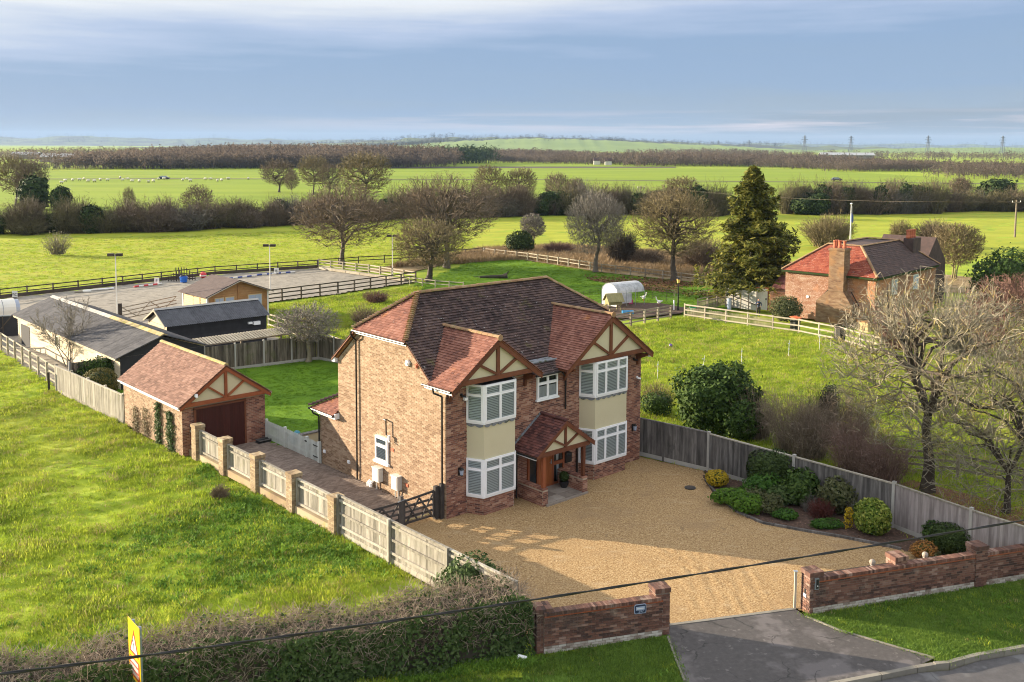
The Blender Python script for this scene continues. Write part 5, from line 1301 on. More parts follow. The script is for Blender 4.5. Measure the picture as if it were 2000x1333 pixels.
def crown_skeleton(rng, h, w, fork=.28, low=.2, trunk_r=.3, twig=.01, droop=0.0, curl=.12, counts=(46, 240, 1200, 5200), seed=0, stems=1, top=1.0, lump=.30):
    """Fill a lumpy rounded crown: shoots are added stage by stage, each joined to the nearest older wood nearer to the fork."""
    S0, S1, A, B, LVL = [], [], [], [], []
    cz, rz_ = h * (low + 1) / 2, h * (1 - low) / 2; cen = np.array([0, 0, cz]); rad = np.array([w / 2, w / 2, rz_])
    lean = rng.normal(0, .05, 2)
    nodes = []
    for k in range(stems):
        p = np.array([*(rng.normal(0, .25, 2) * (stems > 1)), -.05]); hf = h * fork * (rng.uniform(.8, 1.3) if stems > 1 else 1); n = 5
        for i in range(n):
            q = p + np.array([lean[0] * hf / n + rng.normal(0, .02 * hf), lean[1] * hf / n + rng.normal(0, .02 * hf), (hf + .05) / n]); S0.append(p[None]); S1.append(q[None])
            ra = trunk_r * (1 - .32 * i / n) * (1 + .5 * math.exp(-i * 1.4)); rb = trunk_r * (1 - .32 * (i + 1) / n) * (1 + .5 * math.exp(-(i + 1) * 1.4)); sc = .62 if stems > 1 else 1; A.append(np.array([ra * sc])); B.append(np.array([rb * sc])); LVL.append(np.zeros(1)); p = q
            if i >= 2: nodes.append(q)
        # leader
        for i in range(4):
            q = p + np.array([*rng.normal(0, .05 * h, 2), h * (.86 - fork) / 4]); S0.append(p[None]); S1.append(q[None]); f = .66 * (1 - i / 4.3) * (.62 if stems > 1 else 1); A.append(np.array([trunk_r * f])); B.append(np.array([trunk_r * .66 * (1 - (i + 1) / 4.3) * (.62 if stems > 1 else 1)])); LVL.append(np.zeros(1)); p = q; nodes.append(q)
    nodes = np.array(nodes); o = np.array([0, 0, h * fork * .8])
    bands = ((.35, .62), (.45, .82), (.5, .95), (.55, 1.04)); rr = (trunk_r * .32, trunk_r * .12, max(twig * 1.5, trunk_r * .038), twig)
    for st, n in enumerate(counts):
        D = norm_rows(rng.normal(size=(n, 3))); k = rng.uniform(*bands[st], n) * (1 + lump * bumps(D, seed + 11, 9, 2.4)); T = cen + D * k[:, None] * rad
        T = T[T[:, 2] > h * low * .7]; n = len(T)
        d2 = ((T[:, None, :] - nodes[None]) ** 2).sum(-1) ** .5; dn = np.linalg.norm(nodes - o, axis=1)[None]; dt = np.linalg.norm(T - o, axis=1)[:, None]
        below = np.maximum(0, nodes[None, :, 2] - T[:, None, 2])
        cost = d2 + np.where(dn > dt * .93, 50, 0) + below * (.9 if droop <= 0 else .0) + (.35 * dn if st == 0 else 0)
        P = nodes[cost.argmin(1)]; v = T - P; L = np.linalg.norm(v, axis=1, keepdims=True)
        out = norm_rows(P - o + np.array([0, 0, .3])); bend = np.cross(norm_rows(v), norm_rows(rng.normal(size=(n, 3))))
        m1 = P + v * .36 + out * L * .10 + bend * L * curl * rng.normal(0, 1, (n, 1)) + np.array([0, 0, .11 - droop * .25]) * L; m2 = P + v * .70 + out * L * .06 + bend * L * curl * rng.normal(0, 1, (n, 1)) + np.array([0, 0, .10 + droop * .2]) * L
        r0 = rr[st] * np.clip(L[:, 0] / np.median(L), .6, 1.3); r3 = r0 * (.45 if st < 3 else .5)
        for a, b, fa, fb in ((P, m1, 0, .33), (m1, m2, .33, .67), (m2, T, .67, 1)):
            S0.append(a); S1.append(b); A.append(r0 + (r3 - r0) * fa); B.append(r0 + (r3 - r0) * fb); LVL.append(np.full(n, st + 1))
        nodes = np.concatenate([nodes, m1, m2, T])
    return [np.concatenate(x) for x in (S0, S1, A, B, LVL)]
CROWN = {  # fork height, lowest crown, droop, curl
 'round': dict(fork=.22, low=.16, curl=.10), 'upright': dict(fork=.24, low=.20, curl=.08, lump=.24), 'weeping': dict(fork=.36, low=.22, droop=1.0, curl=.16),
 'apple': dict(fork=.38, low=.30, curl=.24, counts=(36, 190, 800, 2600)), 'walnut': dict(fork=.34, low=.20, curl=.22, counts=(40, 240, 1500, 6000), lump=.42)}
def crown_parts(rng, form, h, w, twig, r, seed, stems=1, counts=None, over=None):
    k = dict(CROWN[form]); k.update(over or {})
    if counts: k['counts'] = counts
    p0, p1, a, b, l = crown_skeleton(rng, h, w, trunk_r=r, twig=twig, seed=seed, stems=stems, **k)
    big = l <= 1
    return segs_mesh('trunk', p0[big], p1[big], a[big], b[big], 7, rng, np.full(int(big.sum()), .5)), join_mesh('crown', segs_mesh('crown', p0[l == 2], p1[l == 2], a[l == 2], b[l == 2], 3, rng), ribbon_mesh('crown', p0[l > 2], p1[l > 2], a[l > 2], b[l > 2], rng))
def bare_tree(label, xy, h, w, form, bark='bark_brown', trunk='bark_trunk', seed=1, name='bare_tree', cat='tree', group=None, twig=TWIG, r=None, stems=1, lean=0, rz=0, z=0, spread=.15, over=None):
    rng = np.random.default_rng(seed)
    if form == 'multi': tm, cm = tree_parts(rng, form, h, w, twig, r, stems, lean, spread)
    else: tm, cm = crown_parts(rng, form, h, w, twig, r or h * .03, seed, stems, None, over)
    t = thing(name, label, cat, (xy[0], xy[1], z), rz, group); link('trunk', tm, trunk, t); link('crown', cm, bark, t); return t

def leaf_quads(C, N, size, rng, up=.0, aspect=1.6):
    n = len(C); N = norm_rows(N + rng.normal(0, .55, (n, 3)) + np.array([0, 0, up])); t = norm_rows(np.cross(N, rng.normal(size=(n, 3)))); b = np.cross(N, t)
    s = size * rng.uniform(.6, 1.3, (n, 1)); a = t * s * aspect * .5; c = b * s * .5
    V = np.stack([C - a, C - c * .9 + a * .1, C + a, C + c * .9 + a * .1], 1).reshape(-1, 3)
    return V, np.arange(4 * n).reshape(n, 4)
def bumps(D, seed, k=9, f=3.2):
    r = np.random.default_rng(seed); o = np.zeros(len(D))
    for i in range(k): o += np.sin(D @ (norm_rows(r.normal(size=(1, 3)))[0] * r.uniform(f * .6, f * 2)) + r.uniform(0, 6.28))
    return o / k
def shrub_mesh(name, rx, ry, rz_, n, size, seed, lump=.25, power=2.0, depth=.22, base=.0, up=.25, top=None):
    """cloud of separate leaves over a lumpy (super)ellipsoid; z from 0 to 2*rz_"""
    rng = np.random.default_rng(seed); D = norm_rows(rng.normal(size=(n, 3)))
    S = D / (np.abs(D) ** power).sum(1, keepdims=True) ** (1 / power) if power != 2 else D
    fine = bumps(D, seed + 9, 14, 9.0); k = 1 + lump * bumps(D, seed + 5) + .55 * lump * np.maximum(0, fine) * 1.6 - np.abs(rng.normal(0, depth, n)) * (1 - .6 * (fine > .1)) + rng.exponential(.05, n) * (lump > .1)
    C = S * k[:, None] * np.array([rx, ry, rz_]) + np.array([0, 0, rz_ + base])
    ok = C[:, 2] > .02; C = C[ok]; N = (D / np.array([rx, ry, rz_]))[ok]; N = norm_rows(N)
    V, F = leaf_quads(C, N, size, rng, up)
    return np_mesh(name, V, F, rng.random(len(C)))
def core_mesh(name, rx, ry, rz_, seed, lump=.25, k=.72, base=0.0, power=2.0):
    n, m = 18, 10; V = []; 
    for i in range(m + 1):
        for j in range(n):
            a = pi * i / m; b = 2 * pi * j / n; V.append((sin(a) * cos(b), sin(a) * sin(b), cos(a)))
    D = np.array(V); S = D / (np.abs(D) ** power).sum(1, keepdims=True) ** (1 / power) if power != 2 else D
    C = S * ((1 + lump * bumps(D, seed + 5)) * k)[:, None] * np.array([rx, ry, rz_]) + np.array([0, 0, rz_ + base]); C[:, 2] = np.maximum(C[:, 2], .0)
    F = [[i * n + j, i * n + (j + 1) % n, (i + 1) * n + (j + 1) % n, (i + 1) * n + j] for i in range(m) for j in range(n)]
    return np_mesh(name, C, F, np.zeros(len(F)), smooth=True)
def shrub(label, xy, rx, ry, h, leaf, n=3000, size=.07, seed=1, lump=.25, power=2.0, depth=.18, core='leaf_yew', name='shrub', cat='shrub', group=None, z=0.03, rz=0, stem=True, base=0.0, up=.25):
    t = thing(name, label, cat, (xy[0], xy[1], z), rz, group)
    link('foliage', shrub_mesh('foliage', rx, ry, h / 2, n, size, seed, lump, power, depth, base, up), leaf, t)
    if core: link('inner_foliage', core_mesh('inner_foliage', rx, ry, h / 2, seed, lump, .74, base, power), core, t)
    if stem: part('stem', 'bark_dark', t, lambda q: [q.tube((x, y, -.02), (x * 2.5, y * 2.5, h * .45 + base), .03, .015, 5) for x, y in ((.03, .02), (-.04, .03), (.0, -.05))])
    return t
def twiggy(label, xy, h, w, bark, seed, stems=12, name='bare_shrub', cat='shrub', twig=.008, group=None, z=0.0, r=None, rz=0, spread=.2, dens=1.0):
    rng = np.random.default_rng(seed); n = int(520 * dens * min(2.2, max(.7, w / 3)))
    t = thing(name, label, cat, (xy[0], xy[1], z), rz, group)
    a = thicket_segs(rng, w / 2, w / 2 * .9, h, n, 5, .3, .28, seed, twig * 1.2); link('crown', ribbon_mesh('crown', *a, rng), bark, t)
    b = thicket_segs(rng, w / 2 * .7, w / 2 * .6, h * .9, 9, 0, .3, .2, seed, twig * 3.2); link('stems', segs_mesh('stems', *b, 5, rng), bark, t)
    return t

# ================================================================== trees behind the house
bare_tree('round headed bare tree with low spreading limbs behind the riding arena', (-20.92, 121.33), 10.33, 13.2, 'round', 'bark_brown', seed=11, twig=.011, r=.34)
bare_tree('large broad bare tree with upswept brown crown behind the arena corner', (-7.88, 118.70), 11.82, 15.0, 'upright', 'bark_brown', seed=12, twig=.011, r=.36)
bare_tree('olive tinted bushy bare tree with thick trunk right at the arena corner', (-9.04, 106.80), 6.85, 8.6, 'upright', 'bark_olive', seed=13, twig=.010, r=.36)
bare_tree('grey drooping bare tree beyond the paddock fence, left of the big upright one', (9.76, 114.94), 9.50, 7.4, 'weeping', 'bark_grey', seed=14, twig=.010, r=.26)
bare_tree('tall upright bare tree with pale thick trunk beside the lamp post', (17.86, 108.11), 10.79, 9.6, 'upright', 'bark_olive', seed=15, twig=.011, r=.36)
bare_tree('gnarled bare apple tree with whitish trunk on the back lawn by the garden fence', (-13.70, 65.95), 4.02, 4.9, 'apple', 'bark_grey', 'bark_pale', seed=16, twig=.008, r=.17)
bare_tree('slender multi stemmed bare sapling between the field fence and the long stable', (-29.06, 64.24), 4.36, 4.2, 'multi', 'bark_grey', 'bark_grey', seed=17, twig=.010, r=.05, stems=5, spread=.15)
bare_tree('big lichen yellowed bare tree with dark trunk behind the right fence', (17.73, 41.01), 10.01, 10.4, 'walnut', 'bark_pale', 'bark_trunk', seed=21, twig=.0065, r=.25, rz=1.2, over=dict(counts=(30, 170, 1000, 4300), low=.14))
bare_tree('yellow twigged bare tree at the right edge overhanging the brick wall', (19.79, 38.56), 7.56, 7.2, 'walnut', 'bark_pale', 'bark_trunk', seed=22, twig=.006, r=.14, rz=.5, over=dict(counts=(26, 150, 800, 3200), low=.02, fork=.22))
bare_tree('pinkish brown bare tree at the right edge beyond the big lichen covered one', (29.63, 55.64), 7.96, 8, 'walnut', 'bark_red', 'bark_dark', seed=23, twig=.008, r=.18)
# dead tree and ivy
bare_tree('small dead bare tree standing beside the ivy clad stump', (2.86, 137.23), 5.42, 4.0, 'apple', 'bark_grey', 'bark_grey', seed=24, twig=.016, r=.14)
shrub('round dark ivy clad stump with pale dead branches beyond the paddock fence', (1.12, 133.87), 1.75, 1.7, 3.0, 'leaf_yew', 4500, .16, 31, .2, core='leaf_yew', name='ivy_stump', cat='shrub')
# spruce
def conifer(label, xy, h, w, seed):
    rng = np.random.default_rng(seed); t = thing('conifer_tree', label, 'tree', (*xy, 0))
    p0, p1, r0, r1 = [], [], [], []; C, N = [], []
    z = 1.6; 
    V_, F_, R_ = [], [], []
    while z < h * .985:
        f = z / h; rad = w / 2 * 1.22 * (1 - f) ** .70 * (0.84 + .16 * sin(f * 19 + seed)) * (min(1, (f + .16) / .26)); k = int(6 + 5 * (1 - f))
        for i in range(k):
            a = rng.uniform(0, 2 * pi); L = rad * rng.uniform(.4, 1.28); up = rng.uniform(-.05, .30); ns = 6; p = np.array([0, 0, z]); d = np.array([cos(a), sin(a), up - .12 * (1 - f)])
            for s in range(ns):
                q = p + d / np.linalg.norm(d) * L / ns; p0.append(p.copy()); p1.append(q.copy()); r0.append(.05 * (1 - s / ns) * (1.2 - f) + .012); r1.append(.05 * (1 - (s + 1) / ns) * (1.2 - f) + .01); d = d + np.array([0, 0, -.07 + .03 * s]); p = q
                if s >= 1:
                    m = int(14 + 22 * s / ns)
                    side = np.array([-sin(a), cos(a), 0]); wd = L * .30 * (1 - .5 * s / ns)
                    c = p + side * rng.uniform(-1, 1, (m, 1)) * wd + rng.normal(0, .1, (m, 3)) + np.array([0, 0, -1]) * rng.exponential(.16, (m, 1))
                    c = c[rng.random(len(c)) < .78]; m = len(c); C.append(c); N.append(np.tile(np.array([cos(a) * .3, sin(a) * .3, 1.0]), (m, 1)))
        z += rng.uniform(.16, .34)
    C = np.concatenate(C); N = np.concatenate(N); V, F = leaf_quads(C, N, .20, rng, 0, 3.0); V = V
    link('foliage', np_mesh('foliage', V, F, rng.random(len(C))), 'leaf_spruce', t)
    link('branches', segs_mesh('branches', np.array(p0), np.array(p1), np.array(r0), np.array(r1), 3), 'bark_grey', t)
    part('trunk', 'bark_trunk', t, lambda q: [q.tube((0, 0, i * h / 8), (0, 0, (i + 1) * h / 8), .26 * (1 - i / 8.6), .26 * (1 - (i + 1) / 8.6), 8, cap=False) for i in range(8)])
    return t
conifer('tall ragged olive green spruce beside the neighbouring brick house', (22.58, 92.81), 12.75, 9.4, 5)

# ================================================================== shrubs round the garden
shrub('large glossy dark laurel behind the right hand fence beside the house', (10.56, 50.02), 1.95, 1.8, 3.35, 'leaf_dark', 8000, .15, 41, .34, depth=.2)
twiggy('tall bare brown shrub behind the fence, right of the dark laurel', (13.53, 46.78), 3.4, 3.2, 'shrub_brown', 42, 16, twig=.006, spread=.5, dens=1.0)
twiggy('reddish brown tangle of bare twigs behind the fence in front of the big tree', (15.52, 43.43), 2.9, 3.6, 'shrub_russet', 43, 20, twig=.006, spread=.6, dens=1.0)
twiggy('thin bare shrub with dark ivy behind the reddish tangle', (15.42, 48.49), 3.2, 2.4, 'bark_dark', 44, 10, twig=.006, spread=.4, dens=1.0)
shrub('narrow dark ivy clump climbing in the bare shrub right of the laurel', (16.16, 49.38), .45, .45, 2.6, 'leaf_yew', 1300, .09, 45, .35)
twiggy('broad brown bare shrub pressed against the laurel behind the fence', (12.32, 48.61), 2.9, 2.8, 'shrub_brown', 142, 16, twig=.007, spread=.5, dens=1.2)
twiggy('olive brown bare shrub behind the fence between the laurel and the reddish tangle', (14.09, 45.76), 3.0, 3.2, 'shrub_brown', 143, 16, twig=.007, spread=.5, dens=1.2)
twiggy('second reddish brown bare shrub behind the fence nearest the big tree', (16.23, 42.08), 2.5, 2.8, 'shrub_russet', 144, 16, twig=.007, spread=.5, dens=1.2)
twiggy('dull brown bare shrub further out in the grass behind the reddish tangle', (16.55, 47.65), 3.2, 3.6, 'shrub_brown', 145, 16, twig=.007, spread=.5, dens=1.2)
shrub('small second dark laurel low behind the fence beside the big one', (11.47, 48.26), .9, .8, 1.9, 'leaf_dark', 2200, .13, 146, .4)
twiggy('scrubby olive bush behind the fence close to the house corner', (8.18, 54.17), 1.7, 2.2, 'bark_olive', 46, 12, twig=.009, spread=.5)
shrub('low dark green bush behind the fence at the house corner', (7.91, 52.90), .9, .7, 1.2, 'leaf_dark', 1500, .08, 47, .35)
# bed
shrub('small dome shrub of bright yellow leaves at the near end of the bed', (8.88, 41.59), .50, .45, .72, 'leaf_yellow', 1600, .055, 51, .08, depth=.1)
shrub('bright green low spreading mound at the front of the bed', (9.08, 39.51), .80, .55, .62, 'leaf_lime', 1800, .085, 52, .35)
shrub('second bright green mound in the bed, right of the first', (9.48, 38.55), .60, .50, .72, 'leaf_lime', 1500, .085, 53, .35)
shrub('grey green lax shrub between the mounds and the dark clipped block', (10.54, 40.30), .75, .65, 1.0, 'leaf_mid', 1500, .12, 54, .45, core=None)
shrub('tall dark clipped block shaped shrub against the fence', (11.07, 40.92), .95, .80, 1.75, 'leaf_yew', 4200, .08, 55, .09, 4.0, .12)
shrub('rounded dark glossy shrub right of the clipped block', (11.88, 39.54), .72, .68, 1.35, 'leaf_dark', 2200, .12, 56, .22)
shrub('olive leaved flat topped shrub against the fence behind the maroon bush', (13.17, 38.53), .80, .6, 1.25, 'leaf_olive', 2000, .10, 57, .28, base=.15)
shrub('small dark bush by the fence behind the variegated ball', (14.57, 38.72), .62, .5, 1.15, 'leaf_yew', 1800, .06, 58, .15)
shrub('variegated yellow green clipped ball in the bed', (13.72, 36.49), .66, .64, 1.28, 'leaf_variegated', 3000, .085, 59, .09, 2.4, .12, 'leaf_mid')
twiggy('maroon dwarf bush with fine dark red twigs in the bed', (12.22, 37.92), .85, 1.15, 'leaf_maroon', 60, 18, twig=.008, spread=.15)
shrub('low fresh green clump at the bed edge left of the maroon bush', (10.81, 37.90), .5, .36, .36, 'leaf_mid', 1200, .06, 61, .3)
shrub('low fresh green clump at the bed edge below the yellow sprig', (12.09, 36.92), .55, .34, .34, 'leaf_mid', 1200, .06, 62, .3)
shrub('thin upright sprig of yellow leaves beside the variegated ball', (12.96, 36.88), .17, .15, .85, 'leaf_yellow', 260, .07, 63, .5, core=None)
shrub('pale green leafy perennial in the middle of the bed', (10.41, 38.34), .42, .38, .75, 'leaf_olive', 700, .09, 64, .4, core=None)
twiggy('thin grey bare stems in the bed between the dark glossy shrub and the maroon bush', (11.99, 38.69), .9, .8, 'hedge_grey', 161, 8, twig=.006, spread=.2, dens=.25)
twiggy('pale bare stems rising from the bed beside the variegated ball', (13.50, 37.83), .95, .7, 'hedge_grey', 162, 8, twig=.006, spread=.2, dens=.25)
shrub('loose grey green perennial sprawling between the lax shrub and the bed edge', (10.03, 39.52), .55, .45, .6, 'leaf_olive', 800, .10, 163, .55, core=None)
shrub('dark leafy plant filling the gap below the clipped block', (11.19, 39.54), .6, .5, .7, 'leaf_ivy', 1200, .10, 164, .5)
shrub('straggly dark plant at the foot of the fence right of the olive shrub', (13.74, 38.27), .5, .4, .65, 'leaf_ivy', 800, .09, 165, .55)
shrub('clipped dark rounded yew behind the right brick wall', (15.88, 34.61), .62, .58, 1.05, 'leaf_yew', 3600, .05, 65, .06, 3.0, .08)
shrub('smaller green bush left of the clipped yew by the fence', (15.67, 35.35), .48, .45, .88, 'leaf_dark', 1700, .065, 66, .15)
shrub('orange brown low shrub behind the right wall beside the clipped yew', (14.71, 34.15), .48, .36, .6, 'leaf_orange', 1500, .05, 67, .2)
shrub('small grey green tuft by the orange shrub behind the wall', (14.98, 33.98), .25, .2, .36, 'leaf_olive', 420, .05, 68, .3)
twiggy('wide dark red twiggy bush behind the right brick wall', (17.40, 34.18), 1.25, 2.3, 'leaf_maroon', 69, 26, twig=.009, spread=.5)
# behind and beside the garage
shrub('olive gold clipped dome beside the boarded fence left of the garage', (H(-3.6, 27.4)), 1.0, 1.0, 1.85, 'leaf_gold_yew', 4200, .06, 71, .06, 2.2, .08)
shrub('dark ivy mass covering the old fence behind the golden dome', (H(-2.2, 30.3)), 1.6, .5, 1.7, 'leaf_dark', 3600, .09, 72, .2, 3.0, rz=HZ)
shrub('dark green hedge bush directly behind the garage roof', (H(1.2, 29.2)), 1.7, .9, 2.2, 'leaf_dark', 4200, .09, 73, .25, rz=HZ)
twiggy('thin brown creeper stems on the lawn side of the garage ridge', (H(3.2, 28.9)), 1.3, 1.6, 'bark_brown', 74, 9, twig=.008)
# creepers on the garage flank
for (v, hh, wd, leafy, lab) in ((15.6, 1.9, .42, 1, 'leafy ivy climbing the garage side wall next to the first pier'), (17.0, 2.1, .34, 1, 'narrow ivy strip on the garage side wall'), (18.6, 1.5, .7, 0, 'brown bare creeper on the garage side wall'), (19.9, 1.3, .5, 0, 'thin brown bare creeper on the garage wall nearest the field fence')):
    t = hroot('climbing_ivy', lab, 'climber', -4.44, v)
    rng = np.random.default_rng(int(v * 10)); n = 900 if leafy else 420
    zz = rng.uniform(0, hh, n); c = np.column_stack([-np.abs(rng.normal(0, .05, n)) - .02, rng.normal(0, wd * (.6 if leafy else .5), n) * (1 - .4 * zz / hh), zz])
    V, F = leaf_quads(c, np.tile([-1.0, 0, .2], (n, 1)), .075 if leafy else .05, rng); link('foliage', np_mesh('foliage', V, F, rng.random(n)), 'leaf_ivy' if leafy else 'bark_olive', t)
    p0 = np.column_stack([np.full(30, -.02), rng.normal(0, wd * .3, 30), np.zeros(30)]); p1 = np.column_stack([np.full(30, -.03), rng.normal(0, wd, 30), rng.uniform(.4, 1, 30) * hh]); link('stem', segs_mesh('stem', p0, p1, np.full(30, .012), np.full(30, .006)), 'bark_brown', t)
# beyond the house
shrub('round olive bush at the corner of the neighbouring house', (23.06, 82.39), 1.35, 1.2, 2.1, 'leaf_olive', 3200, .11, 81, .15)
twiggy('wispy bare bush in the long grass left of the house roof', (-11.70, 78.70), 2.0, 3.0, 'bark_brown', 82, 14, twig=.010, spread=.7)
twiggy('clump of pale dry stems by the arena fence', (-12.58, 91.20), 1.3, 3.2, 'bark_red', 83, 18, twig=.010, spread=.9)
twiggy('small rounded bare bush alone in the bright middle field', (-60.27, 130.70), 3.4, 4.4, 'bark_pale', 84, 14, twig=.018, spread=.5, dens=.28)
twiggy('dome of bare grey scrub beyond the spruce, left of the flag pole', (46.66, 145.50), 5.2, 9.0, 'bark_olive', 85, 18, twig=.024, spread=1.2)
twiggy('bare brown bush between the tall upright tree and the spruce', (22.90, 118.33), 4.2, 6.0, 'bark_brown', 86, 16, twig=.018, spread=.9)
twiggy('dark bare thicket behind the grey drooping tree', (13.78, 123.18), 4.8, 4.6, 'bark_dark', 87, 16, twig=.020, spread=.8)
twiggy('brown scrubby bush right of the neighbour chimney', (58.78, 149.10), 4.0, 4.0, 'bark_olive', 88, 16, twig=.02, spread=.7)
twiggy('second brown scrubby bush right of the neighbour chimney', (63.01, 147.74), 4.2, 6.0, 'bark_brown', 89, 18, twig=.02, spread=.9)
bare_tree('thin pale bare tree behind the right end of the neighbouring house', (49.72, 110.02), 6.5, 6.0, 'upright', 'bark_olive', 'bark_olive', 90, twig=.014, r=.14, stems=3, spread=.5)
shrub('bright dark green holly like tree at the right edge beyond the bare branches', (45.72, 90.47), 3.2, 3.0, 5.0, 'leaf_dark', 6000, .20, 91, .35, name='evergreen_tree', cat='tree')
twiggy('pinkish bare shrub against the front of the neighbouring house', (28.49, 71.49), 3.4, 5.0, 'bark_red', 92, 20, twig=.012, spread=.9)
twiggy('tangled grey bare thicket beside the neighbouring house at right', (32.58, 69.78), 4.6, 6.0, 'bark_grey', 93, 22, twig=.012, spread=1.0)
twiggy('low dry scrub behind the paddock fence, left clump', (6.25, 133.44), 1.8, 5, 'bark_red', 94, 18, twig=.016, spread=1.2)
twiggy('low dry scrub round the grey drooping tree', (16.67, 123.29), 2.0, 6, 'bark_brown', 95, 18, twig=.016, spread=1.3)

# ================================================================== roadside hedge
def roadside_hedge():
    a, b = Vector((*(0.47, 27.26), 0)), Vector((*(-15.30, 21.64), 0)); d = b - a; L = d.length; ang = math.atan2(d.y, d.x)
    t = thing('roadside_hedge', 'broad trimmed hedge along the bottom left with twiggy brown top and ivy clad face', 'hedge', a, ang)
    rng = np.random.default_rng(101); dep = 1.75          # local y from 0 (road face, +y?) to depth
    def top(x): return 1.62 + .004 * x + .14 * np.sin(x * .9) + .09 * np.sin(x * 2.3 + 1) + .05 * np.sin(x * 5.1)
    sgn = -1                                              # field side is local -y
    n = 20000; x = rng.uniform(-.2, L, n); f = rng.random(n); z = top(x) * f ** .85; y = np.abs(rng.normal(0, .10, n)) + .10 * np.sin(x * 1.7) + .06 * np.sin(x * 4.1 + f * 4) - .12 * (1 - f)
    keep = np.sin(x * 1.1 + 2) * .5 + np.sin(x * 2.7 + f * 5) * .4 + rng.normal(0, .35, n) > -.35
    c = np.column_stack([x, sgn * y, z])[keep]; V, F = leaf_quads(c, np.tile([0, -sgn * 1.0, .3], (len(c), 1)), .085, rng)
    link('ivy_face', np_mesh('ivy_face', V, F, rng.random(len(c))), 'leaf_ivy', t)
    n = 5200; x = rng.uniform(-.2, L, n); c = np.column_stack([x, sgn * rng.uniform(.0, dep, n), top(x) * rng.uniform(.5, 1.0, n)]); V, F = leaf_quads(c, np.tile([0, 0, 1.0], (n, 1)), .085, rng); link('top_leaves', np_mesh('top_leaves', V, F, rng.random(n)), 'leaf_ivy', t)
    n = 21000; x = rng.uniform(-.3, L, n); y = rng.uniform(-.08, dep, n); z = top(x) * rng.uniform(.35, .99, n); p0 = np.column_stack([x, sgn * y, z]); dd = norm_rows(rng.normal(size=(n, 3)) * np.array([1, 1, .7]) + np.array([0, 0, .5])); ln = rng.uniform(.12, .42, (n, 1))
    p1 = p0 + dd * ln; link('twigs', segs_mesh('twigs', p0, p1, np.full(n, .0075), np.full(n, .004)), 'bark_hedge', t)
    n = 9000; x = rng.uniform(-.3, L, n); z = top(x) * rng.random(n); p0 = np.column_stack([x, sgn * (dep + rng.normal(0, .08, n)), z]); p1 = p0 + norm_rows(rng.normal(size=(n, 3)) + np.array([0, -.4, .4])) * rng.uniform(.12, .4, (n, 1)); link('field_side_twigs', segs_mesh('field_side_twigs', p0, p1, np.full(n, .008), np.full(n, .004)), 'bark_hedge', t)
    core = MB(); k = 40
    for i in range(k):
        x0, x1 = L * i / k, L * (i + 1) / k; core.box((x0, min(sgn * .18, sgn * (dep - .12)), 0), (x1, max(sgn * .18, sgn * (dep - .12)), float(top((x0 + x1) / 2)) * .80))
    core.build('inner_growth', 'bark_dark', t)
leafm('bark_hedge', [(.14, .105, .075), (.25, .195, .145), (.38, .31, .24)])
roadside_hedge()
shrub('ivy and bramble clump spilling over the boarded fence where it meets the hedge', (-1.17, 30.33), 1.1, .8, 1.55, 'leaf_ivy', 2600, .085, 111, .3)
twiggy('pale bare bramble tangle on the boarded fence above the hedge', (-0.59, 29.99), 1.55, 2.6, 'bark_hedge', 112, 18, twig=.007, spread=.6)
twiggy('dead brown dock stems by the brick piers in the grass', (-11.97, 39.66), .75, .9, 'bark_brown', 113, 10, twig=.006, spread=.2)
wp = thing('crumpled_paper', 'crumpled pale litter lying in the ivy at the foot of the left wall pier', 'litter', (0.32, 26.98))
part('sheet', 'flag_white', wp, lambda q: [q.poly([(-.14, -.08, .05), (.1, -.1, .02), (.16, .06, .12), (-.08, .1, .16)]), q.poly([(-.14, -.08, .05), (-.08, .1, .16), (-.2, .08, .02)])]); part('fold', 'sign_pale', wp, lambda q: q.poly([(.1, -.1, .02), (.2, 0, .03), (.16, .06, .12)]))

# ================================================================== grass
TUFT = bpy.data.collections.new('grass_tufts')
def tuft_mesh(name, n, h, spread, w, seed, m, lean=.5):
    rng = np.random.default_rng(seed); V = []; F = []
    for i in range(n):
        a = rng.uniform(0, 2 * pi); x, y = rng.normal(0, spread, 2); hh = h * rng.uniform(.5, 1.15); l = rng.uniform(.15, lean) * hh; b = len(V); c, s = cos(a), sin(a); ww = w * rng.uniform(.6, 1.3)
        V += [(x - s * ww, y + c * ww, 0), (x + s * ww, y - c * ww, 0), (x + c * l * .4 + s * ww * .8, y + s * l * .4 - c * ww * .8, hh * .6), (x + c * l * .4 - s * ww * .8, y + s * l * .4 + c * ww * .8, hh * .6), (x + c * l, y + s * l, hh)]
        F += [(b, b + 1, b + 2, b + 3), (b + 3, b + 2, b + 4, b + 4)]
    me = bpy.data.meshes.new(name); me.from_pydata(V, [], [f if f[2] != f[3] else f[:3] for f in F]); me.materials.append(MATS[m]); return me
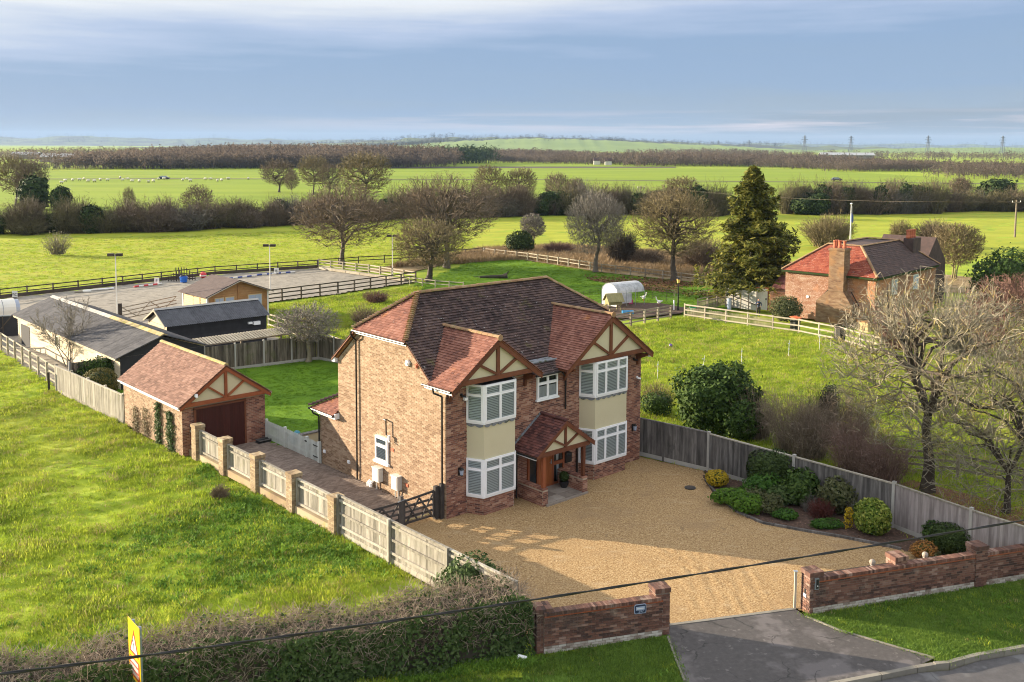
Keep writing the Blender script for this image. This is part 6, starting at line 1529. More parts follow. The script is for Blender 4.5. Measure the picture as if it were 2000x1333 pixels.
def scatter(name, P, scl, metas, label=None, ztilt=.2, parent=None):
    """Instance tufts on points (geometry nodes)."""
    me = bpy.data.meshes.new(name); me.vertices.add(len(P)); me.vertices.foreach_set('co', np.asarray(P, np.float32).ravel())
    a = me.attributes.new('scl', 'FLOAT', 'POINT'); a.data.foreach_set('value', np.asarray(scl, np.float32))
    o = bpy.data.objects.new(name, me); COL.objects.link(o); o['kind'] = 'stuff'
    if label: o['label'] = label; o['category'] = 'grass'
    c = bpy.data.collections.new(name + '_tufts')
    for i, m in enumerate(metas): c.objects.link(bpy.data.objects.new(m.name, m))
    ng = bpy.data.node_groups.new(name, 'GeometryNodeTree'); ng.interface.new_socket('Geometry', in_out='INPUT', socket_type='NodeSocketGeometry'); ng.interface.new_socket('Geometry', in_out='OUTPUT', socket_type='NodeSocketGeometry')
    N = ng.nodes; L = ng.links; gi = N.new('NodeGroupInput'); go = N.new('NodeGroupOutput'); ip = N.new('GeometryNodeInstanceOnPoints'); ci = N.new('GeometryNodeCollectionInfo')
    ci.inputs['Collection'].default_value = c; ci.inputs['Separate Children'].default_value = True; ci.inputs['Reset Children'].default_value = True
    ip.inputs['Pick Instance'].default_value = True
    rv = N.new('FunctionNodeRandomValue'); rv.data_type = 'FLOAT_VECTOR'; rv.inputs[0].default_value = (-ztilt, -ztilt, 0); rv.inputs[1].default_value = (ztilt, ztilt, 6.283)
    na = N.new('GeometryNodeInputNamedAttribute'); na.data_type = 'FLOAT'; na.inputs['Name'].default_value = 'scl'
    L.new(gi.outputs[0], ip.inputs['Points']); L.new(ci.outputs[0], ip.inputs['Instance']); L.new(rv.outputs[0], ip.inputs['Rotation']); L.new(na.outputs[0], ip.inputs['Scale']); L.new(ip.outputs[0], go.inputs[0])
    md = o.modifiers.new('scatter', 'NODES'); md.node_group = ng
    return o
def points_in(poly, n, rng, patch=None, lo=.0):
    P = np.array(poly); a = P.min(0); b = P.max(0); Q = rng.uniform(a, b, (n, 2)); Q = Q[inpoly(Q, poly)]
    if patch is not None:
        v = bumps(np.column_stack([Q * patch, np.zeros(len(Q))]), 77, 8, 2.0) + rng.normal(0, .15, len(Q)); Q = Q[v > lo]
    return Q
FIELD_T = [tuft_mesh('grass_tuft', 24, .095, .11, .008, s, 'grass_blade', 1.1) for s in range(4)]
FIELD_T.append(tuft_mesh('dry_tuft', 18, .10, .11, .006, 44, 'grass_dry', 1.0))
LAWN_T = [tuft_mesh('lawn_tuft', 20, .055, .09, .006, s + 10, 'grass_lush', .8) for s in range(3)]
VERGE_T = [tuft_mesh('verge_tuft', 20, .06, .09, .006, s + 15, 'grass_verge', .9) for s in range(3)]
WEED_T = [tuft_mesh('weed_tuft', 14, .11, .10, .022, s + 20, 'weed', 1.2) for s in range(3)]
STRAW_T = [tuft_mesh('straw_tuft', 22, .45, .16, .008, s + 30, 'grass_straw', .9) for s in range(3)]
rng = np.random.default_rng(55)
def cam_thin(Q, d0, rng):
    d = np.hypot(Q[:, 0], Q[:, 1]); vis = (Q[:, 1] > 12) & (np.abs(Q[:, 0]) < Q[:, 1] * .56 + 2)
    k = rng.random(len(Q)) < np.minimum(1, (d0 / d) ** 1.3); return Q[k & vis]
def zl(Q, seed, amp): return lumps(Q, seed) * amp
Q = cam_thin(points_in(FIELD_L, 330000, rng), 30, rng)
pt = bumps(np.column_stack([Q * .55, np.zeros(len(Q))]), 88, 9, 2.2)
scatter('field_grass', np.column_stack([Q, zl(Q, 3, .10)]), np.clip(.85 + pt * .9 + rng.normal(0, .22, len(Q)), .45, 1.55) * (1 + np.hypot(Q[:, 0], Q[:, 1]) / 160), FIELD_T, 'tussocky bright grass of the left field')
near = [(-16, 23), (0.20, 26.75), H(-4.3, -8.2), H(-4.4, 8), (-14, 45)]
Q = points_in(near, 20000, rng, .35, .12); scatter('field_weeds', np.column_stack([Q, zl(Q, 3, .10)]), rng.uniform(.6, 1.5, len(Q)), WEED_T, 'broad leaved weeds in the near corner of the left field')
Q = points_in(VERGE_R, 16000, rng); scatter('verge_grass', np.column_stack([Q, np.full(len(Q), .02)]), rng.uniform(.6, 1.3, len(Q)), VERGE_T, 'short green grass of the right verge')
Q = points_in(VERGE_L, 14000, rng); scatter('verge_grass', np.column_stack([Q, np.full(len(Q), .02)]), rng.uniform(.6, 1.4, len(Q)), VERGE_T, 'short green grass of the left verge')
Q = np.concatenate([points_in(VERGE_R, 1500, rng, .6, .1), points_in(VERGE_L, 900, rng, .6, .1)]); scatter('verge_tussocks', np.column_stack([Q, np.full(len(Q), .02)]), rng.uniform(.5, 1.1, len(Q)), FIELD_T + WEED_T, 'coarser tussocks and weeds in the roadside verges')
Q = np.concatenate([points_in([(0.92, 26.76), (-3.26, 25.53), (-3.70, 26.72), (0.49, 27.18)], 2500, rng)]); E_ = poly_walk([(8.58, 42.58), (8.72, 40.28), (9.11, 38.71), (9.84, 37.52), (11.05, 36.86), (12.41, 36.22), (13.37, 35.65)], .02); E_ = np.array(E_) + rng.normal(0, .10, (len(E_), 2)); V_, F_ = leaf_quads(np.column_stack([E_, np.full(len(E_), .05)]), np.tile([0, 0, 1.0], (len(E_), 1)), .045, rng); tag(link('loose_debris', np_mesh('loose_debris', V_, F_, rng.random(len(E_))), 'soil'), 'dark leaf debris spilling from the bed edge onto the gravel', 'debris', kind='stuff')
scatter('verge_weeds', np.column_stack([Q, np.full(len(Q), .02)]), rng.uniform(.5, 1.1, len(Q)), WEED_T, 'ivy and weeds at the foot of the hedge')
Q = cam_thin(points_in(LAWN, 30000, rng), 45, rng); scatter('lawn_grass', np.column_stack([Q, np.full(len(Q), .03)]), rng.uniform(.5, 1.0, len(Q)), LAWN_T, 'mown grass of the back lawn')

# ================================================================== paddocks behind and right of the house
PADD_R = [H(11.8, 1.0), (6.92, 45.89), (8.89, 43.55), (14.70, 37.00), (18.12, 31.81), (31.10, 38.92), (46.62, 68.36), (26.31, 69.64), (24.33, 74.87), (14.89, 84.43), (8.94, 79.21), H(12.2, 22)]
sheet('paddock', 'grass_ground', PADD_R, -.03, sub=1, amp=.06, seed=21, cell=.6)
Q = cam_thin(points_in(PADD_R, 120000, rng), 34, rng)
scatter('paddock_grass', np.column_stack([Q, zl(Q, 21, .06) - .03]), rng.uniform(.6, 1.5, len(Q)) * (1 + np.hypot(Q[:, 0], Q[:, 1]) / 160), FIELD_T, 'bright rough grass of the right paddock')
sheet('earth_strip', 'leaf_litter', [(13.93, 39.57), (17.60, 42.43), (21.63, 38.25), (18.77, 33.00), (16.50, 34.48), (14.78, 37.21)], .06)
PADD_B = [(-12.31, 78.69), (-10.11, 105.14), (-3.74, 131.16), (1.98, 126.06), (10.44, 114.49), (18.52, 107.71), (24.24, 92.86), (18.06, 86.36), (9.70, 86.13), (2.82, 89.27), (-4.48, 86.29)]
sheet('paddock', 'lawn_ground', PADD_B, -.10, sub=1, amp=.05, seed=22, cell=1.0)
Q = points_in(PADD_B, 26000, rng); scatter('paddock_grass', np.column_stack([Q, np.full(len(Q), -.1)]), rng.uniform(1.0, 1.8, len(Q)), LAWN_T, 'short bright grass of the back paddock')
sheet('rough_strip', 'rough_grass', [(-17.98, 115.38), (-4.00, 140.38), (7.54, 145.25), (27.52, 132.43), (44.28, 121.67), (52.60, 112.31), (46.99, 100.17), (23.48, 102.36), (18.67, 108.55), (10.52, 115.44), (2.00, 127.21), (-3.75, 131.78), (-11.91, 114.64)], -.12)
Q = points_in([(-14.76, 118.45), (-3.96, 138.98), (7.47, 143.76), (27.26, 131.19), (35.33, 121.34), (24.00, 104.67), (18.96, 110.28), (10.65, 116.89), (2.01, 128.37)], 26000, rng, .05, -.1); scatter('dry_grass', np.column_stack([Q, np.full(len(Q), -.12)]), rng.uniform(.9, 2.2, len(Q)), STRAW_T, 'tall straw coloured grass beyond the paddock fence')
Q = points_in([(4.97, 119.18), (10.78, 114.98), (16.96, 108.50), (23.48, 102.36), (24.22, 96.72), (20.89, 95.30), (13.65, 100.58), (8.97, 107.40)], 30000, rng, .22, .0); V_, F_ = leaf_quads(np.column_stack([Q, rng.uniform(-.07, -.01, len(Q))]), np.tile([0, 0, 1.0], (len(Q), 1)), .16, rng)
tag(link('fallen_leaves', np_mesh('fallen_leaves', V_, F_, rng.random(len(Q))), 'leaf_litter'), 'rusty fallen leaves scattered along the paddock fence under the bare trees', 'leaves', kind='stuff')
sheet('bare_yard', 'soil', [(5.62, 89.35), (9.19, 92.43), (13.94, 91.95), (16.06, 89.07), (14.89, 86.27), (9.41, 83.53), (6.71, 85.26)], -.015)
ROUGH = [(-19.88, 78.50), (-22.30, 89.15), (-9.81, 102.05), (-7.65, 91.94), (-11.65, 74.44), (-10.88, 67.15), (-14.38, 68.76)]
sheet('rough_ground', 'grass_ground', ROUGH, -.04, sub=1, amp=.08, seed=24, cell=.8)
Q = points_in(ROUGH, 9000, rng); scatter('rough_grass_tufts', np.column_stack([Q, np.full(len(Q), -.04)]), rng.uniform(1.0, 2.6, len(Q)), FIELD_T, 'rough grass between the arena and the garden')
ARENA = [(-47.67, 87.87), (-48.44, 92.94), (-41.93, 100.66), (-33.51, 111.11), (-23.23, 117.64), (-10.22, 106.35), (-17.25, 97.50), (-22.96, 91.81), (-28.62, 78.29), (-32.68, 78.19), (-40.89, 73.75)]
sheet('arena_sand', 'sand', ARENA, -.06, sub=1, amp=.035, seed=25, cell=.45)
sheet('stable_yard', 'sand', [(-27, 58.4), (-21, 57.5), (-12, 66), (-14, 80), (-24, 92), (-34, 80), (-46, 82), (-40, 72)], -.09)
MID = [(-88.16, 99.56), (-146.07, 165.79), (-86.51, 166.92), (-63.70, 175.64), (-39.17, 189.05), (-5.25, 202.05), (63.53, 227.61), (134.32, 236.23), (195.70, 222.61), (109.65, 124.10), (48.46, 133.28), (27.91, 134.34), (7.62, 146.78), (-4.00, 140.38), (-12.74, 122.71), (-23.42, 118.64), (-33.92, 112.46), (-42.38, 101.77), (-48.93, 93.88)]
sheet('middle_field', 'middle_ground', MID, -.17, sub=1, amp=.09, seed=31, cell=2.2)
Q = points_in([(-55.53, 100.60), (-81.90, 148.95), (-57.61, 158.75), (-35.17, 169.64), (-9.09, 175.31), (-5.09, 140.33), (-12.74, 122.71), (-23.42, 118.64), (-33.92, 112.46), (-42.38, 101.77), (-48.93, 93.88)], 22000, rng)
scatter('middle_field_grass', np.column_stack([Q, np.full(len(Q), -.16)]), rng.uniform(.8, 1.7, len(Q)), FIELD_T, 'short tufts of grass across the bright middle field')
sheet('far_field', 'far_field', [(-172.45, 175.20), (-91.94, 177.47), (-40.52, 195.62), (22.69, 219.58), (154.85, 249.72), (237.94, 255.83), (476.49, 486.62), (220.38, 427.55), (193.08, 670.07), (116.33, 685.67), (-70.33, 618.82), (-200.82, 556.26), (-452.75, 462.04)], -.15)
sheet('far_lane', 'ploughed', [(-367.86, 375.17), (-154.34, 427.23), (-0.12, 437.45), (212.70, 412.61), (336.00, 407.27), (329.39, 399.24), (209.06, 405.52), (-0.11, 430.80), (-151.60, 419.64), (-361.19, 368.34)], -.08)
sheet('far_strip', 'ploughed', [(-84.85, 684.60), (118.37, 719.62), (112.68, 684.93), (-78.26, 631.34)], -.08)
sheet('far_green_strip', 'far_field', [(-99.37, 836.66), (-30.19, 829.82), (60.29, 783.83), (119.58, 726.99), (-85.47, 689.58)], -.10)
sheet('far_green_strip', 'far_field', [(199.43, 902.24), (286.38, 898.11), (231.61, 726.06), (161.16, 728.76)], -.10)

# ---- rail fences around the arena and paddocks
AF = [(-49.82, 90.13), (-48.44, 92.94), (-41.93, 100.66), (-33.51, 111.11), (-23.23, 117.64)]
rail_fence('arena_fence', 'dark post and rail fence along the far side of the riding arena', AF, 'rail_dark', .95, (.45, .85), 2.4, .11, .10)
ab = thing('kickboard', 'dark low kickboard along the far side of the riding arena', 'board', (AF[0][0], AF[0][1], 0))
for a, b in zip(AF[:-1], AF[1:]):
    k = poly_walk([a, b], 4.0)
    for p, q in zip(k[:-1], k[1:]): stick('board', 'rail_dark', ab, (p[0] - AF[0][0], p[1] - AF[0][1] - .12, .15), (q[0] - AF[0][0], q[1] - AF[0][1] - .12, .15), .36, .04)
rail_fence('arena_fence', 'pale post and rail fence at the right end of the riding arena', [(-23.11, 117.64), (-16.39, 112.62), (-10.39, 106.34)], 'rail_pale', 1.0, (.25, .6, .92), 2.0, .10, .12)
kb = thing('kickboard', 'pale low sloping kickboard at the right end of the riding arena', 'board', (*(-23.01, 117.15), 0))
for i in range(6):
    p, q = lerp((-22.31, 116.68), (-11.05, 106.32), i / 6), lerp((-22.31, 116.68), (-11.05, 106.32), (i + .97) / 6); o_ = (-23.01, 117.15); stick('board', 'rail_pale', kb, (p[0] - o_[0] - .3, p[1] - o_[1] - .3, .12), (q[0] - o_[0] - .3, q[1] - o_[1] - .3, .12), .26, .5)
rail_fence('arena_fence', 'dark post and rail fence on the near side of the arena beside the cabin', [(-23.11, 90.90), (-17.19, 97.16), (-10.27, 105.14)], 'rail_dark', 1.15, (.3, .7, 1.08), 2.3, .12, .11)
rail_fence('field_fence', 'dark two rail fence running from the arena corner past the round tree', [(-23.20, 118.14), (-18.92, 121.40), (-12.91, 124.35), (-3.93, 133.02)], 'rail_dark', .95, (.45, .85), 3.0, .11, .10)
rail_fence('paddock_fence', 'pale two rail fence along the back of the bright paddock', [(-3.77, 132.40), (1.99, 126.63), (6.89, 120.28), (10.48, 114.97)], 'rail_pale', .95, (.45, .85), 2.2, .10, .10)
rail_fence('paddock_fence', 'pale two rail fence passing behind the upright tree towards the spruce', [(10.48, 114.97), (14.98, 110.58), (18.45, 107.30), (21.65, 103.82), (23.40, 101.98)], 'rail_mid', .95, (.45, .85), 2.4, .10, .10)
rail_fence('paddock_fence', 'dark four rail fence in front of the chicken yard beside the house roof', [(7.99, 78.07), (9.72, 79.92), (13.53, 83.38)], 'rail_mid', 1.15, (.25, .55, .85, 1.1), 1.9, .15, .10)
rail_fence('dog_fence', 'low white rails at the corner of the arena by the thick trunked tree', [(-10.76, 103.55), (-7.90, 101.37), (-4.93, 100.00)], 'rail_pale', .8, (.35, .7), 2.0, .08, .08)
rail_fence('right_fence', 'low dark rail fence in the grass behind the big lichen covered tree', [(15.25, 44.87), (17.92, 43.81), (19.88, 43.00), (21.92, 41.19)], 'rail_mid', 1.0, (.35, .65, .95), 2.0, .12, .10)
pr2 = rail_fence('yard_fence', 'pale three rail fence curving in front of the neighbouring house', [(14.89, 84.43), (19.31, 80.16), (22.62, 77.12), (24.79, 73.88), (26.31, 69.64)], 'rail_pale', 1.15, (.2, .62, 1.08), 2.0, .10, .11, side=-1)
o = (14.89, 84.43)
for i in range(88):                                      # pale upright pales on the left half of it
    p = lerp(o, (20.85, 78.83), i / 87); s = link('pale', unit_box('pale', 'rail_pale'), None, pr2, (p[0] - o[0] + .05, p[1] - o[1] + .05, .05), .5); s.scale = (.05, .02, .78 + random.uniform(-.03, .03))
y2 = rail_fence('picket_run', 'short dark picket fence with handrail between the lamp post and the wall', [(16.55, 87.40), (19.85, 90.92)], 'rail_mid', 1.1, (.3, .8, 1.05), 1.6, .09, .08)
o2 = (16.55, 87.40)
for i in range(34): p = lerp(o2, (19.85, 90.92), i / 33); s = link('pale', unit_box('pale', 'rail_mid'), None, y2, (p[0] - o2[0], p[1] - o2[1] - .06, .05), .5); s.scale = (.05, .02, .85)
bw = thing('board_wall', 'pale grey panelled screen wall beside the white door of the neighbouring yard', 'wall', (*(19.55, 89.74), 0))
for i in range(4):
    p, q = lerp((19.55, 89.74), (21.83, 87.54), i / 4), lerp((19.55, 89.74), (21.83, 87.54), (i + .97) / 4); o3 = (19.55, 89.74); stick('panel', 'concrete_post', bw, (p[0] - o3[0], p[1] - o3[1], .9), (q[0] - o3[0], q[1] - o3[1], .9), 1.7, .06); stick('post', 'rail_mid', bw, (p[0] - o3[0], p[1] - o3[1], 0), (p[0] - o3[0], p[1] - o3[1], 1.85), .1, .1)
stick('handrail', 'rail_dark', bw, (.05, -.12, 1.25), ((21.83, 87.54)[0] - o3[0], (21.83, 87.54)[1] - o3[1] - .12, .55), .06, .05)
gd = thing('garden_door', 'white painted door in the brick yard wall next to the person', 'door', (*(22.47, 88.12), 0), radians(-25))
part('door_leaf', 'white_paint', gd, lambda q: [q.box((i * .16 - .48, -.03, .05), (i * .16 - .33, .03, 1.95)) for i in range(6)]); part('frame', 'timber_red', gd, lambda q: [q.box((-.58, -.05, 0), (-.49, .05, 2.05)), q.box((.48, -.05, 0), (.57, .05, 2.05)), q.box((-.49, -.05, 1.96), (.48, .05, 2.05))]); part('handle', 'black_plastic', gd, lambda q: q.box((.3, -.07, .95), (.4, -.03, 1.1)))
yw = thing('yard_wall', 'short red brick wall right of the white garden door', 'wall', (*(22.72, 87.29), 0), radians(-25))
part('wall', 'old_brick_wall', yw, lambda q: q.box((.2, -.1, 0), (2.6, .12, 1.75))); part('coping', 'old_brick_wall', yw, lambda q: [q.box((.2 + i * .24, -.14, 1.75), (.2 + i * .24 + .22, .16, 1.83)) for i in range(10)])

# ---- the neighbouring house
def wpt(p, z): return (p[0], p[1], z)
NRp, NLp = Vector((29.5, 79.75)), Vector((23.7, 85.2)); nu = (NRp - NLp).normalized(); nv = Vector((-nu.y, nu.x)); nw_ = (NRp - NLp).length; nd_ = 13.0
na = math.atan2(nu.y, nu.x)
nh = thing('neighbour_house', 'old red brick house with hipped clay roof and big outside chimney at right', 'house', (NLp.x, NLp.y, 0), na)
EZ, TZ = 4.0, 6.25
nb_ = part('wall', 'old_brick_wall', nh, lambda q: q.box((0, 0, 0), (nw_, nd_, EZ)))
ov = .25; T = [(2.6, 2.5), (nw_ - 2.4, 2.5), (nw_ - 2.4, nd_ - 2.6), (2.6, nd_ - 2.6)]; Eb = [(-ov, -ov), (nw_ + ov, -ov), (nw_ + ov, nd_ + ov), (-ov, nd_ + ov)]
rf = part('roof', 'tile_old_dark', nh, lambda q: q.poly([(x, y, TZ - .02) for x, y in T]))
def rslope(i, m):
    a, b = Vector((*Eb[i], EZ + .05)), Vector((*Eb[(i + 1) % 4], EZ + .05)); c, d = Vector((*T[(i + 1) % 4], TZ)), Vector((*T[i], TZ)); e = (b - a).normalized(); mid = (c + d) / 2 - (a + b) / 2
    s = (mid - e * mid.dot(e)); Ls = s.length; s.normalize(); x0 = (d - a).dot(e); x1 = (b - a).length - (b - c).dot(e); LL = (b - a).length
    part('roof_deck', 'tile_old_dark', rf, lambda q: q.poly([a, b, c, d])); tm = MB(); tiles(tm, a, e, s, Ls, lambda q: (x0 * q / Ls, LL - (LL - x1) * q / Ls), w=.34, g=.2, th=.03, jit=.015); tm.build('roof_tiles', m, rf, kind='stuff')
for i in range(4): rslope(i, 'tile_old' if i in (0,) else 'tile_old_dark')  # same roof: front slope coloured as sunlit, the others painted dark for shade
for i in range(4): ridge_line(rf, (*Eb[i], EZ + .1), (*T[i], TZ + .04), 'ridge_tile', .4, .12, 'hip_tile'); ridge_line(rf, (*T[i], TZ + .05), (*T[(i + 1) % 4], TZ + .05), 'ridge_tile', .45, .12)
part('gutter', 'leaf_yew', nh, lambda q: [q.box((-ov, -ov - .05, EZ - .12), (nw_ + ov, -ov + .04, EZ + .03)), q.box((nw_ + ov - .04, -ov, EZ - .12), (nw_ + ov + .05, nd_, EZ + .03))])
cx = 4.95
ch = part('chimney', 'chimney_brick', nh, lambda q: [q.box((cx - .65, -.8, EZ - 1.3), (cx + .65, .3, 6.3)), q.prism([(cx - 1.7, -.8, 0), (cx + 1.5, -.8, 0), (cx + 1.5, -.8, 1.5), (cx + .65, -.8, 2.75), (cx - .65, -.8, 2.75), (cx - 1.7, -.8, 1.8)], (0, .8, 0)), q.box((cx - .72, -.87, 6.1), (cx + .72, .37, 6.25))])
for k in range(4): part('chimney_pot', 'terracotta', ch, lambda q: q.lathe([(.001, 6.3), (.15, 6.3), (.17, 6.42), (.13, 6.5), (.12, 6.8), (.16, 6.85), (.16, 6.92), (.1, 6.92), (.1, 6.6)], (cx - .42 + (k % 3) * .42, -.3 + (k // 3) * .4, 0), 10))
ch2 = part('chimney', 'tile_old_dark', nh, lambda q: q.box((nw_ - 2.0, nd_ - 2.6, EZ), (nw_ - 1.1, nd_ - .9, 6.5)))
for k in range(4): part('chimney_pot', 'terracotta', ch2, lambda q: q.lathe([(.001, 6.5), (.17, 6.5), (.19, 6.65), (.14, 6.75), (.14, 7.1), (.18, 7.15), (.18, 7.25), (.1, 7.25), (.1, 6.8)], (nw_ - 1.65, nd_ - 2.5 + k * .45, 0), 10))
part('brace_strap', 'black_plastic', nh, lambda q: [q.beam((cx - 2.0, -.03, 1.6), (cx - .95, -.03, 2.75), .06, .06), q.beam((cx + 1.7, -.03, 1.6), (cx + 1.0, -.03, 2.7), .08, .05)])
for y in (3.2, 7.8):
    w_ = part('window', 'white_paint', nh, lambda q: [q.box((nw_, y, 2.3), (nw_ + .06, y + 1.1, 2.38)), q.box((nw_, y, 3.52), (nw_ + .06, y + 1.1, 3.6)), q.box((nw_, y, 2.38), (nw_ + .06, y + .08, 3.52)), q.box((nw_, y + 1.02, 2.38), (nw_ + .06, y + 1.1, 3.52)), q.box((nw_, y + .51, 2.38), (nw_ + .05, y + .59, 3.52)), q.box((nw_, y + .08, 2.9), (nw_ + .05, y + 1.02, 2.96))])
    part('pane', 'sign_pale', w_, lambda q: q.box((nw_, y + .08, 2.38), (nw_ + .02, y + 1.02, 3.52)))
part('wall_plate', 'white_plastic', nh, lambda q: q.tube((2.1, 0, 1.9), (2.1, -.05, 1.9), .12, .12, 10))
out_ = part('lean_to', 'old_brick_wall', nh, lambda q: q.box((-2.4, 2.6, 0), (-.02, 6.5, 1.9)))
part('lean_to_roof', 'tile_porch', nh, lambda q: q.prism([(-2.6, 2.4, 1.9), (-.02, 2.4, 1.9), (-.02, 4.8, 3.3), (-2.6, 4.8, 3.3)], (0, 0, .1)))
rp = part('rear_roof', 'tile_old_dark', nh, lambda q: [q.prism([(2.0, nd_, EZ), (2.0, nd_ + 5, EZ), (2.0, nd_ + 2.5, 6.3)], (5.0, 0, 0)), q.box((2.0, nd_, 0), (7, nd_ + 5, EZ))])

# ---- long stable, second stable, log cabin
def weatherboards(parent, O, ax, L, H, m, g=.16, holes=()):
    O = Vector(O); ax = Vector(ax); n = Vector((ax.y, -ax.x, 0))
    for i in range(int(H / g)):
        ob = part('board', m, parent, lambda q: q.prism([O + Vector((0, 0, i * g)) + n * .028, O + Vector((0, 0, (i + 1) * g)) + n * .006, O + Vector((0, 0, (i + 1) * g)), O + Vector((0, 0, i * g))], ax * L))
st = thing('long_stable', 'long low stable with dark felt roof and cream boarded side wall', 'stable', (-23.2, 57.9, -.1), radians(132.2))
# local x runs back along the building, local y towards the field (left) : width 5.3 on the -y side
SLn, SW, SE, SRd = 20.0, 5.2, 2.15, 3.12
wl = part('wall', 'weatherboard_cream', st, lambda q: q.prism([(0, .0, 0), (0, -SW, 0), (0, -SW, SE), (0, -SW / 2, SRd - .1), (0, 0, SE)], (SLn, 0, 0)))
weatherboards(wl, (SLn, 0, 0), (-1, 0, 0), SLn, SE - .05, 'weatherboard_cream')
part('gable_end', 'weatherboard_black', st, lambda q: [q.prism([(-.03, .02, i * .16), (-.03, -SW - .02, i * .16), (-.015, -SW - .02, (i + 1) * .16), (-.015, .02, (i + 1) * .16)], (.03, 0, 0)) for i in range(13)])
part('gable_end', 'weatherboard_black', st, lambda q: [q.prism([(-.03, -(i * .43), SE - .06 + i * .155), (-.03, -SW + i * .43, SE - .06 + i * .155), (-.015, -SW + (i + 1) * .43, SE - .06 + (i + 1) * .155), (-.015, -((i + 1) * .43), SE - .06 + (i + 1) * .155)], (.03, 0, 0)) for i in range(6)])
for s_ in (0, 1):
    y0, y1 = (.35, -SW / 2) if s_ == 0 else (-SW - .35, -SW / 2)
    r_ = part('roof', 'felt_roof', st, lambda q: q.prism([(-.25, y0, SE - .1), (-.25, y1, SRd), (SLn + .25, y1, SRd), (SLn + .25, y0, SE - .1)], (0, 0, .05)))
    for i in range(20):
        x0 = -.25 + i * 1.02; part('felt_strip', 'felt_roof', r_, lambda q: q.prism([(x0, y0, SE - .05), (x0, y1, SRd + .05), (x0 + 1.0, y1, SRd + .05), (x0 + 1.0, y0, SE - .05)], (0, 0, .006 + .004 * (i % 2))))
k = 22
for i in range(k): part('ridge_cap', 'ridge_mossy' if i < 9 else 'concrete_post', st, lambda q: q.prism([(-.25 + i * 20.5 / k, -SW / 2 - .26, SRd + .0), (-.25 + i * 20.5 / k, -SW / 2, SRd + .14), (-.25 + i * 20.5 / k, -SW / 2 + .26, SRd + .0)], (20.5 / k - .03, 0, 0)))
part('fascia', 'weatherboard_cream', st, lambda q: q.box((0, .28, SE - .24), (SLn, .31, SE - .08)))
for x in (2.9, 10.8): wn_ = part('window', 'white_paint', st, lambda q: [q.box((x, .03, 1.0), (x + .8, .07, 1.06)), q.box((x, .03, 1.7), (x + .8, .07, 1.76)), q.box((x, .03, 1.06), (x + .06, .07, 1.7)), q.box((x + .74, .03, 1.06), (x + .8, .07, 1.7))]); part('pane', 'leaf_olive', wn_, lambda q: q.box((x + .06, .03, 1.06), (x + .74, .045, 1.7)))
part('vent', 'black_plastic', st, lambda q: [q.box((x, .03, .5), (x + .3, .06, .9)) for x in (.9, 4.6, 6.0)])
part('doorway', 'dark_interior', st, lambda q: q.box((17.2, .02, 0), (19.2, .045, 1.5)))
part('brace_pole', 'rail_dark', st, lambda q: q.beam((SLn + .2, .3, SE - .1), (SLn + 1.2, .9, .9), .06, .06))
s2 = thing('small_stable', 'black boarded stable with grey corrugated roof behind the garden fence', 'stable', (-23.9, 67.9, -.1), radians(40.8))
B2L, B2W = 7.5, 3.4
part('wall', 'weatherboard_black', s2, lambda q: q.prism([(0.02, .02, 0), (.02, B2W - .02, 0), (.02, B2W - .02, 2.15), (.02, B2W / 2, 2.95), (.02, .02, 2.15)], (B2L - .04, 0, 0)))
weatherboards(s2, (0, 0, 0), (1, 0, 0), B2L, 2.2, 'weatherboard_black')
part('gable_end', 'weatherboard_cream', s2, lambda q: [q.box((-.02 - .006 * (i % 2), 0, i * .16), (.0, B2W, i * .16 + .155)) for i in range(13)])
part('gable_top', 'weatherboard_cream', s2, lambda q: [q.prism([(-.02, i * .32, 2.1 + i * .155), (-.02, B2W - i * .32, 2.1 + i * .155), (-.02, B2W - (i + 1) * .32, 2.1 + (i + 1) * .155), (-.02, (i + 1) * .32, 2.1 + (i + 1) * .155)], (.02, 0, 0)) for i in range(5)])
def corr(y0, z0, y1, z1):
    q = MB(); n = 100; x0, x1 = -.25, B2L + .2
    pr_ = None
    for i in range(n + 1):
        x = x0 + (x1 - x0) * i / n; dz = .028 * (1 if i % 2 else -1); c = ((x, y0, z0 + dz), (x, y1, z1 + dz))
        if pr_: q.poly([pr_[0], c[0], c[1], pr_[1]], (i // 6 % 5) / 5)
        pr_ = c
    return q
for i, (y0, y1) in enumerate(((-.3, B2W / 2), (B2W + .3, B2W / 2))): corr(y0, 2.12, y1, 3.08).build('corrugated_roof', 'corrugated', s2)
part('ridge_cap', 'concrete_post', s2, lambda q: q.prism([(-.25, B2W / 2 - .2, 3.06), (-.25, B2W / 2, 3.17), (-.25, B2W / 2 + .2, 3.06)], (B2L + .45, 0, 0)))
part('lamp', 'white_plastic', s2, lambda q: [q.box((6.0, -.2, 1.6), (6.3, -.02, 1.75)), q.box((6.4, -.25, 1.5), (6.9, -.02, 1.75))])
part('barge', 'rail_pale', s2, lambda q: [q.beam((-.26, -.3, 2.08), (-.26, B2W / 2, 3.04), .05, .12), q.beam((-.26, B2W + .3, 2.08), (-.26, B2W / 2, 3.04), .05, .12)])
cbn = thing('log_cabin', 'small honey coloured log cabin with brown roof beside the riding arena', 'cabin', (-25.1, 80.9, -.1), radians(44))
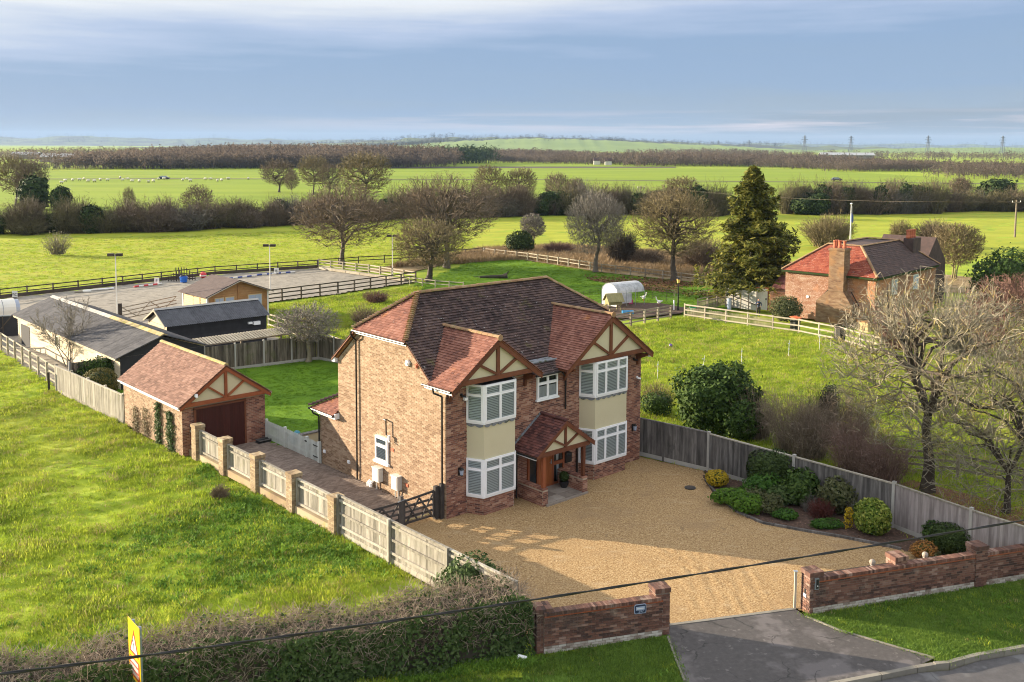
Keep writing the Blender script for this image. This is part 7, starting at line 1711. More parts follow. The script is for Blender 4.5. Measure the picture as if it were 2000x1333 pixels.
# local x along the gable front, local y back
CW, CD, CE, CR = 5.6, 4.3, 2.25, 3.32
part('wall', 'cabin_log', cbn, lambda q: q.prism([(.03, .03, 0), (CW - .03, .03, 0), (CW - .03, .03, CE), (CW / 2, .03, CR - .12), (.03, .03, CE)], (0, CD - .06, 0)))
for i in range(14):
    part('log', 'cabin_log', cbn, lambda q: q.box((0, -.03 + .008 * (i % 2), i * .16), (CW, .03, i * .16 + .15))); part('log', 'cabin_log_pale', cbn, lambda q: q.box((-.03 + .008 * (i % 2), .03, i * .16), (.03, CD, i * .16 + .15)))
for i in range(6): part('log', 'cabin_log', cbn, lambda q: q.prism([(.42 * i, .0, CE + i * .16), (CW - .42 * i, .0, CE + i * .16), (CW - .42 * (i + 1), .0, CE + (i + 1) * .16 - .01), (.42 * (i + 1), .0, CE + (i + 1) * .16 - .01)], (0, .03, 0)))
for sg in (0, 1):
    x0 = -.35 if sg == 0 else CW + .35
    part('roof', 'shingle_brown', cbn, lambda q: q.prism([(x0, -.4, CE - .12), (CW / 2, -.4, CR), (CW / 2, CD + .3, CR), (x0, CD + .3, CE - .12)], (0, 0, .06)))
    part('bargeboard', 'rail_pale', cbn, lambda q: q.beam((x0, -.42, CE - .16), (CW / 2, -.42, CR - .04), .04, .16, up=(0, -1, 0)))
for (a, b) in ((.7, 1.4), (1.65, 2.35), (3.75, 4.95)):
    w_ = part('window', 'cabin_log_pale', cbn, lambda q: [q.box((a - .07, -.08, .9), (b + .07, -.02, 2.0))]); part('pane', 'sign_pale', w_, lambda q: [q.box((a, -.1, .97), ((a + b) / 2 - .02, -.08, 1.93)), q.box(((a + b) / 2 + .02, -.1, .97), (b, -.1 + .02, 1.93))])
part('corner_post', 'white_paint', cbn, lambda q: [q.box((-.06, -.06, 0), (.08, .06, CE)), q.box((CW - .08, -.06, 0), (CW + .06, .06, CE)), q.box((-.06, CD - .1, 0), (.06, CD + .05, CE))])
part('door', 'cabin_log_pale', cbn, lambda q: q.box((-.07, 1.2, 0), (-.03, 2.3, 1.95))); part('post', 'cabin_log', cbn, lambda q: q.box((CW / 2 - .06, -.07, 0), (CW / 2 + .06, -.02, CR - .2)))
fg = thing('long_gate', 'brown braced field gate between the long stable and the log cabin', 'gate', (*(-32.14, 80.98), 0)); fo = (-32.14, 80.98); fe = (-29.80, 87.24)
for z in (.2, .5, .8, 1.15): stick('rail', 'rail_mid', fg, (0, 0, z), (fe[0] - fo[0], fe[1] - fo[1], z), .08, .04)
for i in range(4): p, q_ = lerp(fo, fe, i / 4), lerp(fo, fe, (i + 1) / 4); za, zb = ((.2, 1.15) if i % 2 else (1.15, .2)); stick('brace', 'rail_mid', fg, (p[0] - fo[0], p[1] - fo[1] - .03, za), (q_[0] - fo[0], q_[1] - fo[1] - .03, zb), .07, .03)
stick('gate_post', 'rail_dark', fg, (-.15, -.1, 0), (-.15, -.1, 1.5), .26, .2)
pg = hroot('pergola_slats', 'low slatted pale timber lean to roof along the back of the garden fence', 'roof', 1.2, 30.2)
for i in range(42): part('slat', 'rail_pale', pg, lambda q: q.beam((i * .225, .1, 1.72), (i * .225 + .05, 1.5, 1.95), .15, .04))
part('bearer', 'rail_mid', pg, lambda q: [q.box((-.1, .2, 1.62), (9.2, .28, 1.70)), q.box((-.1, 1.3, 1.8), (9.2, 1.38, 1.9))]); 
for i in range(4): part('post', 'rail_mid', pg, lambda q: q.box((i * 3.0, 1.3, 0), (i * 3.0 + .1, 1.4, 1.8)))
# horse trailer
tr = thing('horse_trailer', 'white and grey round topped horse trailer behind the long stable at the left edge', 'trailer', (-42.6, 77.2, -.1), radians(38))
def half(q, x0, x1, w, h, z0):
    pr_ = [(w * cos(pi * i / 10) if i not in (0, 10) else (w if i == 0 else -w), z0 + h * .55 + h * .45 * sin(pi * i / 10)) for i in range(11)]
    q.prism([(x0, -w, z0)] + [(x0, -y, z) for y, z in pr_] + [(x0, w, z0)], (x1 - x0, 0, 0))
part('body', 'trailer_grey', tr, lambda q: half(q, .0, 3.4, .95, 1.75, .45)); part('roof_skin', 'trailer_white', tr, lambda q: [half(q, .3 + i * .95, 1.2 + i * .95, .97, 1.78, .5) for i in range(3)]); part('front', 'trailer_white', tr, lambda q: half(q, -.06, .0, .9, 1.65, .5))
for x in (1.3, 2.1): 
    for y in (-.98, .98): w_ = part('wheel', 'sign_black', tr, lambda q: q.tube((x, y - .09, .32), (x, y + .09, .32), .32, .32, 16)); part('rim', 'galvanised', w_, lambda q: q.tube((x, y - .1, .32), (x, y + .1, .32), .18, .18, 12))
part('drawbar', 'galvanised', tr, lambda q: [q.beam((0, -.5, .45), (-1.1, 0, .45), .08, .08), q.beam((0, .5, .45), (-1.1, 0, .45), .08, .08), q.tube((-1.0, 0, .0), (-1.0, 0, .45), .04)])
sc_ = thing('screen_fence', 'dark screen fence with pale top rail by the end of the long stable', 'fence', (-43.5, 73.6, -.1), radians(15))
for i in range(5): part('panel', 'weatherboard_black', sc_, lambda q: q.box((i * 1.2, -.03, 0), (i * 1.2 + 1.17, .03, 1.55))); part('post', 'rail_dark', sc_, lambda q: q.box((i * 1.2 - .04, -.05, 0), (i * 1.2 + .03, .05, 1.6)))
part('top_rail', 'galvanised', sc_, lambda q: q.box((0, -.05, 1.55), (5.9, .05, 1.62)))

# ---- arena kit
def floodlight(label, xy, h):
    t = thing('arena_floodlight', label, 'floodlight', (*xy, -.05), 0, 'floodlights round the riding arena')
    part('pole', 'white_paint', t, lambda q: q.tube((0, 0, 0), (0, 0, h - .1), .06, .045, 8)); 
    for s_ in (-1, 1): part('lamp_head', 'rail_dark', t, lambda q: q.box((s_ * .36 - .26, -.22, h - .18), (s_ * .36 + .26, .10, h + .06)))
    part('crossbar', 'galvanised', t, lambda q: q.box((-.6, -.04, h - .12), (.6, .04, h - .04)))
floodlight('tall white floodlight pole behind the long stable', (-34.18, 84.96), 5.2)
floodlight('white floodlight pole standing beside the log cabin', (-24.42, 99.39), 4.6)
floodlight('white floodlight pole in front of the double tree at the far arena corner', (-13.27, 109.61), 4.7)
def marker(label, xy, letter, h=.55):
    t = thing('arena_marker', label, 'marker', (*xy, -.05), radians(-8), 'white letter markers round the arena')
    part('box', 'white_paint', t, lambda q: q.prism([(-.27, -.02, h - .45), (.27, -.02, h - .45), (.27, .02, h + .15), (-.27, .02, h + .15)], (0, .05, 0))); part('foot', 'rail_dark', t, lambda q: q.box((-.2, -.02, 0), (.2, .03, h - .45))); text_mesh(letter, .42, t, (0, -.03, h - .32), 'sign_black', name='letter')
marker('white square board lettered MC on the kickboard at the left end of the arena', (-47.22, 93.29), 'MC'); marker('white letter board beside the red and white poles on the arena', (-37.23, 103.08), 'F'); marker('white letter board by the blue poles at the far side of the arena', (-26.74, 111.80), 'B')
def pole(label, a, b, cols, name='jump_pole'):
    t = thing(name, label, 'pole', (*a, -.05)); n = len(cols)
    for i, c in enumerate(cols):
        p, q_ = lerp(a, b, i / n), lerp(a, b, (i + 1) / n); part('band', c, t, lambda q: q.tube((p[0] - a[0], p[1] - a[1], .09), (q_[0] - a[0], q_[1] - a[1], .09), .09, n=8))
    return t
pole('red and white striped jump pole lying on the arena sand', (-38.72, 100.76), (-36.70, 103.10), ['pole_red', 'white_paint'] * 3)
pole('plain white pole lying by the far kickboard of the arena', (-42.67, 97.76), (-40.36, 99.61), ['white_paint', 'flag_white'])
pole('thin pale pole lying on the sand at the left of the arena', (-43.18, 97.05), (-41.72, 97.44), ['rail_pale', 'white_paint'])
pole('blue and white striped pole lying on the sand behind the cabin roof', (-30.98, 107.31), (-28.59, 109.96), ['pole_blue', 'white_paint'] * 3)
pole('blue and white striped pole lying nearest the far arena corner', (-28.59, 110.40), (-24.96, 113.24), ['pole_blue', 'white_paint'] * 4)
pole('long white block lying at the right end of the arena sand', (-18.48, 112.55), (-16.01, 110.83), ['white_paint', 'white_paint'])
for i, (px, lab) in enumerate(((335, 'dark slatted jump wing at the left of the wing group'), (350, 'tall dark slatted jump wing with two uprights'), (373, 'dark slatted sloping jump wing nearest the cabin'))):
    p = [(-36.39, 105.48), (-35.71, 105.91), (-34.69, 106.35)][i]; t = thing('jump_wing', lab, 'jump wing', (*p, -.05), .2, 'jump wings by the arena fence'); h = (1.1, 1.45, 1.35)[i]
    for k in range(4): part('upright', 'rail_dark', t, lambda q: q.box((k * .28 - .45, -.04, 0), (k * .28 - .37, .04, h * (1 if i == 1 else .45 + .18 * (k if i == 0 else 3 - k)))))
    part('rail', 'rail_dark', t, lambda q: [q.box((-.45, -.05, .15), (.47, .05, .25)), q.box((-.45, -.05, h * .4), (.47, .05, h * .4 + .1))])
def bucket(label, xy, m, r=.22, h=.35, name='bucket'):
    t = thing(name, label, 'bucket', (*xy, -.02)); part('tub', m, t, lambda q: q.lathe([(.001, 0), (r * .8, 0), (r, h), (r * .93, h), (r * .75, .04), (.001, .04)], n=14)); part('handle', 'galvanised', t, lambda q: q.path([(-r, 0, h), (-r * .7, 0, h + .16), (0, 0, h + .22), (r * .7, 0, h + .16), (r, 0, h)], .012, 5)); return t
bucket('blue tub by the jump wings on the arena', (-34.93, 104.72), 'tub_blue', .42, .55); bucket('pink bucket in front of the white polytunnel', (11.11, 91.57), 'bucket_pink'); bucket('green bucket hanging low by the pale fence corner', (16.13, 87.39), 'bucket_green', .3, .35)
t = thing('red_ball', 'large red and white exercise ball behind the cabin roof', 'ball', (*(-33.89, 108.05), -.05)); part('ball', 'pole_red', t, lambda q: q.lathe([(.36 * sin(pi * i / 10) + .001, .36 - .36 * cos(pi * i / 10)) for i in range(11)], n=16)); part('stripe', 'flag_white', t, lambda q: q.lathe([(.365 * sin(pi * i / 20), .36 - .365 * cos(pi * i / 20)) for i in range(8, 11)], n=16))
# ---- chicken yard
pt_ = thing('polytunnel', 'small white round topped poultry shelter in the bare yard', 'shelter', (*(8.98, 90.32), -.02), radians(33))
PL_, PW_ = 3.2, 1.15
def arch(y): return 1.25 + .85 * math.sqrt(max(0, 1 - (y / PW_) ** 2))
part('cover', 'polytunnel_sheet', pt_, lambda q: [q.poly([(x0, PW_ * cos(pi * i / 12), arch(PW_ * cos(pi * i / 12))), (x0 + .64, PW_ * cos(pi * i / 12), arch(PW_ * cos(pi * i / 12))), (x0 + .64, PW_ * cos(pi * (i + 1) / 12), arch(PW_ * cos(pi * (i + 1) / 12))), (x0, PW_ * cos(pi * (i + 1) / 12), arch(PW_ * cos(pi * (i + 1) / 12)))], i / 12) for i in range(12) for x0 in (0, .64, 1.28, 1.92, 2.56)])
for x in (0, 1.06, 2.12, 3.2): part('hoop', 'galvanised', pt_, lambda q: [q.path([(x, PW_ * cos(pi * i / 10), arch(PW_ * cos(pi * i / 10)) - .02) for i in range(11)], .025, 5), q.tube((x, PW_, 0), (x, PW_, 1.25), .025, n=5), q.tube((x, -PW_, 0), (x, -PW_, 1.25), .025, n=5)])
part('back_sheet', 'polytunnel_sheet', pt_, lambda q: q.poly([(.02, PW_, 0), (.02, -PW_, 0)] + [(.02, -PW_ * cos(pi * i / 8), arch(PW_ * cos(pi * i / 8))) for i in range(9)]))
part('side_sheet', 'polytunnel_sheet', pt_, lambda q: [q.box((.0, PW_ - .02, .1), (3.1, PW_, 1.1)), q.box((0, -PW_, .3), (1.7, -PW_ + .02, 1.2))])
cp = thing('chicken_coop', 'small raised wooden hen house with mossy pitched roof', 'hen house', (*(9.10, 87.75), -.02), radians(20))
part('cabin', 'coop_wood', cp, lambda q: q.prism([(-.65, -.45, .55), (-.65, .45, .55), (-.65, .45, .95), (-.65, 0, 1.4), (-.65, -.45, .95)], (1.3, 0, 0)))
for s_ in (-1, 1): part('roof', 'coop_wood', cp, lambda q: [q.prism([(-.8 + i * .2, s_ * .65, .82), (-.8 + i * .2, 0, 1.52), (-.8 + i * .2 + .19, 0, 1.52), (-.8 + i * .2 + .19, s_ * .65, .82)], (0, 0, .03)) for i in range(8)])
for x in (-.55, .5):
    for y in (-.38, .33): part('leg', 'coop_wood', cp, lambda q: q.box((x, y, 0), (x + .08, y + .08, .6)))
part('ramp', 'coop_wood', cp, lambda q: q.beam((-.7, 0, .6), (-1.7, 0, .1), .3, .04)); part('crossbar', 'rail_dark', cp, lambda q: [q.box((-.6, -.42, .3), (.6, -.38, .36)), q.box((.55, -.4, .3), (.6, .4, .36))])
def goose(label, xy, rz):
    t = thing('goose', label, 'goose', (*xy, -.02), rz)
    part('body', 'goose_white', t, lambda q: (q.lathe([(.001, .2), (.12, .22), (.18, .32), (.17, .42), (.10, .5), (.001, .52)], (0, 0, 0), 12), q.tube((.1, 0, .42), (.26, 0, .62), .06, .04, 8), q.tube((.26, 0, .62), (.25, 0, .78), .04, .035, 8), q.tube((.25, 0, .78), (.33, 0, .80), .05, .03, 8), q.tube((-.1, 0, .38), (-.36, 0, .46), .10, .02, 8)))
    part('beak', 'orange_lid', t, lambda q: q.tube((.33, 0, .80), (.41, 0, .785), .025, .01, 6)); part('leg', 'orange_lid', t, lambda q: [q.tube((.0, y, 0), (0, y, .24), .014, n=5) for y in (-.06, .06)]); part('eye', 'sign_black', t, lambda q: [q.tube((.28, y, .81), (.28, y * 1.2, .81), .01, n=6) for y in (-.042, .042)])
goose('white goose standing behind the four rail fence by the polytunnel', (13.57, 90.45), 3.0); goose('second white goose by the polytunnel opening', (12.51, 93.14), .3)
t = thing('paddling_tray', 'bright blue shallow water tray behind the four rail fence', 'tray', (*(10.20, 86.15), 0)); part('tray', 'plastic_blue', t, lambda q: [q.box((-.5, -.3, 0), (.5, .3, .04)), q.box((-.5, -.3, .04), (.5, -.26, .2)), q.box((-.5, .26, .04), (.5, .3, .2)), q.box((-.5, -.26, .04), (-.46, .26, .2)), q.box((.46, -.26, .04), (.5, .26, .2))]); part('water', 'sign_pale', t, lambda q: q.box((-.45, -.25, .04), (.45, .25, .12)))
lp = thing('lamp_post', 'black lamp post with lantern coloured gold for sun reflection beside the upright tree', 'lamp post', (*(14.90, 87.91), 0))
part('post', 'black_plastic', lp, lambda q: [q.tube((0, 0, 0), (0, 0, 2.4), .07, .045, 8), q.tube((0, 0, 0), (0, 0, .25), .12, .08, 8)]); part('lantern', 'lantern_sun_glint', lp, lambda q: q.tube((0, 0, 2.42), (0, 0, 2.78), .10, .17, 6)); part('cap', 'black_plastic', lp, lambda q: [q.tube((0, 0, 2.78), (0, 0, 2.95), .20, .03, 6), q.tube((0, 0, 2.36), (0, 0, 2.44), .05, .12, 6)])
t = thing('young_sapling', 'thin pale sapling in a white tree guard beside the lamp post', 'sapling', (*(14.53, 87.90), 0)); part('guard', 'flag_white', t, lambda q: q.tube((0, 0, 0), (0, 0, .9), .06, .06, 8)); part('stem', 'bark_grey', t, lambda q: [q.tube((0, 0, .5), (0, 0, 1.9), .02, .01, 5), q.tube((0, 0, 1.2), (.2, .1, 1.9), .012, .006, 5), q.tube((0, 0, 1.3), (-.22, 0, 2.0), .012, .006, 5)])
t = thing('grey_bollard', 'pale grey upright bin like cylinder in front of the panelled screen wall', 'bin', (*(19.57, 88.32), 0)); part('body', 'sign_pale', t, lambda q: q.tube((0, 0, 0), (0, 0, 1.0), .19, .17, 14)); part('cap', 'galvanised', t, lambda q: q.tube((0, 0, 1.0), (0, 0, 1.05), .19, .15, 14))
bn = thing('wheelie_bin', 'dark wheelie bin with orange lid behind the pale yard fence', 'bin', (*(22.65, 78.21), 0), .4); part('body', 'sign_black', bn, lambda q: q.prism([(-.24, -.28, .06), (.24, -.28, .06), (.28, -.32, 1.0), (-.28, -.32, 1.0)], (0, .62, 0))); part('lid', 'orange_lid', bn, lambda q: q.prism([(-.30, -.36, 1.0), (-.30, .36, 1.06), (-.30, .36, 1.12), (-.30, -.36, 1.05)], (.6, 0, 0))); part('wheel', 'rail_dark', bn, lambda q: [q.tube((x, .28, .1), (x + .05, .28, .1), .1, n=10) for x in (-.26, .21)])
bn2 = thing('wheelie_bin', 'black wheelie bin nearer the house corner behind the pale fence', 'bin', (*(24.72, 73.68), 0), .4); part('body', 'sign_black', bn2, lambda q: q.prism([(-.24, -.28, .06), (.24, -.28, .06), (.28, -.32, 1.0), (-.28, -.32, 1.0)], (0, .62, 0))); part('lid', 'rail_dark', bn2, lambda q: q.prism([(-.30, -.36, 1.0), (-.30, .36, 1.06), (-.30, .36, 1.12), (-.30, -.36, 1.05)], (.6, 0, 0)))
lb_ = thing('log_box', 'honey coloured wooden box at the corner of the neighbouring house', 'box', (*(28.06, 77.90), 0), na); part('box', 'cabin_log_pale', lb_, lambda q: [q.box((-.4, -.3, i * .2), (.4, .3, i * .2 + .185)) for i in range(4)]); part('lid', 'cabin_log', lb_, lambda q: q.box((-.45, -.35, .8), (.45, .35, .86)))
t = thing('football', 'purple football lying in the right paddock near the house gable', 'ball', (*(11.64, 71.48), -.02)); part('ball', 'ball_purple', t, lambda q: q.lathe([(.13 * sin(pi * i / 8) + .001, .13 - .13 * cos(pi * i / 8)) for i in range(9)], n=12)); part('patch', 'flag_white', t, lambda q: q.tube((-.09, -.09, .16), (-.10, -.10, .17), .04, .03, 6))
for i, (px, pb) in enumerate(((1284, 740), (1372, 728), (1448, 712), (1540, 696), (1600, 683))):
    p = [(9.22, 61.51), (12.40, 63.28), (15.49, 65.76), (19.42, 68.46), (22.29, 70.80)][i]
    t = thing('electric_fence_stake', ['thin white fence stake closest to the house corner', 'leaning thin white fence stake, second from the house', 'thin white fence stake in the middle of the paddock row', 'thin white fence stake in front of the pale yard fence', 'thin white fence stake farthest right near the neighbouring house'][i], 'stake', (*p, -.03), 0, 'white electric fence stakes in the paddock')
    part('stake', 'flag_white', t, lambda q: q.tube((0, 0, 0), (.02 + .1 * (i == 1), 0, 1.15), .014, .012, 6)); part('insulator', 'sign_pale', t, lambda q: [q.box((-.03, -.03, z), (.05, .03, z + .05)) for z in (.5, .9)])
lg = thing('fallen_log', 'dark fallen log lying in the bright back paddock', 'log', (*(-1.97, 109.13), -.08), .15)
part('trunk', 'bark_dark', lg, lambda q: [q.tube((-1.6, 0, .2), (.9, .1, .22), .12, .2, 9), q.tube((.9, .1, .22), (1.5, 0, .3), .2, .34, 9)]); part('branch', 'bark_dark', lg, lambda q: [q.tube((-.6, 0, .2), (-2.3, .5, .15), .07, .03, 6), q.tube((1.3, 0, .4), (1.7, .1, .8), .1, .05, 6)])
t = thing('low_stick', 'short dark stick lying in the back paddock below the log', 'stick', (*(-3.21, 103.41), -.08)); part('stick', 'bark_dark', t, lambda q: q.tube((-.8, 0, .08), (.6, .1, .1), .05, .04, 6)); part('twig', 'bark_dark', t, lambda q: q.tube((0, 0, .1), (.4, .2, .25), .03, .01, 5))
net = thing('poultry_net', 'dark netting fence round the poultry yard with thin posts', 'fence', (*(6.05, 90.24), -.02)); npth = [(6.05, 90.24), (7.40, 92.99), (9.15, 94.63), (13.61, 94.76), (15.86, 92.01)]
for a, b in zip(npth[:-1], npth[1:]):
    n = max(1, round(math.hypot(b[0] - a[0], b[1] - a[1]) / 1.6))
    for i in range(n): p = lerp(a, b, i / n); stick('post', 'rail_dark', net, (p[0] - npth[0][0], p[1] - npth[0][1], 0), (p[0] - npth[0][0], p[1] - npth[0][1], 1.15), .035, .035)
    for z in (.1, .35, .6, .85, 1.1): stick('strand', 'rail_dark', net, (a[0] - npth[0][0], a[1] - npth[0][1], z), (b[0] - npth[0][0], b[1] - npth[0][1], z), .012, .012)
# porch pot plant
pp = hroot('potted_topiary', 'small dark clipped ball in a glossy black pot beside the front door', 'pot plant', 5.88, -.62)
pp.location.z = .1
part('pot', 'sign_black', pp, lambda q: q.lathe([(.001, 0), (.13, 0), (.19, .14), (.2, .27), (.17, .27), (.001, .22)], n=14)); link('foliage', shrub_mesh('foliage', .21, .21, .21, 1100, .035, 5, .05, depth=.1, base=.27), 'leaf_yew', pp); link('inner_foliage', core_mesh('inner_foliage', .21, .21, .21, 5, .05, .75, .27), 'leaf_yew', pp)

# ---- the person
def person(label, xy, rz):
    t = thing('person', label, 'person', (*xy, 0), rz)
    def skin(name, verts, edges, radii, m, root=0, parent=t, sub=2):
        me = bpy.data.meshes.new(name); me.from_pydata(verts, edges, []); o = bpy.data.objects.new(name, me); COL.objects.link(o); o.parent = parent
        md = o.modifiers.new('skin', 'SKIN'); sv = me.skin_vertices[0].data if me.skin_vertices else None
        if sv is None:
            bpy.context.view_layer.objects.active = o
        for i, r in enumerate(radii): me.skin_vertices[0].data[i].radius = (r, r); me.skin_vertices[0].data[i].use_root = (i == root)
        s_ = o.modifiers.new('sub', 'SUBSURF'); s_.levels = sub; s_.render_levels = sub; me.materials.append(MATS[m]); return o
    def tubebody(q, chain):
        for (a, b, r0, r1) in chain: q.tube(a, b, r0, r1, 10)
    # one continuous body by sweeping overlapping tapered limbs, then remeshed into a single skin
    mb = MB(); tubebody(mb, [((0, 0, .80), (0, .0, 1.05), .15, .135), ((0, 0, 1.05), (.0, .03, 1.33), .135, .17), ((0, .03, 1.33), (0, .03, 1.42), .16, .06), ((0, .03, 1.4), (0, .06, 1.50), .05, .05),
        ((-.09, 0, .84), (-.10, .02, .46), .095, .065), ((-.10, .02, .46), (-.10, -.02, .06), .062, .042), ((.09, 0, .84), (.11, .03, .46), .095, .065), ((.11, .03, .46), (.12, 0, .06), .062, .042),
        ((-.10, -.04, .04), (-.11, .17, .035), .045, .035), ((.12, -.02, .04), (.14, .18, .035), .045, .035),
        ((-.17, .03, 1.35), (-.29, .02, 1.10), .06, .045), ((-.29, .02, 1.10), (-.20, .20, .98), .042, .032), ((.17, .03, 1.35), (.30, .05, 1.12), .06, .045), ((.30, .05, 1.12), (.10, .22, 1.22), .042, .032)])
    prof = [(.075 * sin(pi * i / 8) + .002, 1.56 - .115 * cos(pi * i / 8)) for i in range(9)]; mb.lathe(prof, (0, .07, 0), 12)
    o = mb.build('body', 'jacket_navy', t); rm = o.modifiers.new('remesh', 'REMESH'); rm.mode = 'VOXEL'; rm.voxel_size = .018; rm.use_smooth_shade = True
    part('trousers', 'trousers_dark', t, lambda q: tubebody(q, [((0, 0, .78), (0, 0, .92), .165, .155), ((-.09, 0, .84), (-.10, .02, .46), .105, .078), ((-.10, .02, .46), (-.10, -.02, .09), .076, .058), ((.09, 0, .84), (.11, .03, .46), .105, .078), ((.11, .03, .46), (.12, 0, .09), .076, .058)]))
    part('face', 'skin', t, lambda q: [q.lathe([(.078 * sin(pi * i / 8) + .002, 1.555 - .112 * cos(pi * i / 8)) for i in range(9)], (0, .075, 0), 12), q.tube((0, .15, 1.56), (0, .175, 1.54), .012, .016, 6)])
    part('hair', 'hair', t, lambda q: q.lathe([(.088 * sin(pi * i / 8), 1.575 + .105 * cos(pi * i / 8)) for i in range(5)], (0, .055, 0), 12))
    part('hand', 'skin', t, lambda q: [q.tube((-.20, .20, .98), (-.17, .25, .95), .034, .026, 8), q.tube((.10, .22, 1.22), (.04, .25, 1.25), .034, .026, 8)] + [q.tube((-.17 + k * .012, .25, .95), (-.155 + k * .013, .29, .925), .009, .007, 5) for k in range(-2, 3)] + [q.tube((.04, .25, 1.23 + k * .012), (.0, .27, 1.24 + k * .012), .009, .007, 5) for k in range(-2, 3)])
    return t
person('person in a navy jacket and dark trousers standing by the white garden door', (21.35, 84.86), radians(160)).scale = (.92, .92, .92)

HAZE = 0.00005
leafm('hill_tree', [(.028, .030, .022), (.045, .045, .032), (.07, .065, .045)], scale=.02)
# ================================================================== hedgerows, woods and hills
def copy_thing(src, xy, s, rz, label, group, z=0):
    c = copy_tree(src); c.location = (xy[0], xy[1], z); c.scale = s; c.rotation_euler = (0, 0, rz); c['label'] = label; c['group'] = group; return c
def hedge_proto(seed, bark, twig, form, h=10.0, w=8.0, stems=1):
    rng = np.random.default_rng(seed); tm, cm = crown_parts(rng, form, h, w, twig, .22, seed, stems, (30, 150, 700, 2600))
    tm.materials.append(MATS['bark_dark']); cm.materials.append(MATS[bark]); return tm, cm
def thicket_proto(seed, bark):
    rng = np.random.default_rng(seed); a = thicket_segs(rng, 2.5, 2.4, 4.0, 420, 6, .25, .55, seed, .018); b = thicket_segs(rng, 1.6, 1.6, 3.6, 12, 0, .3, .2, seed, .07)
    cm = ribbon_mesh('crown', *a, rng); tm = segs_mesh('stems', *b, 5, rng); cm.materials.append(MATS[bark]); tm.materials.append(MATS['bark_dark']); return tm, cm
HB = [thicket_proto(200 + i, ('hedge_brown', 'hedge_grey', 'hedge_olive', 'hedge_brown', 'hedge_olive')[i]) for i in range(5)]
HT = [hedge_proto(210 + i, ('bark_brown', 'bark_olive', 'bark_brown')[i], .020, ('round', 'upright', 'round')[i], stems=(1, 1, 2)[i]) for i in range(3)]
IVY = [(shrub_mesh('foliage', 1.9, 1.9, 1.9, 2600, .34, 220 + i, .4), core_mesh('inner_foliage', 1.9, 1.9, 1.9, 220 + i, .4)) for i in range(2)]
for a, b in IVY: a.materials.append(MATS['leaf_yew']); b.materials.append(MATS['leaf_yew'])

def hbush(xy, h, w, k, label, group):
    t = thing('hedgerow_bush', label, 'bush', (xy[0], xy[1], -.15), random.uniform(0, 6.28), group); tm, cm = HB[k % 5]
    link('trunk', tm, None, t); link('crown', cm, None, t); t.scale = (w / 5, w / 5 * random.uniform(.8, 1.2), h / 4.4); return t
def htree(xy, h, w, k, label):
    t = thing('hedgerow_tree', label, 'tree', (xy[0], xy[1], -.15), random.uniform(0, 6.28), 'bare trees rising above the hedgerow'); tm, cm = HT[k % 3]
    link('trunk', tm, None, t); link('crown', cm, None, t); t.scale = (w / 8, w / 8, h / 10); return t
def hivy(xy, h, w, k, label, group):
    t = thing('evergreen_bush', label, 'bush', (xy[0], xy[1], -.15), random.uniform(0, 6.28), group); a, b = IVY[k % 2]
    link('foliage', a, None, t); link('inner_foliage', b, None, t); t.scale = (w / 3.8, w / 3.8, h / 3.8); return t
def hedgerow(a, b, n, h0, h1, label, group, seed, dark=.25, wid=6.0, core=True, deep=3):
    r = random.Random(seed)
    for i in range(n):
        t = (i + r.uniform(.2, .8)) / n; p = lerp(a, b, t); off = r.uniform(-deep, deep) * 1.3; p = (p[0] + off * .2, p[1] + off)
        h = r.uniform(h0 * .72, h1 * 1.02); w = wid * r.uniform(.7, 1.3)
        if r.random() < dark * .6: hivy(p, h * .75, w * .5, r.randrange(2), 'dark evergreen bush in ' + label, group)
        else: hbush(p, h, w, r.randrange(5), 'brown leafless bush in ' + label, group)
L0, L1, L2 = (-88.43, 160.92), (-59.18, 170.45), (-37.45, 185.37)
hedgerow(L0, L1, 34, 4.6, 7.2, 'the hedgerow across the left field', 'bushes of the left hedgerow', 1, .3, 7.5)
hedgerow(L1, L2, 28, 4.2, 6.6, 'the hedgerow across the left field', 'bushes of the left hedgerow', 2, .18, 7.5)
hedgerow((-39.43, 190.33), (-22.42, 196.73), 16, 4.5, 7.0, 'the hedgerow behind the round tree', 'bushes of the middle hedgerow', 3, .15, 7.5)
hedgerow((-25.14, 202.26), (1.06, 209.99), 28, 5.0, 8.0, 'the hedgerow behind the double tree', 'bushes of the middle hedgerow', 4, .15, 8)
hedgerow((-0.02, 209.92), (27.06, 218.18), 30, 5.0, 8.5, 'the hedgerow left of the upright tree', 'bushes of the middle hedgerow', 5, .3, 8)
hedgerow((26.25, 211.63), (46.24, 212.92), 15, 5.5, 8.5, 'the hedgerow between the upright tree and the spruce', 'bushes of the middle hedgerow', 6, .2, 8)
hedgerow((60.87, 222.15), (97.12, 226.34), 28, 7.5, 9.8, 'the tall hedgerow right of the spruce', 'bushes of the right hedgerow', 7, .25, 9)
hedgerow((97.47, 229.95), (131.78, 236.05), 20, 5.0, 7.0, 'the hedgerow at the right edge', 'bushes of the right hedgerow', 8, .35, 9)
hedgerow((62.90, 217.24), (95.60, 222.76), 14, 6.0, 8.0, 'the tall hedgerow right of the spruce', 'bushes of the right hedgerow', 9, .5, 9, deep=1)
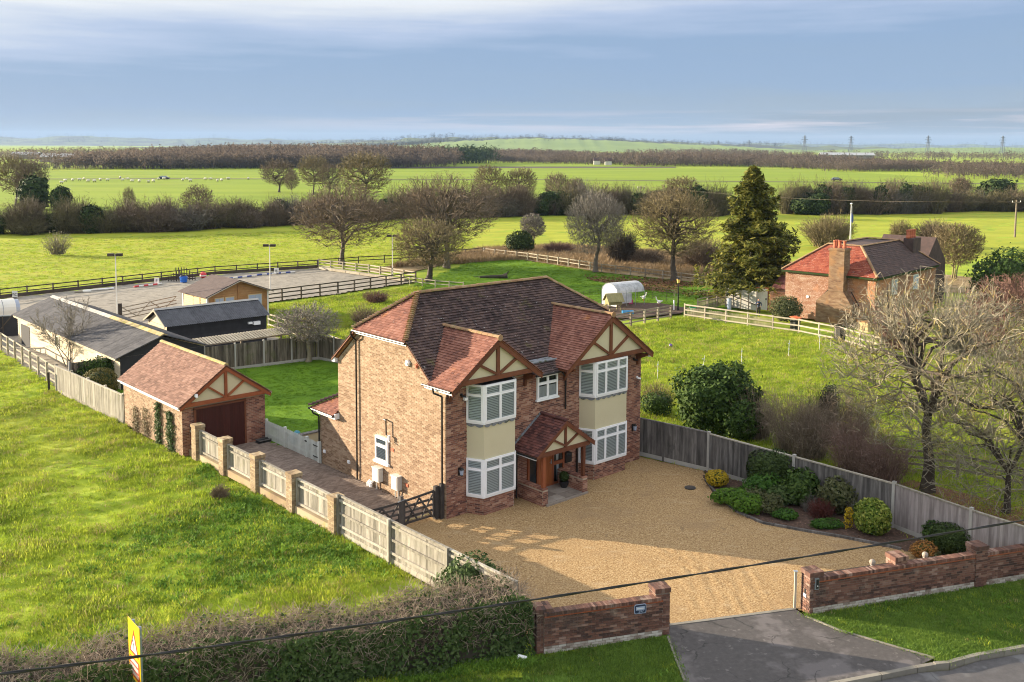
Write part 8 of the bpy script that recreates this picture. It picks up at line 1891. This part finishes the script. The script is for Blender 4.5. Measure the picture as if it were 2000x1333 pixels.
for (i, (xy, ht, w, k, lab)) in enumerate([
    ((-118.95, 237.61), 12.8, 10, 1, 'tall bare twin trunked tree at the far left of the left hedgerow'), ((-113.49, 233.94), 11, 9, 0, 'broad bare tree beside the twin trunked one at far left'),
    ((-80.34, 207.81), 5.8, 3, 0, 'small lollipop shaped bare tree above the left hedgerow'), ((-60.75, 191.69), 7.0, 7, 0, 'spreading bare tree in the middle of the left hedgerow'),
    ((-72.54, 308.51), 10.4, 13, 0, 'rounded bare tree with ivied trunk beyond the left hedgerow'), ((-66.47, 299.08), 7, 5, 2, 'thin bare tree right of the rounded one'), ((-58.86, 293.46), 12.5, 10, 1, 'upright bare tree beyond the round headed field tree'), ((-52.85, 287.92), 10, 8, 2, 'thin bare tree between two upright ones'),
    ((-34.85, 233.79), 14, 13.5, 1, 'largest bare tree beyond the round headed field tree'), ((-5.66, 242.00), 10.8, 8.5, 1, 'upright bare tree left of a similar pair beyond the double tree'), ((1.97, 242.58), 10, 9.5, 1, 'branching bare tree right of the upright one beyond the double tree'),
    ((10.49, 231.28), 9, 7, 2, 'pale bare tree above the middle hedgerow'), ((14.70, 227.86), 8, 5.5, 2, 'thin bare tree with dark ivy right of the pale one'), ((117.73, 260.18), 7.2, 8, 0, 'round bare tree above the hedgerow at the right'), ((36.22, 212.27), 9, 9, 1, 'bare tree half hidden behind the tall upright tree')]):
    htree(xy, ht, w, k, lab)
hivy((-107.80, 222.86), 7, 6.5, 0, 'dark ivy round the trunks at the far left', 'ivy on the far trees'); hivy((16.57, 259.26), 5, 4.5, 1, 'dark ivy on the thin tree above the middle hedgerow', 'ivy on the far trees'); hivy((138.13, 305.16), 5, 4.5, 0, 'dark ivy on the round tree at right', 'ivy on the far trees'); hivy((120.72, 247.21), 7, 8, 1, 'round dark evergreen in the hedgerow at the far right', 'ivy on the far trees'); hivy((-100.08, 219.82), 5, 4, 0, 'small dark evergreen beside the telegraph pole', 'ivy on the far trees')

def woodland(name, label, edge, depth, n, h0, h1, m, seed, twigs=26, zf=None):
    """a far wood that reads as one mass: hundreds of bare crowns of upright twigs over dark trunks"""
    r = np.random.default_rng(seed); E = np.array([e[:2] for e in edge]); seg = np.diff(E, axis=0); ln = np.hypot(seg[:, 0], seg[:, 1]); cs = np.concatenate([[0], np.cumsum(ln)])
    s = r.uniform(0, cs[-1], n); k = np.clip(np.searchsorted(cs, s) - 1, 0, len(seg) - 1); f = ((s - cs[k]) / ln[k])[:, None]; p = E[k] + seg[k] * f
    p = p + np.column_stack([r.uniform(-.2, .2, n) * depth, r.uniform(0, 1, n) ** 1.2 * depth]); gap = bumps(np.column_stack([p * .016, np.zeros(n)]), seed + 50, 8, 1.6); p = p[gap > -.34]; s = s[gap > -.34]; n = len(p); g = bumps(np.column_stack([p * .010, np.zeros(n)]), seed, 8, 1.5); h = r.uniform(h0, h1, n) * (1 + .45 * np.clip(g * 1.4, -1, .7)); w = h * r.uniform(.3, .55, n)
    d = norm_rows(r.normal(size=(n, twigs, 3)).reshape(-1, 3)).reshape(n, twigs, 3); rr = r.uniform(.2, 1, (n, twigs, 1)) ** .4
    c = np.concatenate([p, (h * .54)[:, None]], 1)[:, None, :]; ext = np.stack([w, w, h * .46], 1)[:, None, :]
    tip = c + d * ext * rr; run = norm_rows((d * .9 + r.normal(size=(n, twigs, 3)) * .8 + np.array([0, 0, .25])).reshape(-1, 3)).reshape(n, twigs, 3); base = tip - run * (h * .17)[:, None, None]
    th = (h * .0125)[:, None].repeat(twigs, 1).ravel(); cr = r.random(n)
    p0, p1 = base.reshape(-1, 3), tip.reshape(-1, 3); p0[:, 2] = np.maximum(p0[:, 2], -.1)
    q0 = np.concatenate([p, np.full((n, 1), -.2)], 1); q1 = np.concatenate([p + r.normal(0, .3, (n, 2)), (h * .7)[:, None]], 1)
    me = ribbon_mesh(name, np.concatenate([p0, q0]), np.concatenate([p1, q1]), np.concatenate([th * 1.4, h * .014]), np.concatenate([th * .5, h * .006]), r, np.concatenate([np.repeat(cr, twigs), cr]))
    if zf is not None:
        co = np.empty(len(me.vertices) * 3, np.float32); me.vertices.foreach_get('co', co); co = co.reshape(-1, 3); per = np.concatenate([np.repeat(p, twigs, 0), p]); zz = np.repeat(zf(per[:, 0], per[:, 1]), 4); co[:, 2] += zz; me.vertices.foreach_set('co', co.ravel())
    o = link(name, me, m); tag(o, label, 'wood', kind='stuff'); return o
woodland('far_wood', 'long brown leafless wood across the left distance', [(-244.87, 572.12), (-188.57, 609.39), (-80.03, 645.69)], 220, 4200, 8.5, 12.5, 'wood_haze', 1, 36)
woodland('far_wood', 'thin dark belt of trees at the far left edge', [(-301.42, 487.04), (-269.20, 543.79), (-242.14, 572.64)], 60, 320, 3, 6, 'bark_dark', 2, 22)
woodland('far_wood', 'brown leafless wood right of centre in the distance', [(-35.45, 853.62), (63.80, 829.58), (153.31, 709.74)], 260, 3000, 6.5, 10, 'wood_haze', 3, 34)
woodland('far_wood', 'distant belt of trees behind the long left wood', [(-490.88, 732.80), (-415.06, 856.96), (-400.46, 925.28)], 400, 700, 7, 13, 'wood_haze', 4, 22)
woodland('far_wood', 'brown scrub along the right distance', [(174.02, 769.09), (202.62, 703.24), (228.65, 634.59), (245.68, 449.73), (336.00, 407.27)], 200, 3000, 5, 8.5, 'wood_haze', 5, 30)
woodland('far_wood', 'tall leafless trees in the distance right of the spruce top', [(171.10, 1110.61), (308.25, 1199.56), (335.00, 1163.75)], 260, 600, 9, 13, 'wood_haze', 6, 24)
woodland('far_wood', 'farthest pale belt of trees along the right horizon', [(335.00, 1163.75), (480.32, 1167.57), (757.50, 1132.71)], 400, 900, 6, 10, 'wood_haze', 7, 20)
woodland('far_wood', 'dark evergreen patch at the foot of the green hill', [(-48.41, 779.21), (-31.39, 805.77)], 100, 160, 9, 13, 'leaf_yew', 8, 30)
woodland('far_wood', 'far belt of trees between the left wood and the green hill', [(-125.68, 1014.38), (-93.51, 1064.29), (-22.79, 1088.10)], 300, 600, 8, 12, 'wood_haze', 9, 22)
# hills
def hill(name, m, pts, y0, depth, seed, rough=1.0):
    """ridge: pts (x, height) at distance y0, ground at both sides"""
    xs = np.array([p[0] for p in pts]); hs = np.array([p[1] for p in pts]); X = np.linspace(xs[0], xs[-1], 160); Hh = np.interp(X, xs, hs); r = np.random.default_rng(seed)
    for k in range(14): wl = r.uniform(.01, .09) * (xs[-1] - xs[0]); Hh = Hh + np.sin(X / wl * 6.28 + r.uniform(0, 6.3)) * rough * r.uniform(.2, 1)
    Hh = np.maximum(Hh, .0); V = []; rows = [(-1, 0), (-.7, .22), (-.4, .6), (-.15, .92), (0, 1), (.4, .6), (1, 0)]
    for (d, f) in rows: V.append(np.column_stack([X, np.full(len(X), y0 + d * depth), Hh * f - .3]))
    V = np.concatenate(V); n = len(X); F = [[i * n + j, i * n + j + 1, (i + 1) * n + j + 1, (i + 1) * n + j] for i in range(len(rows) - 1) for j in range(n - 1)]
    link(name, np_mesh(name, V, F, smooth=True), m, kind='structure'); dr_ = [a for a, b in rows]; fr_ = [b for a, b in rows]
    return lambda x, y: np.interp(x, X, Hh) * np.interp((y - y0) / depth, dr_, fr_) - .5
HG = hill('hill', 'hill_green', [(-560, 0), (-330, 17), (-200, 27), (-60, 33), (40, 38), (150, 37), (300, 33), (480, 24), (700, 16), (980, 0)], 3150, 480, 1, .5)
HB_ = hill('hill', 'hill_blue', [(-1500, 0), (-900, 16), (-600, 28), (-420, 40), (-260, 47), (-140, 44), (60, 48), (300, 44), (520, 36), (800, 26), (1500, 12), (1800, 0)], 3900, 420, 2, 1.2)
HF_ = hill('far_hill', 'hill_blue', [(-6500, 30), (-4600, 62), (-3600, 72), (-2600, 60), (-1500, 56), (-500, 50), (500, 44), (1500, 40), (2600, 42), (4000, 38), (6500, 28)], 8200, 1000, 3, 2.4)
HR_ = hill('hill', 'hill_green', [(820, 0), (1050, 9), (1300, 15), (1600, 16), (2100, 12), (2600, 9), (3300, 0)], 3000, 420, 4, .4)
woodland('hill_wood', 'dark trees along the crest of the green hill', [(-520, 3150), (-300, 3120), (-150, 3170), (60, 3190), (300, 3180), (560, 3160)], 260, 700, 10, 17, 'hill_tree', 21, 20, HG)
woodland('hill_wood', 'dark wood on the left shoulder of the green hill', [(-480, 2960), (-330, 2950), (-190, 2980)], 200, 420, 9, 15, 'hill_tree', 23, 18, HG)
woodland('hill_hedge', 'dark hedge line slanting across the green hill', [(-190, 2900), (0, 2950), (150, 3060), (330, 3120)], 20, 150, 5, 9, 'hill_tree', 22, 14, HG)
woodland('hill_wood', 'bluish woods along the higher ridge behind the green hill', [(-900, 3750), (-200, 3700), (500, 3720), (1100, 3760)], 300, 900, 10, 18, 'hill_tree', 24, 14, HB_)
woodland('far_hill_wood', 'bluish woods on the farthest ridge', [(-4600, 7600), (-2500, 7500), (0, 7550), (2500, 7500), (4600, 7600)], 700, 1500, 16, 30, 'hill_tree', 25, 10, HF_)
woodland('hill_hedge', 'hedge lines on the right hand green hill', [(900, 2800), (1300, 2760), (1800, 2800), (2400, 2780)], 200, 260, 5, 9, 'hill_tree', 26, 14, HR_)
# farm building, pylons, poles, cars, sheep
fb = thing('farm_shed', 'long white roofed shed far away below the right hand hill', 'shed', (*(364.97, 1173.47), 0), radians(-6))
part('wall', 'far_wall', fb, lambda q: q.box((0, 0, 0), (60, 18, 5))); part('roof', 'far_roof', fb, lambda q: [q.prism([(-1, -1, 5), (-1, 9, 8), (61, 9, 8), (61, -1, 5)], (0, 0, .3)), q.prism([(-1, 19, 5), (-1, 9, 8), (61, 9, 8), (61, 19, 5)], (0, 0, .3))])
for (p, lab) in (((-374.24, 787.65), 'pale roofed barn far off at the left edge'), ((-472.84, 936.56), 'white building at the far left horizon'), ((-305.51, 697.28), 'low pale green roofed shed left of the long wood')):
    t = thing('far_barn', lab, 'barn', (*p, 0)); part('wall', 'far_wall', t, lambda q: q.box((0, 0, 0), (26, 12, 4))); part('roof', 'far_roof', t, lambda q: [q.prism([(-.5, -.5, 4), (-.5, 6, 6.5), (26.5, 6, 6.5), (26.5, -.5, 4)], (0, 0, .2)), q.prism([(-.5, 12.5, 4), (-.5, 6, 6.5), (26.5, 6, 6.5), (26.5, 12.5, 4)], (0, 0, .2))])
for (p, lab) in (((64.40, 784.81), 'white cottage at the edge of the middle wood'), ((71.52, 765.76), 'second white cottage at the edge of the middle wood'), ((133.85, 898.53), 'pale house among trees beyond the middle wood')):
    t = thing('far_cottage', lab, 'house', (*p, 0)); part('wall', 'meter_box', t, lambda q: q.box((0, 0, 0), (5, 4.5, 3))); part('roof', 'tile_old_dark', t, lambda q: q.prism([(-.3, -.3, 3), (-.3, 2.25, 5.2), (-.3, 4.8, 3)], (5.6, 0, 0)))
def pylon_mesh():
    q = MB(); H_ = 46
    def w(z): return 4.2 * (1 - z / H_) ** 1.3 + .7
    zs = [0, 9, 17, 24, 30, 36, 41, 46]
    for s in ((-1, -1), (1, -1), (1, 1), (-1, 1)):
        for a, b in zip(zs[:-1], zs[1:]): q.beam((s[0] * w(a), s[1] * w(a), a), (s[0] * w(b), s[1] * w(b), b), .9, .9)
    for a, b in zip(zs[:-1], zs[1:]):
        for y in (-1, 1): q.beam((-w(a), y * w(a), a), (w(b), y * w(b), b), .35, .35); q.beam((w(a), y * w(a), a), (-w(b), y * w(b), b), .35, .35)
    arms = MB()
    for (z, l) in ((28, 7.5), (34.5, 9.5), (41, 6.5)):
        for s in (-1, 1): arms.beam((0, 0, z), (s * l, 0, z + .6), 1.0, .9); arms.beam((0, 0, z + 2.6), (s * l, 0, z + .6), .4, .4); arms.beam((s * l, 0, z + .6), (s * l, 0, z - 2.2), .35, .35)
    return q.mesh('tower'), arms.mesh('crossarm')
TW, AR = pylon_mesh(); TW.materials.append(MATS['pylon_steel']); AR.materials.append(MATS['pylon_steel'])
for (px, s, lab) in ((1400, .55, 'faintest tiny pylon at the left of the row'), (1460, .62, 'small distant pylon second in the row'), (1568, 1.0, 'tall pylon above the spruce side of the row'), (1658, .92, 'pylon between two taller ones above the white shed'), (1808, 1.0, 'tall pylon above the right hand green hill'), (1953, .95, 'pylon nearest the right edge of the picture')):
    d = {1400: 3900, 1460: 3600, 1568: 2700, 1658: 2750, 1808: 2600, 1953: 2600}[px]; x = (px - 1000) / 1937.0 * d
    t = thing('electricity_pylon', lab, 'pylon', (x, d, -.2), radians(12), 'electricity pylons along the right horizon'); t.scale = (1.0, 1.0, {1400: .85, 1460: .85}.get(px, 1.0)); link('tower', TW, None, t); link('crossarm', AR, None, t)
def tpole(label, xy, h, m='pole_wood'):
    t = thing('telegraph_pole', label, 'pole', (*xy, -.15), .3); part('pole', m, t, lambda q: q.tube((0, 0, 0), (0, 0, h), .17, .12, 8)); part('crossarm', m, t, lambda q: q.box((-.9, -.06, h - .5), (.9, .06, h - .36))); part('insulator', 'flag_white', t, lambda q: [q.tube((x, 0, h - .36), (x, 0, h - .12), .05, .04, 6) for x in (-.8, .0, .8)]); return t
tpole('wooden telegraph pole in the left hedgerow', (-103.70, 230.70), 4.6); tpole('wooden telegraph pole above the hedgerow behind the upright tree', (28.53, 219.97), 6.0); tpole('pale telegraph pole standing in the field at the right edge', (83.43, 163.92), 6.2)
ow = thing('power_line', 'thin pale overhead line crossing above the right hedgerow', 'cable', (*(59.70, 213.80), 0)); 
pa, pb_ = Vector((27.79, 214.95, 6.00)), Vector((*(83.43, 163.92), 5.7)); o_ = Vector(ow.location)
for dx in (-.7, .7): part('wire', 'pole_wood', ow, lambda q: q.path([pa.lerp(pb_, i / 20) - o_ + Vector((dx, 0, -1.1 * sin(pi * i / 20) )) for i in range(21)], .011, 4))
fp = thing('flag_pole', 'white flag pole with limp flag behind the neighbouring house', 'flag pole', (*(44.53, 130.07), 0)); part('pole', 'flag_white', fp, lambda q: q.tube((0, 0, 0), (0, 0, 7.1), .075, .05, 8)); part('finial', 'flag_white', fp, lambda q: q.lathe([(.001, 7.1), (.16, 7.17), (.16, 7.27), (.001, 7.34)], n=10)); part('flag', 'pole_blue', fp, lambda q: q.prism([(.1, 0, 6.0), (.34, .05, 5.7), (.38, .1, 5.0), (.22, .05, 4.6), (.1, 0, 4.9)], (0, .08, 0))); part('halyard', 'flag_white', fp, lambda q: q.tube((.14, 0, .3), (.14, 0, 6.9), .012, n=4))
def car(label, xy, rz):
    t = thing('far_car', label, 'car', (*xy, -.05), rz, 'cars on the far lane'); part('body', 'car_dark', t, lambda q: [q.prism([(-2.1, -.85, .35), (2.1, -.85, .35), (2.15, -.85, .75), (1.3, -.85, .95), (.6, -.8, 1.5), (-1.3, -.8, 1.5), (-2.0, -.85, 1.0)], (0, 1.7, 0))]); part('window', 'sign_pale', t, lambda q: [q.prism([(1.1, y, .98), (.55, y, 1.42), (-1.2, y, 1.42), (-1.6, y, 1.02)], (0, .03, 0)) for y in (-.87, .84)])
    for x in (-1.3, 1.35):
        for y in (-.85, .72): w_ = part('wheel', 'sign_black', t, lambda q: q.tube((x, y, .34), (x, y + .14, .34), .34, .34, 14))
car('dark car on the far lane beyond the left hedgerow', (-145.33, 414.69), 0.05); car('dark car on the far lane right of the spruce', (141.49, 433.12), -.05)
def sheep_meshes():
    b = MB(); b.lathe([(.001, 0), (.28, .12), (.36, .4), (.35, .75), (.24, 1.05), (.001, 1.15)], n=12)
    me = b.mesh('fleece', True); co = np.array([v.co[:] for v in me.vertices]); co = np.column_stack([co[:, 2] - .55, co[:, 0], co[:, 1] + .62]); me.vertices.foreach_set('co', co.astype(np.float32).ravel()); me.materials.append(MATS['sheep_wool'])
    h = MB(); h.tube((.5, 0, .72), (.82, 0, .80), .15, .09, 8); h.tube((.6, .08, .9), (.58, .2, .88), .05, .02, 5); h.tube((.6, -.08, .9), (.58, -.2, .88), .05, .02, 5); hm = h.mesh('head'); hm.materials.append(MATS['sheep_wool'])
    l = MB(); [l.tube((x, y, 0), (x, y, .4), .05, .06, 5) for x in (-.35, .35) for y in (-.16, .16)]; lm = l.mesh('legs'); lm.materials.append(MATS['trousers_dark']); return me, hm, lm
SM = sheep_meshes(); rs = random.Random(9); spots_ = [(-173.05, 384.48), (-172.76, 390.10), (-172.65, 395.88), (-173.33, 401.72), (-162.56, 380.33), (-160.13, 380.63), (-164.70, 396.90), (-159.75, 391.76), (-153.97, 392.49), (-156.36, 403.93), (-146.44, 382.32), (-143.80, 382.65), (-138.54, 377.95), (-138.51, 383.30), (-144.42, 405.49), (-144.48, 411.65), (-131.24, 395.37), (-133.38, 406.93), (-126.54, 390.29), (-126.12, 407.88), (-123.89, 408.17), (-116.25, 391.58), (-116.29, 397.27), (-118.91, 415.04), (-165.59, 364.50), (-166.43, 421.55), (-118.50, 415.10), (-110.64, 416.14)]
for p in spots_:
    t = thing('sheep', 'white sheep grazing in the far left field', 'sheep', (*p, -.12), rs.uniform(0, 6.3), 'sheep in the far left field'); t.scale = (1.15, 1.15, 1.15)
    for me in SM: link(me.name, me, None, t)
# soft air between here and the hills
hz = bpy.data.materials.new('haze_air'); hz.use_nodes = True; nt = hz.node_tree; nt.nodes.clear(); o_ = nt.nodes.new('ShaderNodeOutputMaterial'); pv_ = nt.nodes.new('ShaderNodeVolumePrincipled')
pv_.inputs['Color'].default_value = (.42, .64, 1.0, 1); pv_.inputs['Density'].default_value = HAZE; pv_.inputs['Anisotropy'].default_value = .0; nt.links.new(pv_.outputs[0], o_.inputs['Volume']); MATS['haze_air'] = hz
if HAZE > 0: MB().box((-9400, -550, -1.3), (9400, 9800, 130)).build('haze', 'haze_air', kind='stuff')
